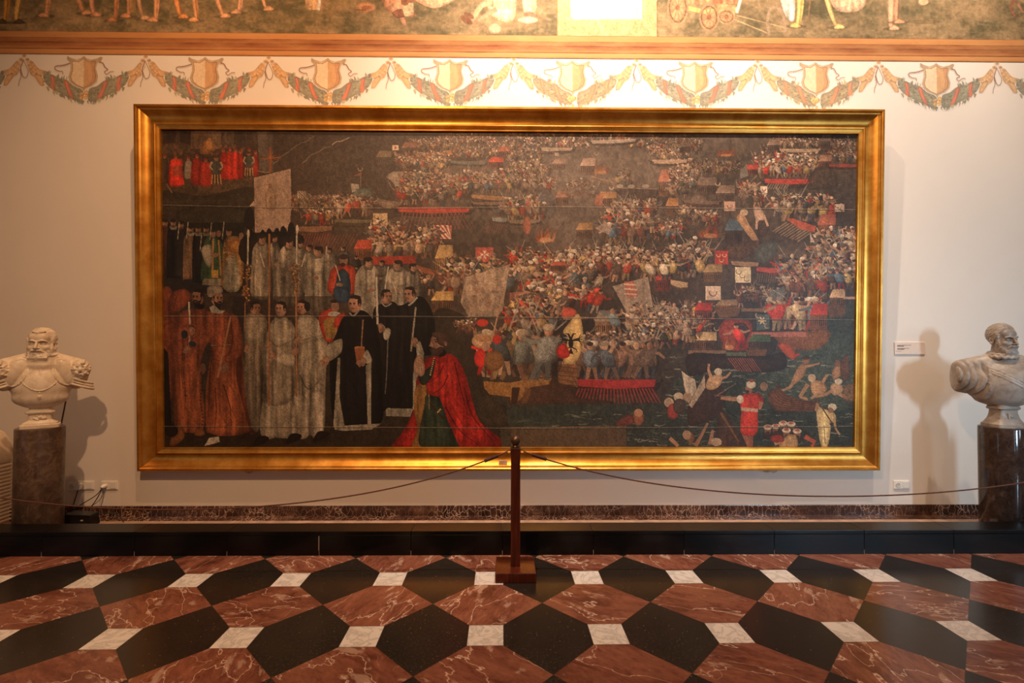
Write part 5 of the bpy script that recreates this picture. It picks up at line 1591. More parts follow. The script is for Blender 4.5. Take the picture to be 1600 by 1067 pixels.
# heads in the water
for x, y in ((490, 905), (540, 900), (585, 880), (635, 885), (605, 925), (672, 930)):
    cv.ell(x, y + 34, 34, 30, (48, 36, 30), .9); cv.ell(x, y + 8, 21, 27, (126, 86, 64)); cv.ell(x, y - 14, 27, 16, (206, 188, 160)); cv.ell(x, y - 20, 16, 9, (166, 60, 46), .8); cv.ell(x, y + 24, 13, 12, (60, 42, 34))
cv.line([(530, 995), (640, 960)], 26, (186, 140, 96), 14); cv.poly([(600, 950), (660, 940), (670, 1015), (560, 1015)], (180, 140, 90), .9, 0, .2, True); cv.poly([(510, 950), (570, 940), (590, 980), (520, 985)], (150, 46, 36), .9, 0, .2, True); cv.line([(720, 950), (780, 985), (760, 1012)], 30, (176, 76, 52), 20)
cv.line([(40, 1010), (80, 940), (118, 865)], 26, (150, 102, 74), 12); cv.line([(130, 1000), (150, 910)], 26, (156, 108, 80), 16); cv.ell(170, 985, 34, 26, (176, 150, 120)); cv.ell(10, 960, 24, 40, (110, 74, 54))
cv.org(800, 450)
cv.ell(795, 830, 34, 50, (130, 78, 52)); cv.ell(795, 800, 28, 24, (176, 124, 90)); cv.poly([(650, 870), (740, 810), (770, 860), (720, 880)], (104, 46, 36), .9, 0, .3, True)
cv.ell(985, 735, 30, 30, (166, 140, 112)); cv.ell(1010, 790, 36, 50, (140, 50, 38)); cv.ell(1045, 700, 30, 28, (186, 166, 136)); cv.ell(1050, 760, 40, 50, (64, 54, 46)); cv.ell(1100, 700, 26, 30, (150, 120, 94)); cv.poly([(1065, 535), (1107, 570), (1107, 680), (1090, 670)], (190, 172, 146), .95, .2); cv.line([(990, 960), (1040, 1010)], 24, (170, 120, 88), 20); cv.ell(1095, 940, 26, 30, (166, 130, 98))
# plain cartouche patch at the lower edge
cv.poly([(-5, 895), (720, 885), (722, 1020), (-5, 1020)], (82, 66, 46), .97, 0, .22); cv.line([(0, 893), (720, 885)], 4, (110, 92, 66)); cv.line([(720, 885), (720, 1018)], 4, (50, 40, 30))

# --- brown varnish over the battle before the near figures
cv.glaze(np.array((92, 68, 50.)), .14, .72)
cv.A = cv.A * np.array((1.06, .99, .93))
cv.al[:] = 0
# --- the procession
cv.org(240, 190)
def cleric(x, y0, y1, w, c, hd=(136, 98, 72), hair=(48, 36, 28), collar=None, folds=.55):
    cv.poly([(x - w * .20, y0 + 48), (x + w * .20, y0 + 48), (x + w * .46, y0 + 95), (x + w * .50, y1 - 10), (x + w * .3, y1), (x - w * .4, y1), (x - w * .52, y1 - 8), (x - w * .46, y0 + 95)], c, 1, folds, .25, True, -.1)
    if collar: cv.poly([(x - 24, y0 + 42), (x + 24, y0 + 42), (x + 16, y0 + 64), (x - 16, y0 + 64)], collar)
    cv.ell(x, y0 + 24, 17, 25, hd, 1, 0, .15, -.25); cv.ell(x, y0 + 6, 19, 12, hair); cv.ell(x - 2, y0 + 42, 11, 9, np.array(hd) * .55, .8)
    for k in (-1, 1): cv.ell(x + k * 6, y0 + 20, 3, 2.2, (50, 34, 26), .9)
cv.poly([(30, 620), (560, 620), (560, 1067), (30, 1067)], (38, 33, 26), .75, 0, .3)
cleric(60, 600, 960, 100, (62, 36, 28)); cleric(112, 600, 970, 86, (32, 27, 24), collar=(120, 108, 94)); cleric(160, 612, 960, 60, (36, 31, 28))
cleric(222, 640, 978, 98, (112, 82, 56), collar=(150, 136, 116)); cleric(268, 640, 1000, 76, (32, 27, 24), collar=(120, 108, 94)); cleric(318, 640, 900, 70, (34, 28, 24), collar=(110, 96, 80))
cv.poly([(310, 730), (350, 700), (400, 730), (428, 800), (415, 1010), (340, 1020), (285, 985), (290, 860)], (58, 78, 48), 1, .45, .25, True); cv.poly([(285, 790), (345, 760), (355, 850), (330, 905)], (158, 142, 118), 1, .3, .2, True); cv.poly([(350, 920), (392, 920), (392, 970), (350, 970)], (196, 142, 58)); cv.poly([(300, 975), (415, 975), (420, 1020), (290, 1015)], (136, 120, 98), 1, .5)
cv.line([(362, 720), (356, 920)], 12, (176, 132, 66)); cv.line([(395, 730), (410, 960)], 10, (168, 124, 62)); cv.ell(360, 690, 18, 24, (140, 102, 76)); cv.ell(360, 672, 18, 9, (52, 40, 32)); cv.ell(396, 690, 15, 22, (120, 86, 64)); cv.ell(372, 825, 26, 14, (146, 106, 78))
cv.poly([(430, 740), (470, 705), (540, 720), (555, 790), (545, 1000), (500, 1040), (415, 1030), (415, 900)], (148, 104, 56), 1, .45, .25, True); cv.poly([(440, 850), (505, 840), (525, 1040), (430, 1040)], (158, 140, 112), 1, .6, .2, True)
for i in range(60): cv.ell(R.uniform(430, 560), R.uniform(730, 860), R.uniform(3, 8), R.uniform(3, 8), [(196, 140, 58), (120, 66, 34), (150, 84, 40)][R.randint(3)], .7)
cv.ell(505, 770, 48, 46, (160, 92, 40), .8); cv.ell(505, 765, 22, 26, (196, 132, 62)); cv.ell(460, 682, 18, 26, (140, 100, 74)); cv.ell(462, 664, 19, 12, (50, 36, 28)); cv.ell(538, 705, 15, 22, (128, 92, 70))
for x, y in ((205, 615), (150, 615), (352, 620), (290, 690), (430, 615)): cv.line([(x, y), (x - 12, y + 110)], 4, (176, 156, 130))
# banner
cv.poly([(620, 335), (848, 278), (852, 450), (845, 640), (830, 680), (818, 650), (806, 672), (795, 655), (785, 690), (768, 650), (752, 675), (735, 690), (715, 665), (695, 685), (670, 690), (655, 680), (640, 705), (625, 690), (622, 560)], (176, 138, 114), 1, .16, .16)
cv.poly([(640, 350), (835, 305), (838, 620), (640, 650)], (186, 150, 122), .35, .1, .1)
cv.poly([(700, 420), (722, 385), (745, 420), (760, 500), (740, 540), (695, 530), (690, 470)], (160, 122, 92), .75, .3, .2, True); cv.ell(720, 388, 13, 17, (150, 108, 80), .8); cv.ell(735, 440, 15, 24, (176, 136, 104), .7); cv.line([(690, 420), (700, 540)], 5, (130, 94, 70), 3, .7)
for q in range(18): cv.line([(700 + 0 * q, 460), (720 + 75 * math.cos(q * .35), 455 + 110 * math.sin(q * .35))], 1.5, (206, 172, 138), 1, .25)
cv.line([(620, 520), (850, 528)], 3, (196, 168, 142), 3, .6); cv.line([(640, 610), (835, 575)], 3, (150, 112, 92), 3, .5)
cv.poly([(590, 515), (620, 480), (622, 515)], (190, 156, 128)); cv.poly([(560, 560), (600, 520), (620, 620), (600, 660), (560, 640)], (38, 30, 26), .9, 0, .2, True)
for x, y in ((672, 690), (712, 680), (760, 680), (800, 665), (850, 640), (600, 690), (640, 720)):
    cv.poly([(x - 20, y + 40), (x - 16, y - 5), (x, y - 26), (x + 16, y - 5), (x + 22, y + 40)], (34, 26, 22), 1, 0, .2, True)
cv.poly([(560, 700), (900, 690), (880, 800), (560, 880)], (34, 28, 23), .85, 0, .25, True)
# friars of the middle rows
GREY = (142, 122, 98)
def friar(x, y0, y1, w, c=GREY, face=1, tilt=0):
    """white-robed friar seen from mid-distance; y0 crown of the head, face -1/0/1 direction"""
    h = y1 - y0
    cv.poly([(x - w * .16, y0 + h * .13), (x + w * .16, y0 + h * .13), (x + w * .40, y0 + h * .26), (x + w * .48, y0 + h * .55), (x + w * .50, y1), (x - w * .48, y1), (x - w * .50, y0 + h * .6), (x - w * .42, y0 + h * .26)], np.array(c) * .9, 1, .75, .25, True, -.18)
    cv.poly([(x - w * .19, y0 + h * .12), (x + w * .19, y0 + h * .12), (x + w * .40, y0 + h * .24), (x + w * .36, y0 + h * .37), (x, y0 + h * .42), (x - w * .40, y0 + h * .36), (x - w * .43, y0 + h * .25)], np.array(c) * 1.05, 1, .55, .2, True, -.2)
    cv.poly([(x - w * .2, y0 + h * .12), (x + w * .2, y0 + h * .12), (x + w * .12, y0 + h * .19), (x - w * .12, y0 + h * .19)], np.array(c) * .6, .8)
    r = min(h * .062, w * .19)
    cv.ell(x + face * 3, y0 + r * 1.25, r, r * 1.3, (148, 104, 78), 1, 0, .15, -.28); cv.ell(x - face * 2, y0 + r * .5, r * 1.1, r * .55, (46, 34, 27)); cv.ell(x - face * r * .9, y0 + r * 1.1, r * .35, r * .8, (50, 36, 28), .9)
    for k in (-1, 1): cv.ell(x + face * r * .35 + k * r * .38, y0 + r * 1.15, r * .16, r * .1, (44, 30, 24))
    cv.line([(x + face * r * .5, y0 + r * 1.2), (x + face * r * .65, y0 + r * 1.6)], r * .16, (176, 128, 98), r * .22, .8); cv.line([(x + face * r * .15, y0 + r * 2.0), (x + face * r * .65, y0 + r * 2.0)], r * .13, (100, 56, 44))
    cv.ell(x + face * w * .1, y0 + h * .48, w * .12, h * .03, (150, 104, 78))
friar(745, 700, 1090, 90, (120, 104, 84), 1); friar(665, 695, 1090, 130, GREY, 1); friar(905, 740, 1000, 80, (116, 100, 82), 1); friar(965, 760, 1060, 90, (120, 104, 84), -1)
friar(835, 720, 1130, 150, GREY, 1); friar(1020, 770, 1190, 160, (152, 132, 106), -1); friar(1090, 780, 1000, 80, (128, 110, 90), -1)
cv.line([(655, 810), (682, 905)], 7, (196, 176, 150)); cv.line([(940, 820), (915, 900)], 7, (190, 170, 142)); cv.line([(1072, 770), (1068, 830)], 6, (190, 170, 142))
cv.org(520, 190)
friar(70, 775, 960, 80, (84, 70, 58), -1); friar(150, 830, 1000, 70, (54, 46, 40), 0)
cv.poly([(0, 910), (40, 895), (100, 890), (140, 920), (138, 1067), (-20, 1067), (-20, 960)], (178, 58, 34), 1, .3, .2, True); cv.poly([(38, 930), (70, 915), (105, 960), (110, 1067), (15, 1067), (25, 980)], (50, 66, 78), 1, .4, .2, True); cv.ell(70, 860, 26, 34, (140, 96, 72)); cv.ell(70, 838, 28, 18, (56, 42, 34)); cv.ell(66, 888, 16, 14, (60, 44, 34)); cv.line([(20, 890), (48, 990)], 6, (196, 170, 140)); cv.ell(45, 1015, 22, 12, (150, 106, 80))
friar(225, 840, 1280, 180, (146, 126, 102), 1); friar(310, 860, 1100, 90, (110, 94, 78), -1); friar(410, 860, 1260, 180, (140, 120, 96), -1); friar(505, 880, 1250, 110, (104, 88, 72), 1)
cv.line([(350, 900), (325, 1067)], 6, (200, 178, 150)); cv.line([(372, 985), (400, 1067)], 6, (190, 168, 140))
# staffs, candles and processional lanterns
def staff(x0, y0, x1, y1, w=9, c=(150, 84, 44)): cv.line([(x0, y0), (x1, y1)], w, c); cv.line([(x0 - 1.5, y0), (x1 - 1.5, y1)], w * .3, (196, 136, 84), None, .7)
def lantern(x, y, s):
    for i in range(46):
        a = R.uniform(0, 6.28); q = R.rand()
        cv.ell(x + 32 * s * q * math.cos(a), y + 50 * s * R.uniform(-1, 1.6), R.uniform(3, 8) * s, R.uniform(3, 8) * s, [(176, 108, 52), (110, 60, 32), (206, 152, 88), (84, 46, 28)][R.randint(4)], .9)
cv.org(240, 190)
for x, s in ((572, .8), (878, .9)):
    lantern(x, 925, s); cv.line([(x + 8, 680 if x > 700 else 700), (x + 5, 885)], 9, (190, 170, 142)); cv.ell(x + 10, 660 if x > 700 else 690, 8, 26, (214, 190, 156)); cv.line([(x, 960), (x, 1180)], 8, (140, 84, 46))
lantern(560, 1060, .8); staff(714, 690, 712, 1067, 11)
cv.org(240, 450)
# dark ground of the foreground
cv.poly([(30, 60), (1107, 60), (1107, 1030), (30, 1030)], (58, 44, 31), .55, 0, .35)
cv.poly([(30, 850), (1107, 850), (1107, 1030), (30, 1030)], (52, 38, 26), .9, 0, .4)
cv.poly([(480, 60), (560, 60), (620, 300), (480, 260)], (52, 42, 32), .9, 0, .3)
cv.org(520, 450); cv.poly([(-10, 800), (480, 800), (700, 700), (940, 640), (1040, 760), (1107, 900), (1107, 1030), (-10, 1030)], (54, 40, 27), .9, 0, .4); cv.poly([(860, 640), (1000, 700), (1090, 820), (1050, 900), (900, 850)], (72, 56, 38), .7, 0, .35, True)
cv.org(240, 450)
RUST = (148, 72, 38)
def face(x, y, r, d=1, skin=(158, 108, 80), hair=(44, 30, 23), beard=0, tons=False):
    """a painted head; x,y centre, r half width, d facing direction"""
    cv.ell(x, y, r, r * 1.32, skin, 1, .08 * d, .12, .22 * d * -1)
    cv.ell(x - d * r * .74, y - r * .35, r * .34, r * .74, hair, .95); cv.ell(x - d * r * .12, y - r * 1.10, r * .84, r * .34, hair, 1)
    cv.ell(x + d * r * .25, y - r * .50, r * .62, r * .42, np.array(skin) * 1.08, .9)
    for e in (.02, .58):
        cv.line([(x + d * r * (e - .10), y - r * .26), (x + d * r * (e + .26), y - r * .28)], r * .12, np.array(hair) * .9, r * .08)
        cv.ell(x + d * r * (e + .06), y - r * .10, r * .16, r * .09, (40, 27, 21)); cv.line([(x + d * r * (e - .1), y + r * .04), (x + d * r * (e + .2), y + r * .04)], r * .06, np.array(skin) * .7, None, .7)
    cv.poly([(x + d * r * .30, y - r * .15), (x + d * r * .62, y + r * .36), (x + d * r * .28, y + r * .40)], np.array(skin) * 1.12, .8); cv.line([(x + d * r * .25, y + r * .42), (x + d * r * .62, y + r * .40)], r * .1, np.array(skin) * .55, None, .8)
    cv.line([(x + d * r * .06, y + r * .70), (x + d * r * .60, y + r * .68)], r * .14, (118, 58, 44)); cv.ell(x - d * r * .75, y + r * .1, r * .17, r * .28, np.array(skin) * .8)
    if beard:
        cv.poly([(x - d * r * .6, y + r * .3), (x - d * r * .1, y + r * .62), (x + d * r * .7, y + r * .55), (x + d * r * .62, y + r * 1.3), (x + d * r * .2, y + r * (1.3 + beard)), (x - d * r * .4, y + r * 1.1)], hair, .92, .2, .2, True); cv.line([(x, y + r * .56), (x + d * r * .68, y + r * .54)], r * .14, hair); cv.line([(x + d * r * .08, y + r * .74), (x + d * r * .5, y + r * .72)], r * .1, (128, 64, 48))
def hand(x, y, s, a=0.0, c=(162, 112, 82)):
    ca, sa = math.cos(a), math.sin(a)
    def q(u, v): return (x + (u * ca - v * sa) * s, y + (u * sa + v * ca) * s)
    cv.poly([q(-14, -12), q(10, -14), q(16, 4), q(8, 18), q(-10, 16)], np.array(c) * .95, 1, 0, .15, True)
    for i in range(4): cv.line([q(-9 + i * 7, 10), q(-11 + i * 8, 27), q(-9 + i * 8, 38)], 6.4 * s, np.array(c) * (1.06 - .05 * i), 4.5 * s); 
    for i in range(3): cv.line([q(-5.5 + i * 7, 14), q(-7 + i * 8, 34)], 1.6 * s, np.array(c) * .5, 1, .8)
    cv.line([q(12, -4), q(22, 10), q(20, 22)], 7 * s, c, 5 * s)
# hooded figures at the far left edge
cv.poly([(30, 60), (70, 20), (110, 60), (120, 160), (110, 400), (95, 700), (40, 700)], (106, 50, 28), 1, .5, .25, True); cv.poly([(30, 360), (75, 420), (95, 900), (40, 930)], (30, 23, 19), 1, .2, .2)
cv.ell(70, 45, 34, 52, (132, 64, 36)); cv.poly([(90, 60), (135, 20), (200, 20), (215, 80), (150, 150), (95, 170)], (126, 60, 34), 1, .35, .2, True); cv.line([(100, 40), (130, 60), (110, 140)], 7, (80, 36, 22), 4)
# second rust robe
cv.poly([(150, 170), (230, 140), (330, 150), (350, 300), (300, 400), (270, 560), (290, 900), (120, 900), (110, 820), (90, 620), (90, 430), (120, 330), (130, 250)], (134, 66, 38), 1, .55, .25, True, .1)
cv.poly([(120, 640), (165, 420), (250, 420), (285, 620), (290, 900), (120, 890)], (146, 74, 42), 1, .6, .22, True); cv.poly([(55, 200), (130, 170), (150, 240), (125, 330), (70, 400), (55, 330)], (120, 58, 32), 1, .4, .25, True)
cv.poly([(120, 300), (150, 250), (220, 240), (250, 270), (240, 310), (190, 340), (130, 350)], (142, 70, 40), 1, .35, .2, True); cv.ell(178, 302, 22, 28, (44, 46, 50)); hand(215, 268, 1.0, -.5)
cv.line([(207, 95), (212, 240)], 10, (206, 180, 150), 11); cv.line([(210, 310), (208, 360)], 8, (190, 164, 136))
cv.poly([(210, 350), (270, 300), (340, 300), (350, 340), (270, 380), (220, 390)], (140, 70, 40), 1, .3, .2, True); cv.ell(228, 362, 25, 18, (46, 52, 58), 1, .4); hand(195, 388, 1.0, .5)
for x0 in (172, 184): cv.line([(x0 - 6, 420), (x0 - 12, 560), (x0 - 2, 650)], 3.5, (40, 26, 20), 3, 1, True)
cv.line([(180, 640), (183, 735)], 4, (40, 26, 20)); cv.line([(170, 690), (194, 690)], 4, (40, 26, 20))
face(262, 66, 38, -1, (140, 92, 66), (40, 28, 22), .1); cv.ell(275, 125, 32, 18, (30, 24, 22))
cv.poly([(120, 895), (170, 900), (170, 960), (120, 1005), (80, 1000)], (132, 76, 38), 1, .2, .2, True); cv.poly([(250, 900), (290, 900), (300, 940), (240, 945)], (128, 72, 36), 1, 0, .2, True); cv.ell(95, 915, 40, 40, (34, 25, 20), .9)
# front rust robe with fur cap
cv.poly([(320, 165), (390, 150), (470, 165), (525, 220), (545, 380), (565, 560), (620, 900), (560, 930), (450, 940), (345, 930), (310, 900), (310, 700), (325, 540), (345, 400), (330, 300), (290, 240)], (140, 68, 38), 1, .55, .25, True, -.12)
cv.poly([(385, 540), (470, 560), (545, 780), (560, 925), (350, 935), (345, 800)], (158, 78, 44), 1, .6, .22, True); cv.poly([(520, 420), (560, 560), (620, 880), (590, 920), (545, 760), (500, 560)], (92, 42, 26), .85, .4, .2, True)
for q in ((400, 600, 470, 780, 540, 900), (390, 700, 410, 820, 480, 920), (440, 580, 500, 700, 530, 800)): cv.line([(q[0], q[1]), (q[2], q[3]), (q[4], q[5])], 9, (186, 104, 62), 3, .6, True)
for q in ((370, 640, 375, 800, 360, 920), (350, 400, 335, 600, 322, 880), (480, 200, 505, 320, 500, 440), (420, 620, 460, 760, 470, 900)): cv.line([(q[0], q[1]), (q[2], q[3]), (q[4], q[5])], 9, (84, 38, 24), 3, .7, True)
cv.line([(345, 372), (470, 368)], 10, (150, 96, 62), 9); cv.line([(345, 379), (470, 375)], 3, (76, 36, 24))
cv.poly([(465, 180), (520, 220), (540, 400), (490, 470), (440, 480), (430, 440), (470, 380)], (152, 74, 42), 1, .4, .22, True); cv.line([(470, 220), (480, 350), (450, 440)], 10, (90, 42, 26), 4, .7, True)
cv.line([(468, 190), (385, 575)], 10, (176, 116, 74), 14); hand(428, 500, 1.25, .35, (150, 104, 76)); cv.ell(290, 520, 22, 34, (120, 76, 54), .9)
for i in range(16): cv.ell(283 + 8 * math.sin(i * .6), 545 + i * 22, 4.5, 6, (48, 28, 22))
face(385, 75, 37, 1, (160, 110, 80), (34, 25, 21), .55); cv.ell(370, 20, 50, 32, (150, 130, 106)); cv.ell(345, 40, 24, 26, (138, 118, 96)); cv.poly([(335, 130), (365, 115), (400, 150), (435, 150), (410, 170), (350, 165)], (160, 146, 126), 1, .2)
cv.poly([(330, 960), (390, 950), (395, 985), (360, 995), (300, 1010)], (190, 172, 146), 1, .2, .2); cv.line([(500, 970), (620, 905)], 8, (36, 27, 21)); cv.line([(520, 975), (545, 950)], 6, (36, 27, 21))
# front row of friars in pale habits
HAB = (150, 128, 102)
cv.poly([(560, 190), (590, 165), (660, 170), (695, 220), (690, 420), (660, 560), (650, 880), (600, 900), (560, 700), (545, 480), (548, 260)], (116, 96, 74), 1, .55, .22, True); cv.poly([(560, 200), (600, 175), (670, 180), (698, 240), (660, 330), (600, 345), (555, 320)], (146, 124, 98), 1, .45, .2, True); face(625, 138, 33, 1, (146, 98, 72)); hand(570, 380, .9, .2)
cv.poly([(720, 240), (745, 200), (820, 190), (862, 250), (870, 420), (870, 620), (850, 930), (700, 950), (655, 930), (665, 740), (670, 520), (655, 420), (690, 300)], (134, 114, 90), 1, .7, .22, True, -.08); cv.poly([(665, 740), (745, 750), (750, 945), (655, 940)], (158, 136, 108), 1, .5, .2, True); cv.poly([(755, 750), (850, 740), (850, 940), (760, 940)], (146, 124, 98), 1, .6, .2, True)
cv.poly([(690, 730), (700, 520), (780, 440), (860, 520), (860, 690), (790, 750)], (120, 102, 80), .8, .6, .2, True)
cv.poly([(715, 240), (750, 205), (820, 200), (868, 260), (860, 330), (790, 385), (740, 370), (705, 310)], (160, 138, 110), 1, .5, .2, True); cv.line([(718, 300), (770, 345), (855, 320)], 7, (190, 168, 138), 3, .6, True); cv.line([(712, 330), (760, 378), (850, 340)], 6, (104, 84, 64), 3, .7, True)
cv.poly([(740, 460), (800, 420), (865, 440), (855, 500), (780, 490)], (166, 144, 116), 1, .4, .2, True)
face(782, 142, 35, -1, (166, 116, 88)); cv.line([(745, 195), (775, 215), (820, 190)], 10, (176, 154, 126), 8, .9, True)
cv.poly([(890, 205), (930, 180), (990, 190), (1030, 240), (1050, 330), (1070, 420), (1060, 600), (1050, 900), (990, 940), (870, 935), (850, 910), (870, 700), (880, 400)], (136, 116, 92), 1, .7, .22, True, -.08); cv.poly([(850, 700), (940, 705), (955, 940), (848, 935)], (152, 130, 104), 1, .6, .2, True); cv.poly([(965, 690), (1045, 680), (1045, 930), (970, 940)], (158, 136, 110), 1, .6, .2, True)
cv.poly([(905, 360), (1050, 330), (1070, 420), (1020, 600), (960, 655), (890, 560)], (144, 124, 98), 1, .6, .2, True); cv.line([(900, 560), (950, 650), (1020, 600)], 6, (96, 78, 60), 4, .8, True)
cv.poly([(890, 205), (935, 180), (1000, 195), (1045, 260), (1048, 310), (960, 345), (910, 345), (885, 290)], (166, 144, 116), 1, .5, .2, True); cv.line([(915, 340), (1045, 305)], 6, (104, 84, 64), 4, .7)
face(915, 132, 33, -1, (160, 108, 80)); cv.ell(950, 125, 18, 32, (40, 29, 23))
staff(712, -10, 704, 760, 11); staff(880, -10, 878, 700, 11); staff(560, 100, 555, 280, 7); lantern(565, 40, .8); lantern(880, 10, .6)
hand(700, 375, 1.0, -1.2); hand(722, 440, 1.0, -1.4); hand(890, 325, 1.0, .4); hand(872, 395, 1.0, .3)
for x, y in ((655, 970), (860, 955), (1030, 940)): cv.poly([(x - 50, y + 40), (x - 20, y - 20), (x + 40, y - 20), (x + 45, y + 5), (x - 10, y + 35)], (34, 25, 20), 1, 0, .2, True)
# small man in red and gold behind
cv.poly([(1020, 200), (1060, 150), (1130, 150), (1140, 330), (1060, 340)], (182, 54, 34), 1, .3, .2, True); cv.poly([(1045, 210), (1135, 190), (1135, 330), (1065, 330)], (150, 108, 50), 1, .4, .25)
cv.org(520, 450); cv.ell(15, 125, 25, 36, (150, 104, 78)); cv.ell(12, 92, 26, 12, (52, 38, 30)); cv.ell(10, 175, 40, 18, (176, 160, 138)); cv.poly([(20, 190), (75, 165), (60, 230), (10, 260)], (176, 50, 32), 1, .2, .2, True); cv.poly([(10, 10), (100, 10), (105, 90), (40, 100), (15, 70)], (52, 66, 82), 1, .3, .2, True)
# black friars
BLK = (30, 24, 20)
cv.poly([(390, 130), (450, 110), (540, 60), (600, 110), (640, 240), (620, 420), (560, 460), (520, 700), (505, 780), (330, 780), (330, 500), (340, 300), (360, 200)], BLK, 1, .5, .3, True)
cv.poly([(330, 770), (500, 775), (480, 825), (330, 820)], (150, 132, 108), 1, .5, .2); cv.poly([(500, 560), (525, 440), (520, 370), (545, 345), (570, 420), (560, 500), (520, 600), (505, 780), (498, 780)], (150, 132, 108), 1, .4, .2)
cv.line([(520, 130), (488, 410)], 11, (150, 132, 110), 9); hand(512, 340, 1.1, .2); face(480, 52, 37, -1, (160, 110, 82)); cv.line([(475, 120), (500, 100), (530, 68)], 10, (176, 158, 132))
cv.poly([(255, 150), (300, 110), (380, 95), (420, 150), (430, 300), (400, 500), (350, 700), (330, 780), (250, 780), (250, 300)], BLK, 1, .45, .3, True); cv.line([(345, 330), (335, 560), (325, 680)], 7, (160, 142, 116), 4, .9, True); cv.poly([(315, 300), (335, 262), (362, 275), (350, 330), (325, 335)], (176, 156, 128), 1, .3, .2, True)
cv.line([(275, -60), (280, 240)], 10, (196, 174, 148), 13); hand(298, 250, 1.1, -.2); face(338, 66, 35, 1, (152, 104, 78)); cv.line([(305, 95), (330, 125), (370, 105)], 9, (176, 158, 132), 7, 1, True)
cv.poly([(100, 175), (150, 150), (210, 160), (260, 230), (300, 420), (310, 700), (290, 870), (60, 885), (0, 840), (-20, 600), (-10, 380), (20, 300), (60, 200)], (27, 22, 19), 1, .45, .3, True, -.1)
cv.poly([(205, 500), (240, 480), (235, 880), (215, 880)], (150, 132, 106), 1, .5, .2); cv.poly([(30, 450), (45, 450), (40, 700), (70, 880), (0, 890), (20, 600)], (146, 128, 102), 1, .5, .2); cv.poly([(5, 885), (300, 868), (240, 905), (60, 915), (10, 905)], (156, 138, 112), 1, .4, .2)
cv.poly([(-40, 380), (50, 330), (60, 380), (40, 430), (-30, 470)], (160, 140, 112), 1, .4, .2, True); cv.org(240, 450); hand(1065, 460, 1.3, .9); cv.org(520, 450)
cv.poly([(135, 385), (200, 385), (195, 450), (165, 505), (150, 490)], (156, 84, 46), 1, .1, .15); cv.ell(168, 386, 33, 8, (176, 108, 62)); cv.line([(190, 210), (178, 380)], 8, (156, 104, 70), 6); cv.poly([(190, 440), (215, 400), (243, 460), (230, 490), (200, 480)], (176, 156, 128), 1, .3, .2, True); hand(188, 468, 1.2, .9)
face(138, 112, 41, -1, (170, 116, 86)); cv.line([(105, 165), (130, 185), (165, 150)], 10, (176, 158, 132), 7, 1, True)
# kneeling man in the red cloak
REDC = (176, 32, 22)
cv.poly([(580, 460), (640, 440), (720, 425), (780, 460), (820, 540), (850, 640), (880, 760), (920, 860), (1050, 970), (1045, 1018), (760, 1018), (720, 900), (660, 760), (600, 690), (580, 600), (560, 520)], REDC, 1, .5, .28, True, -.08)
cv.poly([(520, 600), (540, 560), (560, 700), (545, 860), (530, 1018), (370, 1018), (420, 940), (490, 820), (515, 720)], (166, 30, 22), 1, .5, .25, True)
cv.poly([(515, 640), (580, 620), (575, 760), (540, 900), (550, 1018), (490, 1018), (525, 900), (505, 780)], (150, 98, 44), 1, .5, .22, True)
cv.poly([(580, 690), (660, 700), (720, 860), (780, 1000), (770, 1018), (550, 1018), (545, 880), (570, 760)], (50, 58, 40), 1, .6, .25, True)
for q in ((590, 720, 600, 860, 580, 1000), (640, 780, 660, 900, 640, 1010), (620, 740, 700, 900, 740, 1005)): cv.line([(q[0], q[1]), (q[2], q[3]), (q[4], q[5])], 9, (84, 92, 62), 3, .6, True)
cv.line([(600, 735), (690, 840)], 14, (62, 36, 24), 10); cv.line([(650, 800), (672, 775)], 8, (196, 156, 90)); cv.line([(598, 600), (600, 780)], 4, (176, 132, 70))
cv.poly([(600, 560), (680, 520), (740, 540), (740, 640), (700, 690), (610, 690), (585, 640)], (190, 38, 26), 1, .4, .25, True, .1)
for q in ((690, 500, 660, 560, 600, 610), (720, 560, 680, 640, 620, 680), (760, 480, 790, 620, 830, 780), (700, 760, 780, 900, 900, 1000), (820, 640, 870, 820, 1000, 980)): cv.line([(q[0], q[1]), (q[2], q[3]), (q[4], q[5])], 10, (112, 18, 15), 4, .7, True)
for q in ((650, 470, 620, 520, 595, 560), (740, 480, 740, 560, 700, 640), (720, 720, 830, 900, 960, 1005), (440, 960, 490, 880, 515, 760)): cv.line([(q[0], q[1]), (q[2], q[3]), (q[4], q[5])], 9, (206, 62, 40), 3, .6, True)
cv.poly([(540, 560), (610, 500), (640, 450), (625, 560), (570, 625), (540, 600)], (42, 46, 36), 1, .4, .25, True); 
for i in range(9): cv.ell(632 - i * 3, 455 + i * 13, 5, 4, (196, 156, 96))
cv.poly([(505, 500), (520, 450), (550, 440), (575, 520), (555, 570), (515, 545)], (170, 122, 90), 1, 0, .18, True); 
for i in range(4): cv.line([(522 + i * 11, 455 + i * 6), (520 + i * 10, 540)], 2.4, (96, 62, 46), 1.5, .8)
cv.ell(675, 420, 36, 26, (30, 24, 20)); cv.ell(655, 350, 46, 60, (146, 98, 72), 1, .25, .12, .2); cv.ell(690, 330, 42, 48, (72, 48, 36), .95); cv.ell(665, 310, 46, 22, (78, 54, 40), .95, .25)
cv.poly([(605, 395), (640, 395), (680, 380), (690, 410), (655, 440), (620, 425)], (74, 46, 34), .95, .2, .2, True); cv.poly([(618, 345), (600, 378), (628, 380)], (172, 118, 88)); cv.line([(612, 392), (642, 390)], 5, (60, 38, 30)); cv.line([(632, 338), (662, 334)], 6, (52, 34, 26)); cv.ell(646, 350, 8, 5, (36, 24, 20)); cv.ell(705, 362, 9, 16, (130, 86, 64))
cv.poly([(1040, 890), (1107, 885), (1107, 1020), (1050, 1020)], (82, 66, 46), .97, 0, .2)
cv.A *= (1 - .17 * np.clip(cv.al, 0, 1))[..., None]
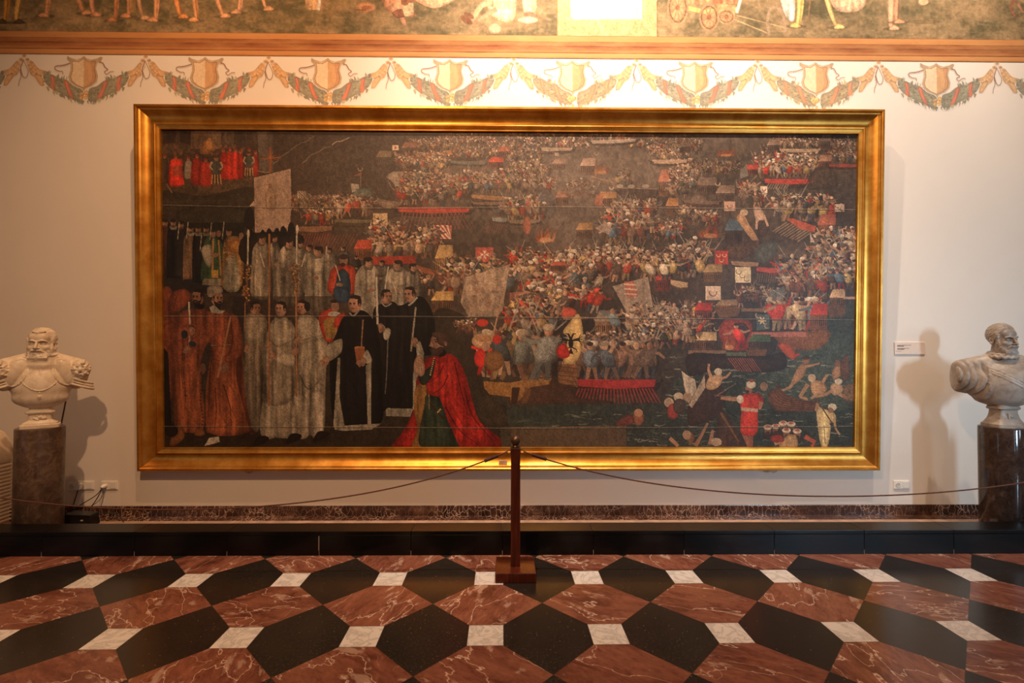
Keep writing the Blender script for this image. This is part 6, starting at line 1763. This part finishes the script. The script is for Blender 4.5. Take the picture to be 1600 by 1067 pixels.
# --- seams of the canvas strips, pale haze, age, darkened border
cv.org(0, 0, 1.0)
for pts in (W_(250, 318, 420, 322, 640, 324, 860, 322, 1345, 328), W_(252, 497, 560, 497, 900, 500, 1340, 504), W_(252, 674, 520, 675, 820, 677, 1340, 674)):
    cv.line(pts, 1.5, (150, 128, 106), 1.5, .45); cv.line([(x, y + 1.3) for x, y in pts], 1.3, (30, 24, 20), 1.3, .45)
cv.haze(900, 290, 210, 90, (128, 108, 92), .34)  # gloss of the lamps on the varnish, painted into the canvas colour
cv.haze(560, 260, 120, 60, (96, 84, 74), .28)
lumc = cv.A.mean(-1, keepdims=True)
cv.A = lumc + (cv.A - lumc) * 0.84
cv.A *= (1 + .16 * cv.grain + .10 * cv.mid + .10 * cv.big)[..., None]
blur = (cv.A + np.roll(cv.A, 1, 0) + np.roll(cv.A, -1, 0) + np.roll(cv.A, 1, 1) + np.roll(cv.A, -1, 1)) / 5
cv.A = np.clip(cv.A + 0.9 * (cv.A - blur), 6, 250)      # crisp dry-brush edges
CX0, CX1, CZ0, CZ1 = -hw + .203, hw - .203, .203, FH - .203
PIC_GAIN = (.97, .98, .95)
o = painted_mesh('canvas', cv, lambda u, v: (CX0 + (CX1 - CX0) * u, 0.082 + 0 * u, CZ1 + (CZ0 - CZ1) * v), mat_paint('oil_paint', 0.5, 0.28, 0.10), pic, PIC_GAIN)
o['label'] = 'dark oil-painted canvas with robed procession and galleys'
bm = bmesh.new(); box(bm, CX0 - .04, CX1 + .04, 0.086, 0.11, CZ0 - .04, CZ1 + .04)
o = obj('stretcher', bm, M_WEDGE, pic)
# ================================================================ painted frieze above the cornice
MZ0, MZ1 = 4.786, 5.40
MW, MH = int((X1 - X0) * 160), int((MZ1 - MZ0) * 160)
mv = Canvas(MW, MH, (150, 130, 96), seed=21)
_H = homography([(0, 0), (1600, 0), (1600, 64), (0, 50)], [(x_ * K, 1.618 + (z_ - 1.618) * K) for x_, z_ in ((-4.88, 4.989), (5.093, 5.086), (5.085, 4.678), (-4.873, 4.677))])
_S = np.array([[160, 0, -X0 * 160], [0, -160, MZ1 * 160], [0, 0, 1.0]])
mv.T = _S @ _H
R2 = mv.rs
n1 = smooth_noise(MH, MW, 26, 46, 77)[..., None]; n2 = smooth_noise(MH, MW, 8, 12, 78)[..., None]; n3 = smooth_noise(MH, MW, 3, 4, 79)[..., None]
tone = 0.5 * n1 + 0.3 * n2 + 0.2 * n3
ga, gb, gc = np.array((92, 82, 58.)), np.array((126, 105, 75.)), np.array((152, 124, 90.))
mv.A = np.where(tone < .5, ga + (gb - ga) * np.clip((tone - .25) / .25, 0, 1), gb + (gc - gb) * np.clip((tone - .5) / .25, 0, 1))
mv.org(0, 0, 1.0)
for x in range(-300, 1900, 9):      # tufts and stains on the ground
    for q in range(3):
        y = R2.uniform(0, 60)
        mv.line([(x, y), (x + R2.uniform(6, 26), y + R2.uniform(-2, 2))], R2.uniform(1, 5), [(84, 84, 60), (170, 148, 108), (118, 106, 78), (142, 112, 84)][R2.randint(4)], 1, .22)
SK = (206, 146, 104)
def leg(x0, y0, x1, y1, w=11, c=SK, toe=-1, shoe=None):
    c = np.array(c, float)
    mv.ell(x1 + toe * 2, y1 + 3, 16, 2.6, (70, 62, 46), .5)
    mv.line([(x0, y0), (x0 * .45 + x1 * .55 - toe * 1.5, y0 * .45 + y1 * .55), (x1, y1)], w, c, w * .55, 1, True)
    mv.line([(x0 + w * .25, y0), (x0 * .45 + x1 * .55 + w * .2, y0 * .45 + y1 * .55), (x1 + 2, y1)], w * .3, c * .72, w * .2, .6, True)
    mv.poly([(x1 - 3 * -toe, y1 - 3), (x1 + toe * 12, y1 + 1), (x1 + toe * 11, y1 + 4), (x1 - toe * 4, y1 + 4)], c if shoe is None else shoe, 1, 0, .2, True)
def torso(x, y, w, h, c):
    mv.poly([(x - w, y - h), (x + w, y - h), (x + w * 1.1, y), (x, y + 6), (x - w * 1.1, y)], c, 1, .3, .2, True)
for t in ((14, -26, 16, 30, (178, 84, 44)), (78, -32, 10, 28, (170, 130, 90)), (135, -30, 16, 28, (180, 130, 94)), (190, -28, 24, 30, (190, 144, 106)), (240, -28, 12, 30, (150, 96, 64)), (292, -30, 18, 30, (196, 140, 96)), (360, -34, 18, 28, (186, 136, 98)), (408, -38, 12, 24, (150, 116, 84))):
    torso(t[0], t[1] + 20, t[2], t[3], t[4])
leg(12, -12, 8, 32, 12, (196, 140, 66), -1, (78, 60, 44)); leg(33, -12, 26, 32, 11, (206, 160, 88), 1, (78, 60, 44)); leg(76, -20, 73, 22, 11, SK, -1)
leg(118, -20, 131, 18, 11, (200, 140, 100), 1); leg(144, -20, 146, 21, 10, (186, 130, 98), 1); leg(182, -20, 180, 29, 10, (176, 118, 80), -1); leg(199, -20, 201, 23, 9, (190, 130, 90), -1); leg(215, -20, 223, 26, 9, (176, 132, 98), 1); leg(244, -20, 243, 29, 11, SK, -1)
mv.line([(208, -20), (207, 20)], 12, (148, 112, 74), 10, .8)
leg(273, -20, 282, 24, 11, (208, 138, 84), 1); leg(300, -20, 307, 29, 11, (206, 146, 100), -1); leg(336, -20, 348, 23, 10, (206, 150, 110), 1); leg(376, -20, 373, 17, 10, (196, 146, 112), -1); leg(406, -24, 415, 12, 8, (190, 140, 104), 1)
mv.poly([(474, -18), (505, -18), (508, 15), (478, 15)], (178, 140, 104), .9, .4, .2); mv.line([(500, -10), (497, 16)], 5, (206, 196, 182), 4)
# seated and stooping figures
mv.ell(571, 11, 15, 8, (186, 134, 96), .9); mv.ell(572, 12, 8, 4, (150, 96, 70), .8); mv.line([(552, 15), (572, 16)], 2, (120, 84, 60))
mv.poly([(595, -20), (620, -20), (640, 10), (650, 25), (628, 24), (602, 14)], (198, 140, 106), 1, .3, .2, True); mv.line([(608, 10), (625, 24), (632, 40)], 9, (204, 150, 116), 6, 1, True); mv.poly([(612, 20), (626, 14), (634, 24), (620, 28)], (120, 80, 60), .9, 0, .2, True); mv.poly([(625, 6), (645, 4), (646, 22), (632, 26)], (206, 178, 138), .8)
mv.poly([(628, -14), (700, -18), (712, -4), (690, 10), (672, 12), (650, 2)], (206, 150, 114), 1, .3, .2, True); mv.line([(630, 2), (648, 0)], 5, (150, 100, 74)); mv.ell(632, 4, 6, 5, (140, 92, 66))
mv.poly([(755, -20), (800, -22), (806, 10), (800, 32), (776, 30), (762, 14)], (214, 170, 128), 1, .3, .2, True); mv.line([(770, 6), (752, 8), (736, 34)], 11, (208, 160, 120), 7, 1, True); mv.line([(775, 14), (762, 22), (742, 34)], 8, (198, 148, 112), 6, 1, True); mv.ell(728, 31, 11, 5, (112, 76, 54), 1, .6); mv.ell(732, 24, 9, 4, (120, 84, 60), 1, .5)
mv.ell(788, 8, 20, 7, (176, 120, 84), .35); mv.ell(772, 44, 10, 8, (206, 160, 128), .7)
mv.poly([(816, -6), (836, -6), (835, 24), (820, 24)], (196, 152, 116), 1, .2, .15, True); mv.ell(826, 22, 9, 4, (150, 106, 80)); mv.ell(824, 31, 16, 5, (214, 186, 150), .7)
# golden pier with the dated white panel
mv.poly([(870, -60), (1026, -60), (1026, 60), (870, 60)], (196, 150, 104), 1, .05, .14); mv.line([(870, -60), (870, 58)], 1.5, (150, 110, 70)); mv.line([(1026, -60), (1026, 58)], 1.5, (120, 90, 60))
mv.poly([(891, -60), (1002, -60), (1002, 29), (896, 30), (891, 26)], (246, 240, 226), 1, 0, .03)
NUM = (206, 182, 140)
mv.line([(905, 5), (905, 21)], 2.2, NUM); mv.line([(905, 5), (902, 8)], 1.6, NUM)
mv.line([(938, 5), (931, 5), (930, 11), (936, 11), (938, 15), (935, 19), (929, 19)], 2.0, NUM, 2.0, 1, False); mv.line([(932, 5), (941, 4.5)], 1.8, NUM)
mv.line([(969, 5), (969, 22)], 2.2, NUM); mv.line([(969, 5), (965, 9)], 1.6, NUM)
mv.line([(993, 4), (986, 16), (998, 16)], 1.8, NUM); mv.line([(994, 9), (994, 24)], 2.2, NUM)
for x in (918, 953, 980): mv.ell(x, 14, 1.2, 1.2, NUM)
# covered carriage, wheels, beast of burden and walkers to the right
def wheel(x, y, rx, ry, c=(206, 160, 116)):
    t = np.linspace(0, 2 * math.pi, 33)
    for q, w, cc in ((1.0, 3.4, c), (.86, 1.4, (150, 104, 76))):
        mv.line(np.stack([x + rx * q * np.cos(t), y + ry * q * np.sin(t)], 1), w, cc, w)
    mv.ell(x, y, rx * .8, ry * .8, (196, 150, 106), .55)
    for k in range(9):
        a = k * 2 * math.pi / 9; mv.line([(x, y), (x + rx * .9 * math.cos(a), y + ry * .9 * math.sin(a))], 2.2, (150, 108, 78), 1.6, .8)
    mv.ell(x, y, 3.5, 4, (136, 92, 66))
mv.poly([(1062, -40), (1160, -40), (1150, 6), (1120, 8), (1070, 6)], (206, 118, 84), 1, .5, .2); mv.line([(1070, 12), (1100, 18), (1150, 14)], 7, (206, 160, 96), 6); mv.poly([(1118, 6), (1148, 8), (1146, 26), (1124, 30)], (186, 140, 96), 1, 0, .2); mv.line([(1150, 20), (1162, -20)], 5, (206, 196, 176), 4)
wheel(1058, 12, 15, 26); wheel(1107, 27, 14, 20); wheel(1134, 26, 12, 10)
mv.line([(1146, 30), (1200, 52)], 1.5, (186, 150, 108)); mv.line([(1150, 24), (1230, 44)], 1.3, (186, 150, 108)); 
mv.line([(1201, 54), (1198, 34), (1203, 14), (1214, 12), (1222, 24), (1226, 50)], 4.5, (206, 170, 134), 4, 1, True)
mv.poly([(1216, -20), (1238, -20), (1240, 30), (1226, 24)], (220, 206, 190), .9, .4, .15, True); torso(1262, -6, 30, 26, (210, 164, 110)); leg(1250, -10, 1246, 38, 12, (220, 184, 110), -1); leg(1290, -6, 1306, 40, 9, (220, 184, 120), 1); mv.line([(1268, -20), (1260, 40)], 2, (140, 104, 72)); mv.poly([(1296, -20), (1350, -20), (1346, 14), (1306, 16)], (206, 162, 128), .9, .4, .2, True)
torso(1394, -8, 16, 24, (200, 150, 110)); leg(1394, -10, 1392, 42, 13, (204, 150, 116), 1); leg(1402, -8, 1400, 32, 9, (190, 134, 100), 1); mv.ell(1442, 34, 26, 3, (110, 92, 64), .5); mv.line([(1430, -20), (1440, 2)], 9, (206, 156, 120), 6); mv.ell(1442, 3, 8, 5, (206, 156, 120))
mv.line([(1604, -10), (1582, 4), (1580, 16), (1588, 28)], 6, (160, 106, 80), 4, 1, True); mv.line([(1590, 6), (1598, 20)], 4, (166, 112, 84), 3)
mv.A *= (1 + .14 * mv.grain + .12 * mv.mid)[..., None]
M_FRESCO = mat_paint('fresco_paint', 0.85, 0.15)
mur = thing('fresco', (0, YW, MZ0), 'fresco of bare-legged figures and a carriage on grassy ground above the garlands', 'fresco')
painted_mesh('painted_scene', mv, lambda u, v: (X0 + (X1 - X0) * u, -0.0015 + 0 * u, (MZ1 - MZ0) * (1 - v)), M_FRESCO, mur, (1.06, 1.1, 1.12))

# ================================================================ painted garlands with shields
def sheet(seed):
    c = Canvas(270, 98, (200, 180, 150), seed); c.T = np.array([[1 / 5.92, 0, 0], [0, 1 / 5.92, -40 / 5.92], [0, 0, 1.0]]); c.org(0, 0, 1.0)
    return c
def garland_paint(variant):
    ochre = variant == 1
    G1, G2, G3 = ((150, 132, 92), (178, 148, 100), (108, 92, 62)) if ochre else ((126, 122, 96), (156, 148, 118), (92, 88, 66))
    RED = (206, 120, 74) if ochre else (190, 92, 58)
    GOLD, GD = (210, 160, 104), (146, 92, 52)
    a = sheet(31 + variant); rs = a.rs
    for s in (0, 1):
        mx = (lambda x: 1600 - 53 + 106 - x) if s else (lambda x: x)
        f = lambda pts: [(mx(x), y) for x, y in pts]
        # acanthus horn end
        a.poly(f([(165, 150), (215, 120), (300, 210), (390, 240), (390, 270), (330, 290), (360, 400), (310, 390), (250, 310), (200, 270)]), GOLD, 1, 0, .2, True)
        for q in ((190, 160), (215, 200), (245, 235)):
            a.ell(mx(q[0]), q[1], 46, 20, GOLD, 1, (-.75 if s else .75)); a.line(f([(q[0] - 34, q[1] + 30), (q[0] + 40, q[1] - 28)]), 7, GD, 4, .8)
        a.line(f([(265, 262), (330, 290), (400, 262)]), 14, GD, 6, .7, True); a.poly(f([(250, 270), (330, 300), (360, 395), (315, 400), (280, 340)]), (196, 148, 96), 1, 0, .2, True)
        # laurel body
        body = [(350, 280), (430, 270), (520, 310), (620, 340), (700, 400), (790, 440), (800, 560), (740, 580), (640, 540), (540, 490), (430, 430), (360, 350)]
        a.poly(f(body), G1, 1, 0, .3, True)
        for i in range(150):
            t = rs.rand(); x = 360 + 430 * t; y = 300 + 215 * t ** .9 + rs.uniform(-62, 62) * (1 - .35 * t)
            L = rs.uniform(26, 50); an = rs.uniform(-.2, 1.1)
            dx, dy = L * math.cos(an), L * math.sin(an)
            c = np.array([G1, G2, G3][rs.randint(3)]) * rs.uniform(.9, 1.1)
            a.poly(f([(x - dx * .5, y - dy * .5), (x - dy * .24, y + dx * .20), (x + dx * .6, y + dy * .6), (x + dy * .24, y - dx * .20)]), c, .95, 0, .1)
            a.line(f([(x - dx * .4, y - dy * .4), (x + dx * .5, y + dy * .5)]), 4, np.array(G3) * .8, 2, .5)
        for x, y in ((420, 430), (490, 480), (545, 510), (600, 530), (680, 560), (730, 580), (870, 585), (400, 260), (520, 300), (580, 320)):
            d = 1 if y > 400 else -1
            for q in range(3):
                xq, w = x + rs.uniform(-30, 30), rs.uniform(9, 16)
                a.poly(f([(xq - w, y - 16 * d), (xq + w, y - 18 * d), (xq + w * 1.3, y + 12 * d), (xq + rs.uniform(8, 26), y + rs.uniform(26, 48) * d), (xq - w * .4, y + 10 * d)]), np.array([G1, G2, G3][rs.randint(3)], float), .95)
        for x, y in ((445, 290), (600, 350)):
            a.poly(f([(x - 22, y), (x + 28, y + 5), (x + 50, y + 80), (x + 98, y + 190), (x + 50, y + 180), (x + 10, y + 100)]) if x == 600 else f([(x - 20, y), (x + 26, y + 20), (x + 36, y + 100), (x + 34, y + 175), (x - 10, y + 130), (x - 8, y + 60)]), RED, 1, 0, .15, True, -.12)
            a.line(f([(x - 14, y + 6), (x + 8, y + 90), (x + 40, y + 170)]), 6, np.array(RED) * .62, 4, .6, True)
    for i in range(18):
        an = rs.uniform(0, 6.28); q = rs.rand() ** .6
        a.ell(803 + 46 * q * math.cos(an), 500 + 56 * q * math.sin(an), 17, 17, (206, 156, 84), 1, 0, .1, -.2, -.2); 
    for i in range(7): a.ell(803 + 30 * math.cos(i), 500 + 36 * math.sin(i), 8, 8, (150, 96, 50), .8)
    b = sheet(41 + variant)
    for s in (0, 1):
        p = [(650, 145), (570, 170), (490, 180), (478, 210), (520, 236), (560, 240), (568, 275)] if s == 0 else [(970, 130), (1010, 140), (1040, 190), (1070, 215), (1035, 240), (1060, 268), (1100, 240), (1140, 236)]
        b.line(p, 17, (196, 140, 108) if ochre else (176, 108, 84), 9, 1, True); b.line([(x + 2, y + 6) for x, y in p], 6, (140, 80, 62), 3, .6, True)
    out = [(615, 62), (650, 85), (720, 105), (770, 85), (800, 62), (830, 90), (880, 105), (950, 90), (990, 68), (1010, 80), (990, 120), (950, 140), (935, 200), (960, 290), (950, 350), (900, 400), (830, 430), (805, 460), (780, 430), (700, 400), (645, 355), (630, 300), (655, 220), (655, 150), (610, 95)]
    b.poly(out, (216, 174, 124), 1, 0, .12); 
    inn = [(670, 122), (740, 128), (800, 92), (850, 126), (935, 122), (918, 200), (938, 290), (925, 350), (870, 395), (800, 425), (735, 398), (672, 350), (655, 295), (678, 220)]
    b.poly(inn, (196, 142, 86), 1, 0, .15)
    b.poly([(670, 122), (740, 128), (800, 92), (803, 425), (735, 398), (672, 350), (655, 295), (678, 220)], (222, 190, 150), 1, 0, .15)
    b.poly([(880, 126), (935, 122), (918, 200), (938, 290), (925, 350), (870, 395), (900, 300), (890, 200)], (176, 112, 58), .6, 0, .15, True)
    b.line(inn + [inn[0]], 7, (150, 92, 48), 7, .85); b.line(out + [out[0]], 5, (160, 108, 66), 5, .7)
    c = sheet(51 + variant)
    for x, y, r in ((128, 62, 26), (95, 110, 28), (165, 108, 26)):
        c.ell(x, y, r, r * .8, (206, 156, 104), 1, 0, .15, -.15); c.ell(x, y, r * .5, r * .35, (140, 88, 52), .8)
    rb = (186, 128, 98) if ochre else (166, 104, 80)
    for p in ([(128, 110), (95, 190), (105, 260), (130, 312), (165, 300), (178, 240), (150, 170), (128, 120)], [(120, 120), (90, 220), (100, 300), (80, 360), (76, 410)]):
        c.line(p, 14, rb, 8, 1, True); c.line([(x + 3, y + 3) for x, y in p], 5, np.array(rb) * .7, 3, .6, True)
    return a, b, c
sets = []
for v_ in (0, 1):
    sets.append(garland_paint(v_))
    for c_ in sets[-1]:
        c_.al *= 0.84         # thin, faded paint
WBG = WALL_RGB[:3]
gl = [(-5.814, 0, 'painted garland cut off by the left edge of the view'),
      (-4.636, 0, 'painted leaf garland with shield left of the frame, above the left bust'),
      (-3.478, 0, 'painted leaf garland with shield over the top left corner of the frame'),
      (-2.301, 0, 'painted leaf garland with shield, second above the frame from the left'),
      (-1.123, 0, 'painted leaf garland with shield, just left of the bleached garland'),
      (0.067, 1, 'bleached ochre painted garland with shield under the white dated panel'),
      (1.264, 0, 'painted leaf garland with shield beneath the painted carriage wheels'),
      (2.449, 1, 'ochre painted garland with shield over the top right end of the frame'),
      (3.640, 0, 'painted leaf garland with shield right of the frame, above the wall label'),
      (4.813, 0, 'painted garland cut off by the right edge of the view')]
base_me = {}
for x, var, lab in gl:
    t = thing('painted_garland', (x * K, YW, 4.548), lab, 'painted garland', 'painted garlands along the wall')
    for nm, i, d in (('leaf_swag', 0, .0010), ('shield', 1, .0018), ('ribbon_knot', 2, .0014)):
        if (nm, var) not in base_me:
            o = painted_mesh(nm, sets[var][i], lambda u, v, d=d: ((1600 * u - 128) * K / 1184.0, -d + 0 * u, -(580 * v - 10) * K / 1184.0), M_FRESCO, t, (1, 1.04, 1.06), WBG, .04)
            base_me[(nm, var)] = o
        else:
            o = base_me[(nm, var)].copy(); COL.objects.link(o); o.parent = t
